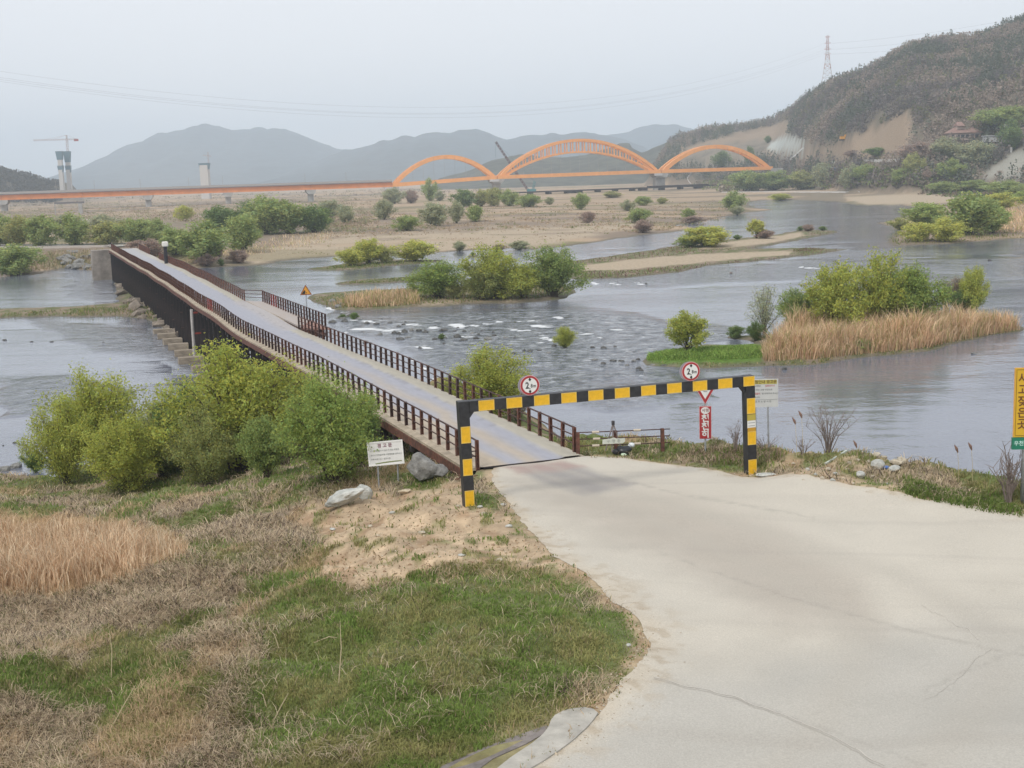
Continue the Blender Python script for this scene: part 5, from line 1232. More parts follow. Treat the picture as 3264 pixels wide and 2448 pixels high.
def shed(c1, c2, w_, h_):
    def f(e, q):
        MB().box((0, 0, h_ / 2), (w_, 5, h_)).build("wall", mat(c1, (.5, .5, .5) if 'grey' in c1 else (.12, .2, .36), .8), e)
        MB().box((0, 0, h_ + .2), (w_ + .8, 5.8, .3)).build("roof", mat(c2, (.55, .56, .58), .6), e)
    return f
hs(3168, 452, "shed", "small shed with a pale metal roof right of the red roofed house", "shed", shed("grey_shed_wall", "pale_metal_roof", 9, 2.6))
hs(2662, 546, "shed", "tiny blue covered shed among the bushes at the foot of the hill", "shed", shed("blue_shed_wall", "pale_metal_roof", 2.6, 1.8))
def upole(e, q):
    MB().tube([(0, 0, -.5), (0, 0, 11.5)], .22, 8).build("pole", mat("pole_concrete", (.4, .39, .37), .9), e); MB().box((0, 0, 10.8), (2.6, .15, .15)).build("crossarm", M_STEEL, e)
hs(3201, 474, "utility_pole", "concrete utility pole beside the house on the right hillside", "pole", upole)
hs(3222, 486, "utility_pole", "short pale post at the top of the gravel heap", "post", lambda e, q: MB().box((0, 0, 1.2), (.9, .9, 2.6)).build("post", MATS["pole_concrete"], e))
def digger(e, q):
    MB().box((0, 0, 1.5), (4.2, 2.6, 1.6)).build("body", mat("digger_orange", (.62, .30, .04), .5), e); MB().box((0, 0, .4), (4.5, 2.8, .8)).build("crawler_tracks", MATS["track_black"], e)
    MB().bar((1.8, 0, 2), (4.6, 0, 4.2), .5).bar((4.6, 0, 4.2), (6.0, 0, 1.6), .4).build("boom", MATS["digger_orange"], e); MB().box((.9, -.5, 2.6), (1.3, 1.2, 1.2)).build("cab", MATS["digger_orange"], e)
hs(2690, 448, "excavator", "small orange excavator parked at the tip of the dark hillside strip", "excavator", digger)
# retaining strip, kerb wall along the far road and pale chute
def bandwall(pts, h, m, name, label, cat, d_=1.5, zz=None):
    w = G([a for a, b_ in pts], [b_ for a, b_ in pts]); mb = MB(); pv = []; k = len(w)
    c = w.mean(0)
    for p in w: pv += [(p[0] - c[0], p[1] - c[1], p[2] - c[2] - .6), (p[0] - c[0], p[1] + d_ - c[1], p[2] - c[2] - .6), (p[0] - c[0], p[1] + d_ - c[1], p[2] - c[2] + h), (p[0] - c[0], p[1] - c[1], p[2] - c[2] + h)]
    fs = [(0, 1, 2, 3), (4 * k - 1, 4 * k - 2, 4 * k - 3, 4 * k - 4)]
    for i in range(k - 1):
        for j in range(4): fs.append((4 * i + j, 4 * i + 4 + j, 4 * i + 4 + (j + 1) % 4, 4 * i + (j + 1) % 4))
    o = mb.add(pv, fs).build(name, m, loc=c); fix_normals(o); tag(o, label, cat); return o
M_PALEW = mat("pale_barrier", (.60, .57, .54), .8)
bandwall([(2500, 522), (2650, 520), (2760, 515), (2900, 511), (3060, 508)], .9, M_PALEW, "roadside_barrier", "long pale barrier of the road along the foot of the right hill", "barrier", .5)
bandwall([(2518, 512), (2540, 494), (2562, 474)], .5, mat("chute_white", (.62, .63, .62), .8), "drainage_chute", "pale straight drainage chute below the grey sprayed slope", "chute", 5)
bandwall([(2204, 555), (2190, 570), (2205, 588)], 1.2, M_PALEW, "embankment_steps", "pale curved concrete revetment below the right orange arch", "revetment", 3)
bandwall([(2300, 614), (2450, 613), (2700, 612), (2740, 611)], .5, M_PALEW, "bank_kerb", "thin pale kerb line along the foot of the far wooded bank", "kerb", .6)
bandwall([(-200, 700), (270, 703), (400, 700)], .4, M_PALEW, "field_track_kerb", "thin pale line of a track in the scrub on the left", "kerb", .6)
bandwall([(-350, 794), (-100, 794), (150, 792), (330, 788), (352, 786)], .5, mat("far_road_edge", (.46, .42, .38), .9), "far_road_parapet", "pale low parapet of the far bank road left of the bridge end", "parapet", .5)
w = G([-350, 0, 200, 340, 350, 420, 420, 200, -350], [790, 789, 787, 784, 790, 787, 777, 781, 785])
mb = MB(); k = len(w); mb.add([(p[0], p[1], p[2] + .25) for p in w], [tuple(range(k))]); o = mb.build("far_road", M_CONC); fix_normals(o); tag(o, kind='structure')
# far traffic signs and lamp
def plainsign(px, py_, name, label, shape, zc_, m, size=.9):
    w = G(px, py_)[0]; e = empty(name, w, 0, label, "road sign"); MB().tube([(0, .06, 0), (0, .06, zc_ + .3)], .05, 6).build("pole", M_STEEL, e)
    if shape == 'rect': MB().box((0, 0, zc_), (size * .62, .03, size)).build("panel", m, e)
    else: MB().prism([(0, zc_ + size * .5), (size * .5, zc_), (0, zc_ - size * .5), (-size * .5, zc_)], -.02, .02).build("panel", m, e)
    return e
plainsign(386, 776, "far_road_sign", "small yellow road sign with a pale right half beyond the far bridge end", 'rect', 2.2, mat("far_yellow", (.65, .42, .10), .5), 1.1)
plainsign(328, 778, "far_road_sign", "small orange diamond sign left of the far bridge end", 'dia', 1.7, mat("far_orange", (.60, .28, .04), .5), 1.0)
w = P(531, 852, 4.6); e = empty("capped_pillar", (w[0], w[1], .5), BRZ, "black pillar with a rounded white cap standing behind the far right railing", "lamp")
zt_ = zat(786, y=np.array([w[0], w[1], .5])); MB().tube([(0, 0, -1), (0, 0, zt_)], .24, 10).build("pillar", mat("pillar_black", (.02, .018, .022), .6), e)
o = MB().box((0, 0, zt_ + .33), (.78, .78, .66)).build("cap", mat("cap_white", (.72, .70, .64), .5), e); bevel(o, .14, 3)
# triangular falling rock sign at the bay
w = P(979, 1008, 5.0); e = empty("warning_triangle_sign", w, .10, "orange triangular warning sign on a thin pole behind the passing bay railing", "road sign")
zc_ = zat(929, y=w); MB().tube([(0, .05, -.6), (0, .05, zc_ + .3)], .045, 6).build("pole", M_STEEL, e)
tri2 = lambda s, z: [(-s / 2, z - s * .2887), (s / 2, z - s * .2887), (0, z + s * .5774)]
MB().prism(tri2(.90, zc_), -.01, .01).build("brown_border", mat("sign_brown_red", (.22, .06, .015), .5), e); MB().prism(tri2(.68, zc_ + .0), -.018, -.011).build("orange_face", mat("sign_orange", (.66, .30, .03), .45), e)
MB().prism([(-.32, zc_ - .18), (-.06, zc_ - .18), (-.02, zc_ - .02), (-.06, zc_ + .12), (-.16, zc_ + .05)], -.026, -.019).build("black_rock_mark", M_BLKT, e)
MB().prism([(.03, zc_ - .05), (.09, zc_ - .09), (.06, zc_ - .14), (.0, zc_ - .10)], -.026, -.019).build("black_rock_mark", M_BLKT, e)
# rocks in the rapids
rk = [(1085, 1016, 26, 9), (1060, 1028, 20, 8), (1100, 1026, 18, 8), (1120, 1010, 26, 12), (1140, 1018, 18, 8), (1170, 1032, 14, 6), (1200, 1034, 14, 5), (1245, 1030, 14, 4), (1215, 1016, 10, 3), (1272, 1042, 12, 5), (1287, 1036, 12, 5), (1294, 1028, 8, 4), (1212, 1068, 18, 9), (1256, 1063, 14, 8), (1272, 1066, 12, 7),
      (1290, 1060, 18, 9), (1311, 1055, 14, 10), (1333, 1056, 16, 7), (1355, 1060, 14, 7), (1276, 1082, 20, 9), (1300, 1077, 14, 5), (1412, 1054, 22, 9), (1385, 1083, 12, 6), (1405, 1078, 14, 10), (1420, 1078, 10, 6), (1457, 1076, 16, 11), (1480, 1085, 24, 6), (1517, 1081, 14, 9), (1554, 1084, 20, 8),
      (1450, 1056, 10, 3), (1480, 1057, 12, 3), (1537, 1056, 8, 3), (1505, 1063, 10, 4), (1525, 1067, 8, 4), (1572, 1060, 8, 4), (1574, 1071, 12, 5), (1610, 1078, 12, 4), (1640, 1078, 6, 3), (1415, 1096, 8, 3), (1340, 1110, 10, 3), (1168, 1092, 16, 6), (1670, 1118, 10, 3), (1690, 1120, 12, 3), (1719, 1118, 14, 5), (1748, 1126, 12, 4), (1640, 1126, 14, 3), (1600, 1122, 8, 3),
      (1765, 1104, 14, 5), (1795, 1098, 10, 5), (1890, 1108, 12, 4), (1925, 1110, 14, 6), (1960, 1106, 10, 3), (1895, 1148, 16, 3), (1922, 1160, 14, 5), (1955, 1151, 18, 6), (1980, 1152, 16, 4), (2020, 1152, 14, 6), (2034, 1147, 12, 5), (2035, 1176, 12, 7), (2044, 1181, 12, 5), (2000, 1166, 10, 3), (2120, 1166, 24, 2), (2500, 1178, 14, 7), (3105, 1128, 10, 5), (3105, 1128, 16, 3), (3156, 832, 10, 6),
      (1460, 1046, 8, 3), (2060, 905, 6, 2), (2080, 1165, 14, 3)]
RKL = {0: "dark rock at the left end of the rapids nearest the passing bay", 3: "highest of the dark rocks beside the passing bay", 6: "dark rock between the two left foam streaks", 12: "grey rock at the left of the main rock row in the rapids", 15: "dark rock in the main rock row left of the pointed one", 16: "tallest pointed dark rock of the main rock row",
       21: "wide grey rock under the largest white wave", 19: "flat dark rock below the main rock row", 24: "round rock at the left of the lower right row", 26: "long dark rock next to the green tufted rock", 28: "grey rock at the right end of the lower row in the rapids", 40: "lone dark rock close to the bridge railing below the rapids"}
for i, (a, b_, wpx_, hpx) in enumerate(rk):
    w = P(a, b_, 0.0); q = 4200 / w[1]; sx = wpx_ / q / 2 * 1.3; sz = max(hpx / q * 1.0, .12)
    o = blob("river_rock", (sx, sx * .7, sz), 100 + i, M_ROCKD if i % 4 else M_ROCK, None, (w[0], w[1], .02), (0, 0, i * .0), sub=2, amp=.45, facet=True)
    if a < 1700 and i in RKL: tag(o, RKL[i], "rock", "dark rocks in the rapids"); continue
    tag(o, ("dark wet rock breaking the rapids right of the low bridge" if a < 1700 else "low dark stone in the shallows by the green tip of the reed island"), "rock", "dark rocks in the rapids" if a < 1700 else "low stones in the shallows")
lr = [(15, 1085, 16, 6), (100, 1090, 10, 3), (165, 1090, 12, 3), (50, 1490, 46, 20), (12, 1500, 44, 26), (100, 1478, 30, 18), (46, 1412, 14, 5), (10, 1421, 6, 3), (330, 1092, 10, 3)]
for i, (a, b_, wpx_, hpx) in enumerate(lr):
    w = P(a, b_, 0.0); q = 4200 / w[1]; sx = wpx_ / q / 2
    o = blob("shore_rock", (sx, sx * .7, hpx / q * .7), 180 + i, M_ROCKD if i < 3 or i > 5 else M_ROCK, None, (w[0], w[1], .02), sub=2, amp=.4, facet=True)
    tag(o, ["dark rock at the left edge of the river", "small dark stone left in the wide river", "flat dark stone in the river left of the bridge", "flat brown stone at the water edge by the left willow", "mossy boulder cut by the left picture edge",
            "brown stone leaning to the small dark bush", "lone pale brown stone in the water left of the willows", "tiny stone at the left edge above the lone stone", "small stone in the current left of the footings"][i], "rock")
# rubble bank under the far half of the bridge and below the abutment
def scatter_rocks(poly, n_, smin, smax, label, group, seed, m):
    r = np.random.default_rng(seed); k = 0
    xs_ = [p[0] for p in poly]; ys_ = [p[1] for p in poly]
    protos = [blob("stone", (1, .75, .5), 300 + seed * 10 + j, m, sub=1, amp=.45, facet=True) for j in range(4)]
    used = [False] * 4
    while k < n_:
        a, b_ = r.uniform(min(xs_), max(xs_)), r.uniform(min(ys_), max(ys_))
        if poly_sd(np.array([a]), np.array([b_]), poly)[0] < 0: continue
        j = k % 4
        if not used[j]: o = protos[j]; used[j] = True
        else: o = protos[j].copy(); COL.objects.link(o)
        w = G(a, b_)[0]; s = r.uniform(smin, smax) * (1 if r.random() < .8 else 1.5)
        o.location = (w[0], w[1], w[2] + s * .15); o.scale = (s, s, s); o.rotation_euler = (r.uniform(-.3, .3), r.uniform(-.3, .3), r.uniform(0, 6)); tag(o, label, "stone", group); k += 1
scatter_rocks([(370, 905), (420, 900), (480, 960), (560, 1040), (600, 1080), (560, 1075), (500, 1030), (430, 1010), (390, 960)], 46, .4, 1.1, "brown stone piled on the spit under the bridge", "stones on the spit under the bridge", 1, mat("rock_brown", (.24, .20, .16), .9, var=.5, scale=2))
scatter_rocks([(190, 800), (310, 800), (350, 850), (350, 890), (290, 860), (200, 850)], 34, .5, 1.3, "grey block of the stone slope beside the far abutment", "stone blocks by the far abutment", 2, M_ROCK)
scatter_rocks([(1050, 955), (1180, 955), (1120, 975), (1070, 985)], 8, .3, .7, "pale stone on the tip of the middle island", "stones on the middle island tip", 3, M_ROCK)
# ------------------------------------------------------------------ foliage generators
def leaf_tris(C, size, rng, elong=1.9, up=.3):
    """random triangles round centres C"""
    n_ = len(C); a = rng.normal(size=(n_, 3)); a[:, 2] += up * rng.normal(size=n_); a /= np.linalg.norm(a, axis=1)[:, None]
    b = rng.normal(size=(n_, 3)); b -= (b * a).sum(1)[:, None] * a; b /= np.linalg.norm(b, axis=1)[:, None]
    s = (size * rng.uniform(.6, 1.4, n_))[:, None]
    V = np.stack([C + a * s * elong * .5, C - a * s * elong * .35 + b * s * .5, C - a * s * elong * .35 - b * s * .5], 1)
    return V.reshape(-1, 3)
def tri_mesh(name, V, colv):
    F_ = np.arange(len(V)).reshape(-1, 3); return mesh_np(name, V, F_, colv)
BUSH = {}
def make_bush(key, seed, nleaf, leaf, nstem, low=.08, wide=.5, tall_bias=1.0, bare=False, clump=.055):
    rng = np.random.default_rng(seed)
    stems = []; leafC = []; leafB = []
    ph0 = rng.uniform(0, 6.28)
    per = nleaf // (nstem * 7)
    for i in range(nstem):
        az = 2 * math.pi * (i + rng.uniform(-.4, .4)) / nstem * 1.0 * 3.1
        rr = math.sqrt((i + .5) / nstem) * rng.uniform(.75, 1.05)
        env = wide * (1 + .22 * math.sin(2 * az + ph0) + .14 * math.sin(3 * az + ph0 * 2))
        tip = np.array([math.cos(az) * rr * env, math.sin(az) * rr * env, max(.14, (1 - rr ** 2.6 * .66) * rng.uniform(.76, 1.05) * tall_bias)])
        base = np.array([rng.normal() * .03, rng.normal() * .03, -.02])
        ctrl = np.array([tip[0] * .35, tip[1] * .35, tip[2] * .55])
        T = np.linspace(0, 1, 6)[:, None]
        path = (1 - T) ** 2 * base + 2 * (1 - T) * T * ctrl + T ** 2 * tip
        stems.append((path, .011 * (1.2 - rr * .4)))
        for k in range(7):
            t = rng.uniform(low + .1, 1) ** .75 if k else 1.0
            p = (1 - t) ** 2 * base + 2 * (1 - t) * t * ctrl + t ** 2 * tip
            d = np.array([tip[0], tip[1], .25]) + rng.normal(size=3) * .35; d /= np.linalg.norm(d) + 1e-6
            L = rng.uniform(.07, .20) * (1.15 - .3 * t)
            stems.append((np.stack([p, p + d * L * .5 + np.array([0, 0, .01]), p + d * L]), .0035))
            u = rng.uniform(0, 1, per)[:, None]
            c = p + d * L * u + rng.normal(size=(per, 3)) * clump * (1.1 - .4 * u)
            leafC.append(c); br = rng.uniform(.82, 1.18); leafB.append(np.full(per, br))
    C = np.concatenate(leafC); B = np.concatenate(leafB); C[:, 2] = np.maximum(C[:, 2], low * .5 + rng.uniform(0, .05, len(C)))
    V = leaf_tris(C, leaf, rng)
    hue = rng.normal(0, .08, len(C)); col = np.stack([B * (1 + hue) * 1.0, B, B * (1 - hue)], 1) * rng.uniform(.8, 1.2, len(C))[:, None]
    crown = tri_mesh("crown", V, np.repeat(col, 3, 0))
    mb = MB()
    for path, r in stems:
        pts = [tuple(p) for p in path]; mb.tube(pts, [r * (1 - .75 * j / (len(pts) - 1)) for j in range(len(pts))], 3, False)
    tr = mb.mesh("trunk"); tr.materials.append(M_BARK)
    BUSH[key] = (crown, tr)
for i in range(4): make_bush(("near", i), 40 + i, 30000, .0145, 46, wide=.50 + .05 * (i % 2), low=.05)
for i in range(4): make_bush(("mid", i), 60 + i, 15000, .021, 36, wide=.50, low=.05)
for i in range(5): make_bush(("far", i), 80 + i, 7000, .034, 26, wide=.5, low=.03, clump=.06)
make_bush(("thin", 0), 90, 3600, .020, 30, wide=.48, low=.1)
make_bush(("tree", 0), 91, 9000, .026, 24, wide=.46, low=.30)
make_bush(("ftree", 0), 92, 5000, .038, 18, wide=.42, low=.28)
LV = dict(yel=("willow_leaf_yellow", (.43, .46, .11)), grn=("willow_leaf_green", (.30, .38, .11)), dgr=("leaf_deep_green", (.18, .255, .085)),
          olv=("leaf_olive", (.34, .365, .13)), pal=("leaf_pale_grey", (.46, .48, .31)), brn=("twig_brown", (.34, .275, .20)), gry=("leaf_grey_green", (.34, .37, .20)), fgr=("leaf_mid_green", (.29, .36, .12)))
LM = {k: leaf_mat(v[0], v[1], .42) for k, v in LV.items()}
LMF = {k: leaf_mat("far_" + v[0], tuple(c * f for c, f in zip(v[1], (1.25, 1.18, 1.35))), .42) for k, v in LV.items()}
_bc = [0]
def bush(cx, y0, y1, wpx, kind, key, label, group=None, name="willow_bush", cat="bush", zmin=0.0, depth=None, by=None):
    """cx centre column, y0 crown top, y1 base row in the photo"""
    w = G(cx, y1)[0] if by is None else G(cx, by)[0]
    q = 4200 / w[1]; h = (y1 - y0) / q; wd = wpx / q
    _bc[0] += 1; v = BUSH[key]
    e = empty(name, w, (_bc[0] * 2.399) % 6.28, label, cat, group)
    for nm, me_ in (("crown", v[0]), ("trunk", v[1])):
        if len(me_.materials) == 0: me_.materials.append(LM[kind])
        o = bpy.data.objects.new(nm, me_); COL.objects.link(o); o.parent = e
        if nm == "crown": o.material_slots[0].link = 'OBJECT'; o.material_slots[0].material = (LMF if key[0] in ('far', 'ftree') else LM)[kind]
        k_w = 1.10 if key[0] == 'near' else 1.16; o.scale = (wd * k_w, wd * k_w, h * 1.02)
    return e
N_, M__, F__ = "near", "mid", "far"
# near left group
bush(330, 1205, 1500, 290, 'yel', (N_, 0), "tall thin yellow green willow rising behind the left end of the near clump", name="willow", cat="tree")
bush(212, 1285, 1542, 190, 'yel', (N_, 1), "leftmost airy willow of the near clump with its trunk showing at the water", name="willow", cat="tree")
bush(520, 1290, 1520, 170, 'olv', (N_, 1), "olive bush filling the gap between left bushes and the middle of the near clump")
bush(545, 1250, 1470, 130, 'pal', ("thin", 0), "pale grey green thin bush between the left willows and the big willow")
bush(410, 1335, 1560, 250, 'yel', (N_, 2), "broad yellow green bush in front at the left of the near clump")
bush(775, 1115, 1505, 400, 'yel', (N_, 3), "biggest yellow green willow of the near clump beside the low bridge", name="willow", cat="tree")
bush(610, 1245, 1510, 210, 'dgr', (M__, 0), "dark green bush showing between the middle bushes of the near clump")
bush(660, 1310, 1545, 210, 'olv', (N_, 1), "mid green bush standing in front of the biggest willow")
bush(985, 1208, 1430, 170, 'olv', (M__, 1), "dark olive bush tucked behind the green bush under the bridge edge")
bush(1150, 1270, 1490, 140, 'dgr', (M__, 2), "shaded dark green bush beside the piles at the bridge end")
bush(1065, 1212, 1535, 300, 'grn', (N_, 0), "large round mid green bush left of the white warning board")
bush(850, 1330, 1520, 150, 'fgr', (M__, 3), "small green bush at the foot of the biggest willow on its right")
bush(112, 1440, 1502, 75, 'dgr', (M__, 0), "small dark green shrub by the rocks left of the leftmost willow")
bush(1562, 1118, 1345, 250, 'yel', (N_, 2), "yellow green bush behind the right railing near the gate", by=1345)
bush(1440, 1215, 1320, 110, 'olv', (M__, 1), "low olive bush at the left side of the bush behind the right railing")
bush(1650, 1230, 1340, 90, 'brn', ("thin", 0), "thin brown twiggy shrub right of the bush behind the right railing")
# reed island
def cr(X, Y): return 1800 + X / 1.511, 600 + Y / 1.511
def bcr(x0, x1, y0, y1, *a, **k):
    a0, b0 = cr(x0, y0); a1, b1 = cr(x1, y1); return bush((a0 + a1) / 2, b0, b1, (a1 - a0) * 1.05, *a, **k)
bcr(1380, 1640, 342, 690, 'yel', (M__, 0), "tallest yellow green willow in the middle of the reed island", name="willow", cat="tree")
bcr(1170, 1430, 380, 700, 'yel', (M__, 1), "bright yellow green willow left of the tallest one on the reed island", name="willow", cat="tree")
bcr(1030, 1230, 495, 690, 'fgr', (M__, 2), "darker green low willow at the left end of the reed island thicket")
bcr(1530, 1800, 395, 690, 'grn', (M__, 3), "wide green willow right of the tallest one on the reed island", name="willow", cat="tree")
bcr(1640, 1740, 370, 600, 'gry', ("thin", 0), "thin grey green willow top behind the wide green willow")
bcr(890, 1035, 470, 700, 'pal', ("thin", 0), "pale leafless looking grey shrub left of the reed island thicket")
bcr(1900, 2030, 392, 600, 'yel', (M__, 1), "lone yellow green shrub at the right end behind the reeds")
bcr(1850, 1960, 440, 590, 'brn', (M__, 2), "brown twiggy shrub left of the lone yellow green shrub")
bcr(1855, 1985, 495, 600, 'dgr', (M__, 3), "low dark green shrub below the lone yellow green shrub")
bcr(1800, 1870, 440, 590, 'gry', ("thin", 0), "thin grey shrub left of the brown shrub behind the reeds")
bcr(500, 685, 598, 790, 'yel', ("tree", 0), "small round yellow green tree on the green tip of the reed island", name="willow", cat="tree")
bcr(790, 862, 665, 722, 'dgr', (F__, 0), "small dark green shrub standing in the water left of the reeds")
bcr(880, 960, 645, 735, 'dgr', (M__, 0), "dark green shrub touching the left end of the reeds")
bush(1802, 1045, 1108, 62, 'yel', (M__, 1), "small lone yellow green shrub in the shallows right of the rapids")
bcr(1390, 1480, 728, 780, 'fgr', (F__, 1), "small green plant clump at the front edge of the reeds"); bcr(1340, 1440, 625, 700, 'fgr', (F__, 2), "green clump peeping out in the middle of the reeds")
# middle island
bush(1398, 838, 950, 165, 'grn', (M__, 2), "round green willow bush at the left of the middle island")
bush(1578, 797, 952, 170, 'yel', (M__, 0), "tall yellow green willow in the middle of the middle island", name="willow", cat="tree")
bush(1540, 850, 955, 130, 'olv', (M__, 1), "lower olive willow in front of the tall one on the middle island"); bush(1665, 850, 950, 130, 'yel', (M__, 3), "yellow green willow bush right of the tall one on the middle island")
bush(1765, 795, 945, 165, 'fgr', (M__, 2), "darker green willow at the right end of the middle island over the water", name="willow", cat="tree")
bush(1555, 805, 935, 60, 'gry', ("thin", 0), "thin grey green willow top left behind the tall one of the middle island")
bush(1450, 905, 952, 60, 'olv', (F__, 2), "small olive shrub between the two willow groups of the middle island")
bush(1117, 796, 848, 80, 'yel', (F__, 0), "left yellow bush on the thin islet beyond the passing bay"); bush(1175, 768, 840, 95, 'yel', (F__, 1), "taller yellow bush second from the left on the thin islet")
bush(1225, 790, 838, 60, 'olv', (F__, 3), "olive bush between the yellow bushes on the thin islet"); bush(1322, 774, 832, 125, 'yel', (F__, 2), "wide yellow bush at the right end of the thin islet")
for a4 in ((1130, 998, 1018, 30, "green tuft on top of the rock pile nearest the passing bay"), (1092, 1002, 1016, 22, "small green tuft left of the other tuft on the rock pile"), (1408, 1064, 1082, 18, "dark green tuft growing on a rock in the middle of the rapids"), (1800, 1098, 1108, 16, "green tuft at the foot of the lone shrub in the shallows")): bush(a4[0], a4[1], a4[2], a4[3], 'dgr', (F__, 1), a4[4], name="tuft", cat="plant")
# gravel bar
bush(2250, 726, 786, 165, 'yel', (F__, 1), "wide yellow green bush on the upper gravel bar"); bush(2200, 752, 788, 80, 'fgr', (F__, 4), "low green bush at the left of the wide one on the upper gravel bar")
bush(2412, 702, 760, 58, 'yel', ("ftree", 0), "small yellow green tree on the upper gravel bar", name="willow", cat="tree"); bush(2440, 735, 760, 60, 'brn', (F__, 0), "low brown shrub at the foot of the small gravel bar tree")
bush(2350, 750, 764, 25, 'dgr', (F__, 2), "tiny dark shrub between the wide bush and the small tree of the gravel bar"); bush(2575, 716, 737, 40, 'brn', (F__, 3), "low brown shrub at the right tip of the upper gravel bar")
bush(2552, 722, 736, 20, 'dgr', (F__, 1), "first tiny dark shrub on the right tip of the upper gravel bar"); bush(2622, 722, 735, 25, 'dgr', (F__, 0), "second tiny dark shrub on the right tip of the upper gravel bar")
bush(1347, 815, 826, 12, 'dgr', (F__, 0), "tiny dark shrub on the small islet left"); bush(1507, 806, 817, 14, 'dgr', (F__, 1), "tiny dark shrub on the small islet mid"); bush(2330, 868, 872, 10, 'brn', (F__, 2), "tiny driftwood shrub on the lower gravel bar")
bush(1310, 950, 985, 20, 'dgr', (F__, 0), "tiny dark green shrub at the front edge of the middle island") if 0 else None
# right bank thicket
for (x0, x1, y0, y1, k, key, lb) in [(1830, 2080, 38, 225, 'fgr', (F__, 0), "tallest green willow of the thicket on the right bank"), (1650, 1830, 78, 180, 'grn', (F__, 1), "green willow bush left of the tallest in the right bank thicket"),
    (1990, 2130, 100, 215, 'grn', (F__, 2), "green bush at the right end of the right bank thicket"), (1630, 1780, 165, 255, 'yel', (F__, 3), "low yellow green bush at the front left of the right bank thicket"), (1750, 1915, 158, 255, 'yel', (F__, 4), "low yellow green bush in front of the tallest right bank willow"),
    (2020, 2165, 28, 105, 'yel', (F__, 1), "yellow green bush behind the right bank thicket"), (2160, 2260, 20, 80, 'grn', (F__, 2), "green bush at the right picture edge on the far bank"), (1570, 1660, 150, 200, 'olv', (F__, 4), "low olive bush at the left tip of the right bank")]: bcr(x0, x1, y0, y1, k, key, lb)
# floodplain bushes
FP = [(1299, 690, 735, 82, 'fgr', 0, "dark green low bush left on the floodplain"), (1386, 652, 720, 85, 'gry', 1, "grey green tall bush left on the floodplain"), (1456, 650, 712, 46, 'gry', 2, "narrow grey green tree on the floodplain"), (1516, 655, 706, 54, 'fgr', 3, "round green tree right of the narrow one on the floodplain"),
      (1371, 580, 640, 50, 'fgr', 4, "tall dark green tree beneath the left arch"), (1402, 612, 640, 30, 'gry', 1, "small tree touching the tall dark tree beneath the left arch"), (1255, 605, 650, 66, 'gry', 2, "greyish tree row left of the tall dark tree"), (1310, 607, 648, 45, 'brn', 3, "bare brownish tree left of the tall dark tree"),
      (1226, 640, 700, 60, 'gry', 0, "grey tree at the left side of the floodplain bushes"), (1480, 608, 660, 66, 'dgr', 1, "dark round tree right of the tall tree beneath the left arch"), (1535, 612, 658, 60, 'olv', 2, "olive tree in the row under the arch junction"), (1575, 600, 657, 60, 'olv', 3, "yellowish tall tree in the row under the arch junction"),
      (1622, 612, 657, 66, 'fgr', 4, "green tree at the right of the row under the arch junction"), (1688, 622, 660, 76, 'fgr', 0, "wide green bush under the left part of the middle arch"), (1752, 630, 652, 30, 'gry', 1, "small grey bush under the middle arch"), (1852, 622, 668, 52, 'fgr', 2, "round green tree alone on the dry floodplain"),
      (1876, 675, 710, 50, 'brn', 3, "round brown bush below the lone green tree on the floodplain"), (2001, 642, 672, 48, 'gry', 4, "grey green bush right on the floodplain"), (2038, 667, 710, 80, 'fgr', 0, "broad green bush at the edge of the sandbar"), (2050, 628, 655, 60, 'fgr', 1, "green bush behind the broad one near the sandbar"),
      (2110, 632, 650, 34, 'olv', 2, "small olive bush right of the green bush near the sandbar"), (2196, 664, 700, 38, 'fgr', 3, "small dark bush by the upper pool"), (2340, 618, 668, 78, 'fgr', 4, "green willow bush on the left point of the upper pool"), (2350, 660, 685, 40, 'gry', 2, "low grey bush at the foot of the left point willow"), (2487, 619, 638, 74, 'yel', 1, "low yellow bush on the far rim of the upper pool"),
      (1465, 772, 800, 42, 'gry', 2, "grey shrub at the lower rim of the sandbar"), (1590, 780, 798, 40, 'brn', 1, "brown shrub left on the lower rim of the sandbar"), (1655, 768, 796, 66, 'gry', 3, "grey green shrub row on the lower rim of the sandbar"), (1100, 655, 712, 60, 'gry', 3, "grey bush in the dark scrub left of the sandbar"), (2210, 690, 712, 60, 'brn', 0, "brown shrub patch left of the upper pool"),
      (2050, 705, 742, 60, 'brn', 2, "brown shrub at the right tip of the sandbar"), (1950, 612, 630, 60, 'olv', 4, "olive bush row under the right part of the middle arch")]
for (cx, a, b_, w_, k, v, lb) in FP: bush(cx, a, b_, w_, k, (F__, v), lb, name="bush")
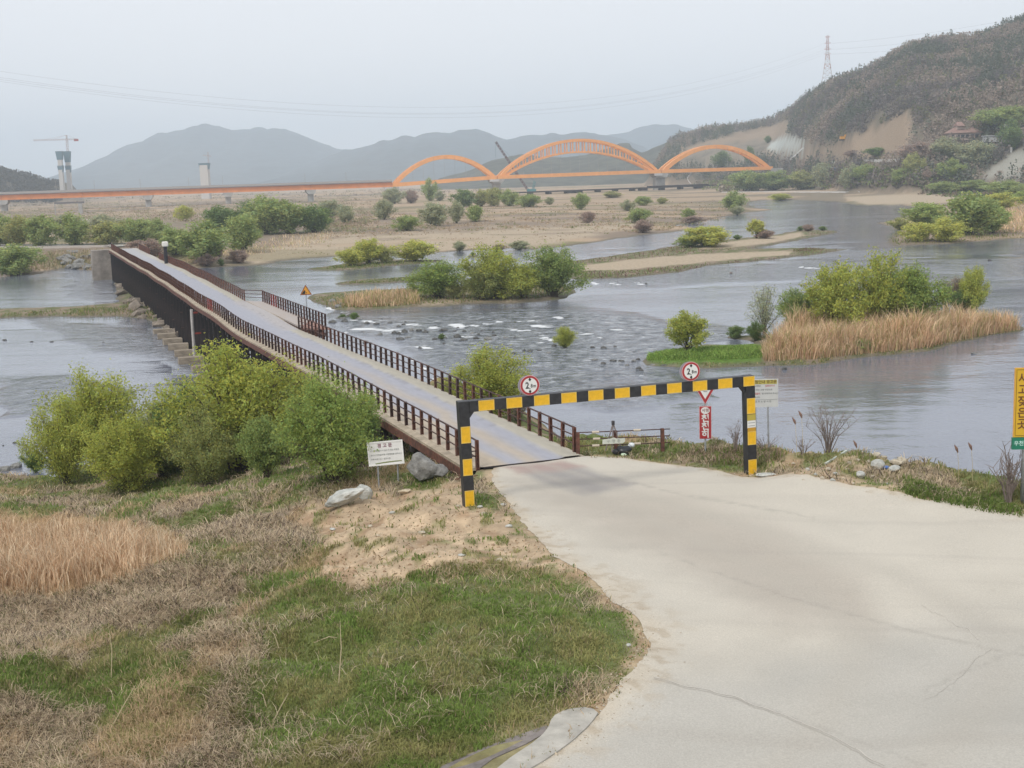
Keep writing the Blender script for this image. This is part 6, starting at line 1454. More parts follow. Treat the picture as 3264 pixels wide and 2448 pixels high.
# left bank bushes
LB = [(50, 786, 876, 150, 'fgr', 0, "dense green bush at the left edge above its reflection"), (-10, 690, 785, 120, 'fgr', 1, "green bush cut by the left picture edge behind the far road"), (62, 700, 785, 100, 'olv', 2, "olive bush second from the left behind the far road"), (130, 688, 785, 110, 'fgr', 3, "bright green bush third from the left behind the far road"),
      (235, 695, 784, 110, 'fgr', 4, "green bush fourth from the left behind the far road"), (345, 712, 782, 110, 'olv', 0, "low olive bush behind the far bridge end"), (440, 702, 778, 110, 'fgr', 1, "green bush right of the far bridge end"), (400, 705, 760, 90, 'olv', 3, "olive bush further back behind the far bridge end"),
      (500, 705, 765, 80, 'fgr', 2, "bush behind the black pillar with the white cap"), (560, 735, 812, 105, 'fgr', 1, "round green bush right of the black capped pillar"), (590, 655, 705, 50, 'yel', 3, "small bright tree standing above the left thicket"), (652, 722, 826, 170, 'fgr', 4, "large round green bush in front of the left thicket"),
      (702, 663, 745, 100, 'dgr', 0, "dark round tree at the centre of the left thicket"), (775, 695, 800, 120, 'fgr', 1, "tall green bush right in front of the left thicket"), (850, 640, 746, 150, 'fgr', 2, "tallest green tree on the right of the left thicket"), (920, 640, 745, 130, 'fgr', 3, "green tree right of the tallest in the left thicket"), (790, 655, 740, 90, 'dgr', 4, "dark tree left of the tallest in the left thicket"),
      (1000, 660, 742, 110, 'dgr', 0, "dark bush closing the left thicket on the right"), (1052, 642, 692, 80, 'gry', 1, "grey green bush beyond the right end of the left thicket"), (330, 690, 735, 90, 'gry', 2, "grey scrub bush in the back row left"), (210, 690, 720, 100, 'gry', 4, "grey scrub bush far left in the back row"), (700, 820 - 40, 830 - 8, 30, 'brn', 3, "small brown tuft on the left sand shore"), (705, 826, 848, 18, 'dgr', 0, "tiny dark shrub on the sand shore beyond the capped pillar"),
      (480, 772, 835, 90, 'brn', 2, "brown leafless shrub between far bay and capped pillar"), (440, 768, 800, 70, 'brn', 0, "brown leafless shrub behind the short far railing"), (760, 800, 838, 70, 'brn', 1, "brown dry bush on the left sand shore"), (660, 815, 848, 60, 'brn', 4, "dry brown bush at the waterline below the large round green bush")]
for (cx, a, b_, w_, k, v, lb) in LB: bush(cx, a, b_, w_, k, (F__, v), lb, name="bush")
# foot of the right hill
def bc3(x0, x1, y0, y1, *a, **k):
    return bush(2164 + (x0 + x1) / 2 / 2.011, 50 + y0 / 2.011, 50 + y1 / 2.011, (x1 - x0) / 2.011 * 1.1, *a, **k)
HB = [(330, 530, 1005, 1125, 'fgr', "leftmost bush at the foot of the right hill"), (520, 700, 1005, 1120, 'fgr', "second bush from the left at the foot of the right hill"), (700, 880, 1010, 1115, 'olv', "third bush from the left at the foot of the right hill"), (860, 1010, 945, 1100, 'gry', "tall grey green bush at the foot of the right hill"),
      (1050, 1170, 975, 1100, 'gry', "grey green bush below the roadside barrier"), (1120, 1275, 960, 1065, 'fgr', "bright green round bush below the roadside barrier"), (1370, 1500, 985, 1075, 'fgr', "green bush left of the tall one below the barrier"), (1450, 1560, 900, 1040, 'olv', "tall olive tree below the right end of the barrier"),
      (1560, 1670, 985, 1060, 'brn', "pinkish brown bush below the hillside house"), (1665, 1825, 938, 1055, 'fgr', "large bright green round tree left of the gravel heap"), (1600, 1780, 1062, 1130, 'fgr', "low green bush on the bank left below the gravel heap"), (1800, 1980, 1058, 1120, 'fgr', "low green bush on the bank below the gravel heap"), (1990, 2212, 1070, 1160, 'fgr', "green bush at the right picture edge below the gravel heap"),
      (1930, 2260, 585, 720, 'fgr', "pale green spreading tree crown on the right hillside"), (2060, 2190, 690, 860, 'dgr', "dark evergreen on the hillside right of the shed"), (1200, 1330, 850, 900, 'dgr', "dark shrub patch on the excavated slope"), (1060, 1150, 870, 905, 'brn', "brown shrub patch on the excavated slope"), (550, 590, 775, 815, 'dgr', "small dark tree by the grey sprayed slope"),
      (1430, 1620, 810, 930, 'brn', "brown thicket right of the excavated slope"), (1620, 1800, 800, 920, 'gry', "grey thicket below the hillside house"), (1800, 2000, 820, 960, 'gry', "grey green thicket right below the hillside house"), (430, 480, 850, 960, 'dgr', "dark tree group behind the right arch"), (220, 330, 880, 970, 'dgr', "dark trees seen through the right arch")]
for i, (a, b_, c, d, k, lb) in enumerate(HB): bc3(a, b_, c, d, k, (F__, i % 5), lb, name="bush")
# ------------------------------------------------------------------ forest on the hills, scrub on the plain (stuff)
def tri_cloud(name, X, Y, Z, hgt, rad, per, leaf, cols, m, label=None, seed=1, low=.0, conic=None):
    rng = np.random.default_rng(seed); n_ = len(X)
    u = rng.normal(size=(n_, per, 3)); u /= np.linalg.norm(u, axis=2)[..., None]; r = rng.uniform(.35, 1, (n_, per, 1)) ** .5; u = u * r
    lobes = 1 + .3 * np.sin(u[..., :1] * 4 + rng.uniform(0, 6, (n_, 1, 1)))
    zz = (u[..., 2:] * .5 + .5) * (1 - low) + low
    xy = u[..., :2] * lobes
    if conic is not None: xy = xy * np.where(conic[:, None, None], (1.15 - zz) * 1.1, 1)
    C = np.concatenate([X[:, None, None] + xy[..., :1] * rad[:, None, None], Y[:, None, None] + xy[..., 1:2] * rad[:, None, None], Z[:, None, None] + zz * hgt[:, None, None]], 2).reshape(-1, 3)
    V = leaf_tris(C, np.repeat(leaf, per), rng, 1.3)
    c = np.repeat(cols, per, 0) * rng.uniform(.88, 1.12, (n_ * per, 1)); c = np.repeat(c, 3, 0)
    o = obj(name, tri_mesh(name, V, c), m); tag(o, label, kind='stuff'); return o
M_LEAFC = leaf_mat("mixed_foliage", (1, 1, 1), .25)
rng = np.random.default_rng(3)
def hillpoints(n_, u0, u1, d0, d1, seed):
    r = np.random.default_rng(seed); u = r.uniform(u0, u1, n_); f = r.uniform(0, 1, n_)
    foot = np.interp(u, FOOT_U, FOOT_D); y = foot + f * (d1 - d0) + d0
    return u * y, y
X, Y = hillpoints(15000, .112, .52, 8, 520, 5); Z = HG(X, Y); a, b_ = PX(np.stack([X, Y, Z], 1))
keep = Z > 3.5
jn = fbm(X / 10, Y / 10, 2)
for zz in Z_CLEAR: keep &= poly_sd(a, b_ + (jn - .5) * 14, zz) < 2
keep &= poly_sd(a, b_, Z_HEAP) < 2
keep &= poly_sd(a, b_, [(3000, 432), (3140, 432), (3140, 462), (3000, 462)]) < 0
zj = fbm(X / 35, Y / 35, 3)
keep &= ~((zj < .40) & (rng.random(len(X)) < .5))
X, Y, Z, a, b_ = X[keep], Y[keep], Z[keep], a[keep], b_[keep]; n_ = len(X)
pine = (fbm(X / 45 + 7, Y / 45, 3) > .54) & (rng.random(n_) < .8) | (rng.random(n_) < .08)
fresh = rng.random(n_) < .12
foot_z = np.clip((Z - 6) / 40, 0, 1)
lowf = fbm(X / 40 + 3, Y / 28, 4)[:, None]
base_c = np.where(pine[:, None], np.array([.15, .165, .125]), np.where(fresh[:, None], np.array([.20, .205, .11]), np.array([.29, .235, .195]) * (1.15 - .45 * sstep(.4, .62, lowf)) + np.array([-.02, .0, .02]) * sstep(.4, .62, lowf)))
hgt = np.where(pine, rng.uniform(7, 11, n_), rng.uniform(5, 9, n_)); rad = np.where(pine, hgt * .26, hgt * .40)
tri_cloud("hillside_forest", X, Y, Z - 1, hgt, rad, 44, np.full(n_, .82), base_c, M_LEAFC, "bare brown and dark evergreen forest covering the right hill", 5, conic=pine)
# dark belt along the foot of the hill and on the left rise
u = rng.uniform(-.45, -.335, 1600); y = rng.uniform(1255, 1430, 1600); X, Y = u * y, y; Z = HG(X, Y); k_ = Z > 2; X, Y, Z = X[k_], Y[k_], Z[k_]; n_ = len(X)
tri_cloud("left_rise_forest", X, Y, Z - 1, rng.uniform(5, 8, n_), rng.uniform(2, 3, n_), 14, np.full(n_, 1.8), np.tile([.10, .09, .07], (n_, 1)), M_LEAFC, "dark wooded rise at the left picture edge beyond the viaduct", 6)
def zonepts(poly, n_, seed):
    r = np.random.default_rng(seed); xs_ = [p[0] for p in poly]; ys_ = [p[1] for p in poly]
    a = r.uniform(min(xs_), max(xs_), n_); b_ = r.uniform(min(ys_), max(ys_), n_); k_ = poly_sd(a, b_, poly) > 0
    w = G(a[k_], b_[k_]); return w, a[k_], b_[k_]
# brushwood on the plain
w, a, b_ = zonepts([(-60, 662), (250, 650), (500, 640), (760, 625), (1180, 625), (1240, 640), (1200, 700), (1120, 740), (700, 712), (300, 705), (-60, 705)], 1700, 9)
n_ = len(w); tri_cloud("brushwood", w[:, 0], w[:, 1], w[:, 2] - .3, rng.uniform(.6, 1.7, n_), rng.uniform(2, 4.5, n_), 30, np.full(n_, .42), np.where(rng.random((n_, 1)) < .45, [.27, .27, .14], [.36, .28, .20]), M_LEAFC, "brown and olive brushwood across the left floodplain", 10)
w, a, b_ = zonepts([(-60, 610), (250, 612), (640, 605), (1250, 598), (1640, 598), (1640, 612), (1240, 628), (760, 628), (250, 652), (-60, 664)], 500, 19)
n_ = len(w); tri_cloud("far_brushwood", w[:, 0], w[:, 1], w[:, 2] - .3, rng.uniform(1.0, 2.6, n_), rng.uniform(3, 7, n_), 16, np.full(n_, .8), np.where(rng.random((n_, 1)) < .4, [.20, .20, .11], [.24, .19, .16]), M_LEAFC, "far brown brushwood under the viaduct", 12)
w, a, b_ = zonepts([(2250, 566), (2600, 545), (3060, 535), (3120, 560), (3060, 590), (2700, 600), (2300, 612), (2200, 600)], 1500, 29)
n_ = len(w); tri_cloud("bank_thicket", w[:, 0], w[:, 1], w[:, 2] - .5, rng.uniform(2, 4.5, n_), rng.uniform(2, 4, n_), 16, np.full(n_, 1.1), np.where(rng.random((n_, 1)) < .35, [.22, .26, .10], [.21, .175, .13]), M_LEAFC, "mixed dark thicket on the wooded bank at the foot of the right hill", 14)
w, a, b_ = zonepts([(1050, 700), (1300, 680), (1700, 650), (2300, 640), (2400, 660), (2250, 715), (2060, 745), (1900, 730), (1500, 735), (1250, 750), (1050, 760)], 1000, 39)
n_ = len(w); tri_cloud("dry_scrub", w[:, 0], w[:, 1], w[:, 2] - .1, rng.uniform(.25, .8, n_), rng.uniform(1.2, 3.0, n_), 22, np.full(n_, .34), np.where(rng.random((n_, 1)) < .25, [.26, .26, .13], [.44, .34, .235]), M_LEAFC, "low dry scrub scattered over the floodplain", 16)
w, a, b_ = zonepts([(640, 835), (900, 800), (1000, 750), (1400, 738), (1850, 715), (2030, 720), (1950, 745), (1800, 768), (1620, 788), (1400, 802), (1100, 810), (900, 826)], 420, 41)
n_ = len(w); tri_cloud("sand_scrub", w[:, 0], w[:, 1], w[:, 2] - .1, rng.uniform(.15, .5, n_), rng.uniform(.6, 1.8, n_), 14, np.full(n_, .22), np.where(rng.random((n_, 1)) < .35, [.26, .27, .13], [.42, .33, .24]), M_LEAFC, "sparse low tufts on the sandy shore", 18)
w, a, b_ = zonepts([(2900, 595), (3264, 590), (3264, 640), (2950, 625)], 300, 40)
n_ = len(w); tri_cloud("bank_scrub", w[:, 0], w[:, 1], w[:, 2] - .1, rng.uniform(.6, 2.0, n_), rng.uniform(1, 3, n_), 10, np.full(n_, .8), np.where(rng.random((n_, 1)) < .6, [.12, .16, .05], [.2, .15, .11]), M_LEAFC, "green and brown scrub behind the right gravel bank", 17)
# ------------------------------------------------------------------ blades: grass, weeds, straw, reeds
def blades(name, W, h, width, lean, cols, m, label, seed=1, bend=True, jitter=.25):
    rng = np.random.default_rng(seed); n_ = len(W); th = rng.uniform(0, 2 * np.pi, n_); ln = lean * rng.uniform(.2, 1.6, n_)
    d = np.stack([np.cos(th), np.sin(th), np.zeros(n_)], 1); ph = rng.uniform(0, 2 * np.pi, n_); s = np.stack([np.cos(ph), np.sin(ph), np.zeros(n_)], 1) * (width / 2)[:, None] if isinstance(width, np.ndarray) else np.stack([np.cos(ph), np.sin(ph), np.zeros(n_)], 1) * width / 2
    up = np.array([0, 0, 1.0]); hh = h[:, None]
    mid = W + up * hh * .6 + d * (ln[:, None] * hh * .3); tip = W + up * hh * (1 - .25 * np.minimum(ln, 1.5))[:, None] + d * (ln[:, None] * hh * .95)
    b0, b1, m0, m1 = W - s, W + s, mid - s * .8, mid + s * .8
    V = np.stack([b0, b1, m0, m1, tip], 1).reshape(-1, 3); i = np.arange(n_)[:, None] * 5
    F_ = np.concatenate([i + np.array([[0, 1, 3]]), i + np.array([[0, 3, 2]]), i + np.array([[2, 3, 4]])], 0)
    c = cols * rng.uniform(1 - jitter, 1 + jitter, (n_, 1)); me_ = mesh_np(name, V, F_, np.repeat(c, 5, 0))
    o = obj(name, me_, m); tag(o, label, kind='stuff'); return o
M_BLADE = leaf_mat("blade_foliage", (1, 1, 1), .38)
rng = np.random.default_rng(17)
def near_cloud(n_, seed):
    """random ground points, equally dense in the picture, on the near bank"""
    r = np.random.default_rng(seed); a = r.uniform(-160, 3640, n_); b_ = r.uniform(1395, 2600, n_)
    # clustered into tufts
    a += r.normal(0, 4, n_); w = G(a, b_); keep = (w[:, 2] > .15) & (w[:, 1] < 90)
    rd = np.zeros(len(w)); rd[:] = poly_sd(w[:, 0], w[:, 1], ROAD_POLY) + (fbm(w[:, 0] * 2.5, w[:, 1] * 2.5, 3) - .5) * .5; keep &= rd < -.02
    t, s = (w[:, :2] - BA) @ BN, (w[:, :2] - BA) @ BDIR; keep &= ~((t > -.2) & (t < 4.1) & (s > -1.2) & (w[:, 2] > 4.3))
    ap = poly_sd(a, b_, Q([(1300, 1440), (1390, 1350), (1540, 1335), (1500, 1420), (1340, 1540), (1080, 1700), (700, 1700), (700, 1650), (960, 1545)], 1000, 1500, 1.75)); keep &= ap < 3
    w = w[keep]; return w, a[keep], b_[keep], rd[keep]
w, a, b_, rd = near_cloud(345000, 1)
D_, G_, W_n, S_n = near_weights(w[:, 0], w[:, 1], a, b_)
r_ = rng.random(len(w)); cum = G_; dist = w[:, 1]
tn = fbm(w[:, 0] * 2.2, w[:, 1] * 2.2, 3); tn2 = fbm(w[:, 0] * .8 + 5, w[:, 1] * .8, 3)
sel = r_ < G_ * (.45 + .9 * tn)
ww, t1, t2, dd = w[sel], tn[sel], tn2[sel], dist[sel]
gcol = np.where((t2 > .56)[:, None], [.19, .26, .07], np.where((t2 < .43)[:, None], [.30, .29, .12], [.225, .25, .085])) * (.8 + .4 * t1)[:, None]
gmm = zp(a[sel], b_[sel], Z_GREENM, 90); dryb = rng.random(len(ww)) < .20 - .13 * gmm; gcol = gcol * (1 + .12 * gmm)[:, None]; gcol[dryb] = np.array([.42, .34, .2])
short = np.where(rd[sel] > -.8, .45, 1.0)
blades("grass", ww, (.07 + .22 * np.clip(t1 - .3, 0, 1) + .05 * rng.random(len(ww))) * short * (1 - .3 * zp(a[sel], b_[sel], Z_GREENM, 90)), np.clip(dd * .0008, .02, .05), .8, gcol, M_BLADE, "green and yellowish grass on the near river bank", 3)
sel = (r_ > G_) & (r_ < G_ + W_n * .75)
ww, dd = w[sel], dist[sel]; n_ = len(ww)
wc_ = np.where(rng.random((n_, 1)) < .5, [.48, .38, .27], [.64, .53, .38]); wc_[rng.random(n_) < .15] = [.10, .075, .06]; wc_[rng.random(n_) < .10] = [.12, .14, .05]
blades("dead_weeds", ww, .10 + .30 * np.clip(tn[sel] - .25, 0, 1) + .10 * rng.random(n_), np.clip(dd * .0006, .015, .04), 1.7, wc_, M_BLADE, "tangled greyish brown dead weeds on the near river bank", 4)
sel = (r_ > G_ + W_n) & (r_ < G_ + W_n + S_n * .8); ww, dd = w[sel], dist[sel]; n_ = len(ww)
blades("dry_grass", ww, .10 + .16 * rng.random(n_), np.clip(dd * .0006, .015, .04), 1.2, np.tile([.54, .41, .26], (n_, 1)), M_BLADE, "pale dry grass on the near river bank", 5)
# clods and grit on the bare soil and along the road
def grit(name, W, s, cols, m, label, seed):
    r = np.random.default_rng(seed); n_ = len(W); B = np.array([[1, 0, 0], [-.5, .87, 0], [-.5, -.87, 0], [0, 0, 1.0], [.3, .2, -1]])
    ang = r.uniform(0, 6.28, n_); ca, sa = np.cos(ang), np.sin(ang); sc = s[:, None, None] * r.uniform(.6, 1.4, (n_, 5, 3)) * np.array([1, .8, .55])
    V = B[None] * sc; V = np.stack([V[..., 0] * ca[:, None] - V[..., 1] * sa[:, None], V[..., 0] * sa[:, None] + V[..., 1] * ca[:, None], V[..., 2]], -1) + W[:, None, :]
    F_ = (np.arange(n_)[:, None, None] * 5 + np.array([[0, 1, 3], [1, 2, 3], [2, 0, 3], [1, 0, 4], [2, 1, 4], [0, 2, 4]])[None]).reshape(-1, 3)
    o = obj(name, mesh_np(name, V.reshape(-1, 3), F_, np.repeat(cols, 5, 0)), m); tag(o, label, kind='stuff')
M_GRIT = mat("soil_grit", (1, 1, 1), .95, attr="Col", var=.1, scale=20)
sel = (D_ > .45) & (rng.random(len(w)) < .14); ww = w[sel]; n_ = len(ww)
cl_ = np.array([[.42, .30, .19], [.30, .20, .12], [.50, .42, .31], [.36, .27, .18]])[rng.integers(0, 4, n_)]
grit("clods", ww, .012 + .05 * rng.random(n_) ** 4 + .02 * rng.random(n_), cl_, M_GRIT, "clods and crumbs of soil on the bare earth", 91)
ga, gb = rng.uniform(1500, 3400, 60000), rng.uniform(1440, 2600, 60000); wg = G(ga, gb); sdr = poly_sd(wg[:, 0], wg[:, 1], ROAD_POLY); kk = (sdr > -.25) & (sdr < .9) & (rng.random(len(wg)) < .45 * np.exp(-np.abs(sdr) * 3.2)); wg = wg[kk]; n_ = len(wg)
wg[:, 2] = H(wg[:, 0], wg[:, 1], False) + .012; cl_ = np.array([[.50, .44, .34], [.34, .28, .20], [.60, .57, .50]])[rng.integers(0, 3, n_)]
grit("road_edge_grit", wg, .008 + .022 * rng.random(n_) ** 2, cl_, M_GRIT, "grit and small stones along the road edges", 92)
# sparse tufts on the dirt and edge weeds
sel = (D_ > .5) & (rng.random(len(w)) < .05); ww = w[sel]; n_ = len(ww)
blades("soil_weeds", ww, .04 + .06 * rng.random(n_), .03, 1.2, np.where(rng.random((n_, 1)) < .55, [.10, .14, .035], [.28, .2, .12]), M_BLADE, "sparse small weeds on the bare soil", 6)
# tall straw stand on the left
ST2 = [(-300, 1700), (0, 1670), (250, 1680), (430, 1690), (580, 1730), (640, 1775), (500, 1805), (400, 1860), (250, 1890), (60, 1910), (-300, 1930)]
w2, a2, b2 = zonepts(ST2, 17000, 50)
k_ = rng.random(len(w2)) < .55 + .6 * (fbm(w2[:, 0] * .6, w2[:, 1] * .6, 3) - .3) - .35 * (1 - sstep(0, 50, poly_sd(a2, b2, ST2))); w2 = w2[k_]; n_ = len(w2); edge2 = np.clip(.35 + .65 * sstep(0, 60, poly_sd(a2[k_] + 220 * (fbm(w2[:, 0] * .5, w2[:, 1] * .5, 3) - .5), b2[k_] + 90 * (fbm(w2[:, 0] * .5 + 9, w2[:, 1] * .5, 3) - .5), ST2)), 0, 1) * (.6 + .8 * fbm(w2[:, 0] * .9, w2[:, 1] * .9, 3))
blades("tall_dry_reeds", w2, rng.uniform(.45, 1.15, n_) * edge2, .026, .55, np.array([[.76, .60, .42], [.64, .46, .30], [.50, .34, .22], [.80, .68, .50]])[rng.integers(0, 4, n_)] * (.75 + .5 * fbm(w2[:, 0] * .7 + 3, w2[:, 1] * .7, 3))[:, None], M_BLADE, "stand of tall straw coloured dry reeds at the left", 7)
# single long stalks in the foreground
STK = ["long slanting pale stalk at the lower left", "shorter stalk rising from the slanting one at the lower left", "pale stalk leaning right in the lower middle of the grass", "pale stalk leaning left next to the lower middle one", "tall thin upright brown stalk on the left grass", "short upright stalk at the edge of the grey weeds", "tall upright thin stalk in the green grass left of the mound",
       "bent pale stalk at the left of the green mound", "slanting stalk in the bottom left corner", "nearly flat pale stalk on the green mound"]
for i, (xa, ya, xb, yb) in enumerate([(350, 2330, 440, 2165), (435, 2200, 460, 2160), (870, 2300, 925, 2195), (850, 2255, 815, 2190), (355, 2160, 352, 1985), (600, 1900, 590, 1745), (1080, 2180, 1090, 1950), (890, 2070, 850, 1985), (60, 2440, 120, 2310), (1000, 2050, 1090, 2035)]):
    p0 = G(xa, ya)[0]; q_ = 4200 / p0[1]; p1 = p0 + np.array([(xb - xa) / q_, (ya - yb) / q_ * .15, (ya - yb) / q_ * .9])
    mid = (p0 + p1) / 2 + np.array([.04, 0, .08]); o = MB().tube([tuple(p0), tuple(mid), tuple(p1)], [.012, .010, .005], 5).build("dry_stalk", mat("stalk_straw", (.46, .38, .24), .8)); tag(o, STK[i], "stalk", "long dry stalks in the foreground")
# bare shrubs at the right bank
def bare_shrub(px, py_, hpx, wpx_, label, seed, n_=16, r0=.022, heads=False):
    rng = random.Random(seed); w = GB(px, py_); q = 4200 / w[1]; h = hpx / q; wd = wpx_ / q; e = empty("bare_shrub", w, 0, label, "shrub"); mb = MB(); tw = MB()
    for i in range(n_):
        az = rng.uniform(0, 6.28); rr = rng.uniform(.1, 1) * wd / 2; tip = Vector((math.cos(az) * rr, math.sin(az) * rr * .6, h * rng.uniform(.6, 1.0) * (1 - .25 * rr / (wd / 2 + .01))))
        pts = [Vector((rng.gauss(0, .05), rng.gauss(0, .05), -.1)), Vector((tip.x * .35, tip.y * .35, tip.z * .5)), tip]
        mb.tube(pts, [r0, r0 * .65, r0 * .25], 4, False)
        for j in range(7):
            t = rng.uniform(.35, 1); p = pts[0].lerp(pts[1], t * 2) if t < .5 else pts[1].lerp(pts[2], t * 2 - 1)
            d = Vector((rng.gauss(0, .5) + tip.x * .3, rng.gauss(0, .4), rng.uniform(.3, 1))).normalized() * h * rng.uniform(.08, .25)
            tw.tube([p, p + d * .6 + Vector((0, 0, .01)), p + d], [r0 * .35, r0 * .28, r0 * .15], 3, False)
    mb.build("branches", mat("shrub_bark", (.19, .15, .13), .9), e); tag(tw.build("twigs", MATS["shrub_bark"], e), kind="stuff"); return e
bare_shrub(2640, 1440, 190, 230, "tall bare twiggy shrub right of the guidance board", 3, 16)
bare_shrub(2345, 1440, 110, 110, "small bare shrub between the yield sign and the right gate leg", 4, 12, .018)
bare_shrub(3215, 1600, 210, 150, "bare brown shrub left of the tall yellow sign post", 5, 18, .03)
bare_shrub(2440, 1445, 70, 160, "low reddish twigs at the foot of the guidance board", 6, 20, .014)
bare_shrub(2560, 1450, 70, 120, "low bare twigs between guidance board and tall shrub", 7, 14, .014)
for i, (a_x, a_y) in enumerate([(2735, 1425), (3066, 1440), (3100, 1432), (2550, 1350), (2560, 1330)]):
    p0 = GB(a_x - 10 * (i % 2), 1480 + (60 if a_x > 3000 else 0)); q_ = 4200 / p0[1]; zt_ = zat(a_y, y=p0)
    e = empty("reed_stalk", p0, 0, ["reed stalk with a brown plume right of the tall bare shrub", "left of two reed plumes before the water near the yellow sign", "right of two reed plumes before the water near the yellow sign", "reed plume under the guidance board", "thin reed plume just right of the guidance board pole"][i], "reed")
    MB().tube([(0, 0, -.1), (-.02, 0, zt_ * .6), (-.06, 0, zt_)], .007, 4).build("stem", MATS["stalk_straw"], e)
    MB().tube([(-.05, 0, zt_ - .02), (-.09, 0, zt_ + .10), (-.16, 0, zt_ + .22)], [.02, .045, .012], 6).build("plume", mat("plume_brown", (.20, .12, .09), .9), e)
# island reeds
def reedzone(name, poly, n_, hmin, hmax, width, lean, cols, label, seed):
    w, a, b_ = zonepts(poly, n_, seed); r = np.random.default_rng(seed); n_ = len(w)
    cl = fbm(w[:, 0] * .35, w[:, 1] * .35, 3); k_ = (w[:, 2] > .02) & (r.random(n_) < .35 + 1.3 * (cl - .2)); w = w[k_]; cl = cl[k_]; n_ = len(w)
    c = np.array(cols)[r.integers(0, len(cols), n_)] * (.8 + .4 * cl)[:, None]
    aa, bb = PX(w); ef = .45 + .55 * sstep(0, 10 + 14 * (hmax > 2), poly_sd(aa + 30 * (fbm(w[:, 0] * .5, w[:, 1] * .5 + 3, 3) - .5), bb, poly)); big = fbm(w[:, 0] * .13 + 4, w[:, 1] * .13, 2)
    c = c * np.where(c.max(1, keepdims=True) < .36, 1.5, 1.0) * (np.array([1.03, .98, .92]) if hmax > 1.5 else 1)
    return blades(name, w, r.uniform(hmin, hmax, n_) * (.55 + .8 * cl) * ef * (.7 + .6 * big), width, lean * (1 + 1.2 * r.random(n_) ** 3), c, M_BLADE, label, seed)
TAN = [[.72, .56, .39], [.62, .46, .31], [.78, .64, .46], [.54, .39, .27], [.44, .42, .20]]
reedzone("reed_bed", Q([(950, 790), (1000, 760), (1150, 745), (1400, 730), (1800, 700), (2000, 670), (2150, 668), (2195, 685), (2080, 700), (1900, 735), (1750, 770), (1450, 800), (1200, 825), (960, 835)], *CR), 32000, 1.3, 3.3, .065, .34, TAN, "tall tan reed bed covering the right island", 61)
reedzone("reed_bed", Q([(1080, 690), (1500, 655), (1850, 640), (2050, 650), (2100, 668), (1800, 700), (1400, 728), (1150, 742), (1000, 745)], *CR), 12000, 1.6, 3.2, .07, .28, TAN, "tall tan reeds behind the front of the reed bed", 62)
reedzone("sedge", Q([(395, 800), (500, 780), (640, 768), (900, 755), (960, 770), (960, 815), (700, 830), (395, 830)], *CR), 14000, .12, .62, .06, .8, [[.17, .27, .06], [.22, .29, .08], [.14, .20, .05]], "bright green sedge on the left tip of the reed island", 63)
reedzone("shore_grass", Q([(395, 838), (560, 862), (700, 866), (950, 858), (1200, 848), (1450, 813), (1750, 783), (1900, 743), (2080, 703), (2190, 688), (2180, 678), (2060, 690), (1880, 728), (1740, 768), (1440, 798), (1200, 830), (950, 842), (560, 842)], *CR), 9000, .15, .45, .07, .7, [[.15, .17, .055], [.28, .22, .12], [.11, .14, .04]], "olive and tan grass along the water edge of the reed island", 64)
reedzone("island_reeds", [(1060, 975), (1150, 950), (1270, 935), (1330, 935), (1340, 968), (1250, 978), (1150, 982)], 5000, .7, 1.7, .09, .3, TAN + [[.2, .2, .08]], "tan reeds at the left of the middle island", 65)
reedzone("island_grass", [(985, 955), (1060, 940), (1320, 930), (1600, 910), (1800, 910), (1820, 930), (1700, 955), (1480, 966), (1320, 976), (1060, 986)], 7000, .2, .6, .09, .7, [[.11, .15, .04], [.17, .17, .07], [.26, .2, .12]], "green and brown low growth on the middle island", 66)
for zz_, cnt_ in ((Q([(0, 356), (150, 338), (400, 303), (560, 276), (640, 294), (900, 285), (1100, 250), (1180, 212), (1290, 206), (1320, 212), (1230, 230), (1000, 276), (900, 292), (700, 312), (300, 344), (20, 374)], *CR), 9000), (Q([(0, 400), (300, 398), (560, 376), (900, 345), (1100, 322), (1120, 296), (1250, 294), (1340, 298), (1250, 313), (1000, 343), (700, 370), (550, 403), (300, 430), (60, 438)], *CR), 8000), (Q([(1100, 296), (1160, 288), (1260, 292), (1200, 304), (1100, 306)], *CR), 1500)): reedzone("bar_growth", zz_, cnt_, .2, .75, .13, .8, [[.13, .16, .05], [.19, .14, .10], [.15, .10, .085]], "green and reddish brown low growth on the gravel bars", 67)
reedzone("islet_growth", [(985, 858), (1090, 845), (1270, 832), (1410, 830), (1330, 840), (1130, 860)], 2500, .2, .7, .13, .8, [[.11, .15, .04], [.17, .16, .07]], "low green growth on the thin islet of yellow bushes", 68)
reedzone("islet_growth", [(1056, 905), (1130, 895), (1280, 884), (1390, 882), (1390, 893), (1180, 903)], 2200, .2, .6, .12, .8, [[.11, .15, .04], [.17, .16, .07]], "low green growth on the thin islet behind the middle island", 69)
reedzone("spit_grass", [(-20, 1000), (250, 985), (400, 975), (450, 935), (520, 990), (560, 1040), (450, 1010), (150, 1006), (-20, 1012)], 7000, .2, .7, .08, .7, [[.14, .17, .05], [.25, .19, .12], [.10, .13, .04]], "green and brown growth on the spit left of the bridge", 70)
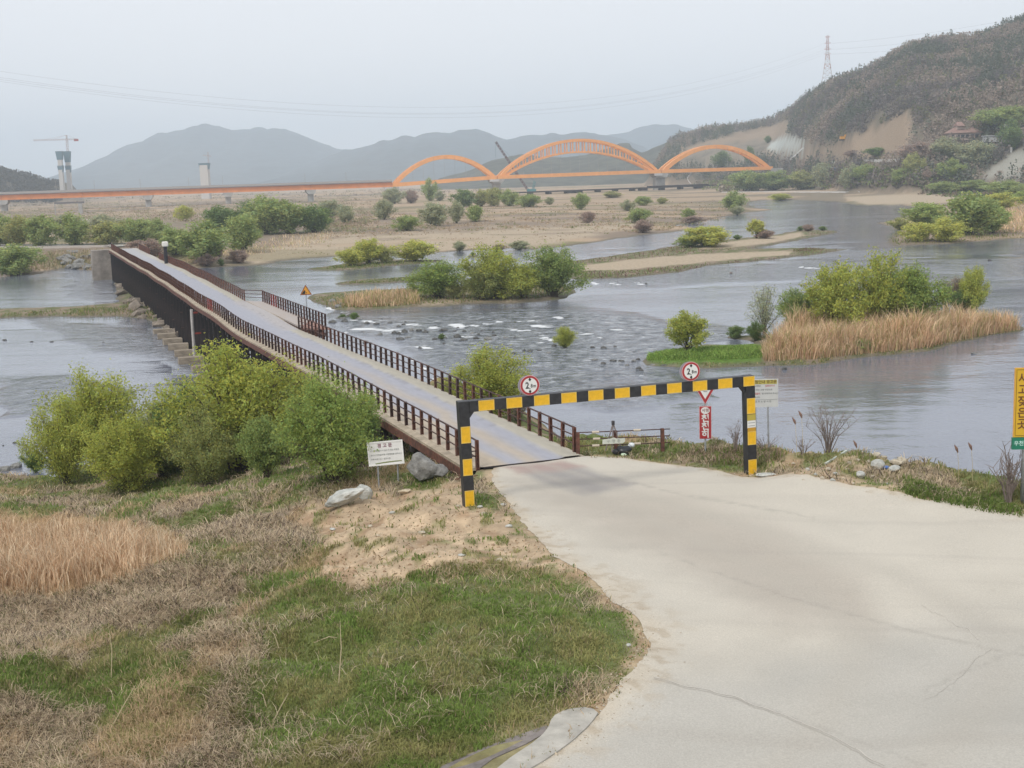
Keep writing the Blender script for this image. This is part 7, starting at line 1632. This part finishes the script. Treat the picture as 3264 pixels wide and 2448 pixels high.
reedzone("bank_reeds", [(150, 800), (330, 795), (350, 850), (300, 870), (150, 862), (60, 868)], 4500, .3, 1.1, .10, .5, [[.22, .17, .12], [.13, .14, .06], [.28, .22, .14]], "brown growth on the slope below the far road", 71)
reedzone("shore_reeds", [(560, 845), (620, 835), (900, 800), (1060, 770), (1060, 735), (900, 750), (780, 790), (600, 820)], 7000, .3, 1.2, .12, .5, TAN, "tan dry reeds on the far shore right of the capped pillar", 72)
reedzone("right_bank_reeds", [(3100, 650), (3264, 640), (3300, 740), (3120, 745), (3080, 700)], 5000, .6, 1.6, .16, .4, TAN, "tan reeds on the right bank at the picture edge", 73)
reedzone("right_bank_grass", [(2800, 720), (2900, 660), (3080, 700), (3264, 745), (3264, 758), (3057, 772), (2925, 780), (2850, 782), (2830, 768)], 5000, .3, .9, .15, .6, [[.14, .17, .05], [.2, .18, .08]], "olive grass around the right bank thicket", 74)
reedzone("crest_weeds", [(1870, 1462), (2100, 1455), (2180, 1440), (2300, 1430), (2500, 1440), (2500, 1470), (2380, 1490), (2100, 1465), (1900, 1462)], 5000, .12, .40, .03, .6, [[.12, .15, .04], [.2, .15, .11], [.26, .19, .14], [.10, .13, .035]], "weeds along the crest of the right bank", 75)
reedzone("right_bank_turf", [(2880, 1520), (3000, 1560), (3100, 1575), (3264, 1620), (3264, 1655), (3150, 1640), (3000, 1610), (2880, 1580)], 5000, .10, .30, .035, .8, [[.10, .15, .035], [.13, .155, .05], [.085, .12, .03]], "lush green turf on the bank beside the yellow sign", 76)
# ------------------------------------------------------------------ air
hz = MB().box((0, 3800, 168), (12000, 8000, 342)).build("haze", None)
hm = bpy.data.materials.new("haze_air"); hm.use_nodes = True; n = hm.node_tree.nodes; l = hm.node_tree.links; n.clear()
pv = n.new("ShaderNodeVolumePrincipled"); pv.inputs['Color'].default_value = (.78, .89, 1.0, 1); pv.inputs['Density'].default_value = 2.4e-4; pv.inputs['Anisotropy'].default_value = 0
oo = n.new("ShaderNodeOutputMaterial"); l.new(pv.outputs[0], oo.inputs['Volume']); hz.data.materials.append(hm)
tag(hz, kind='stuff')
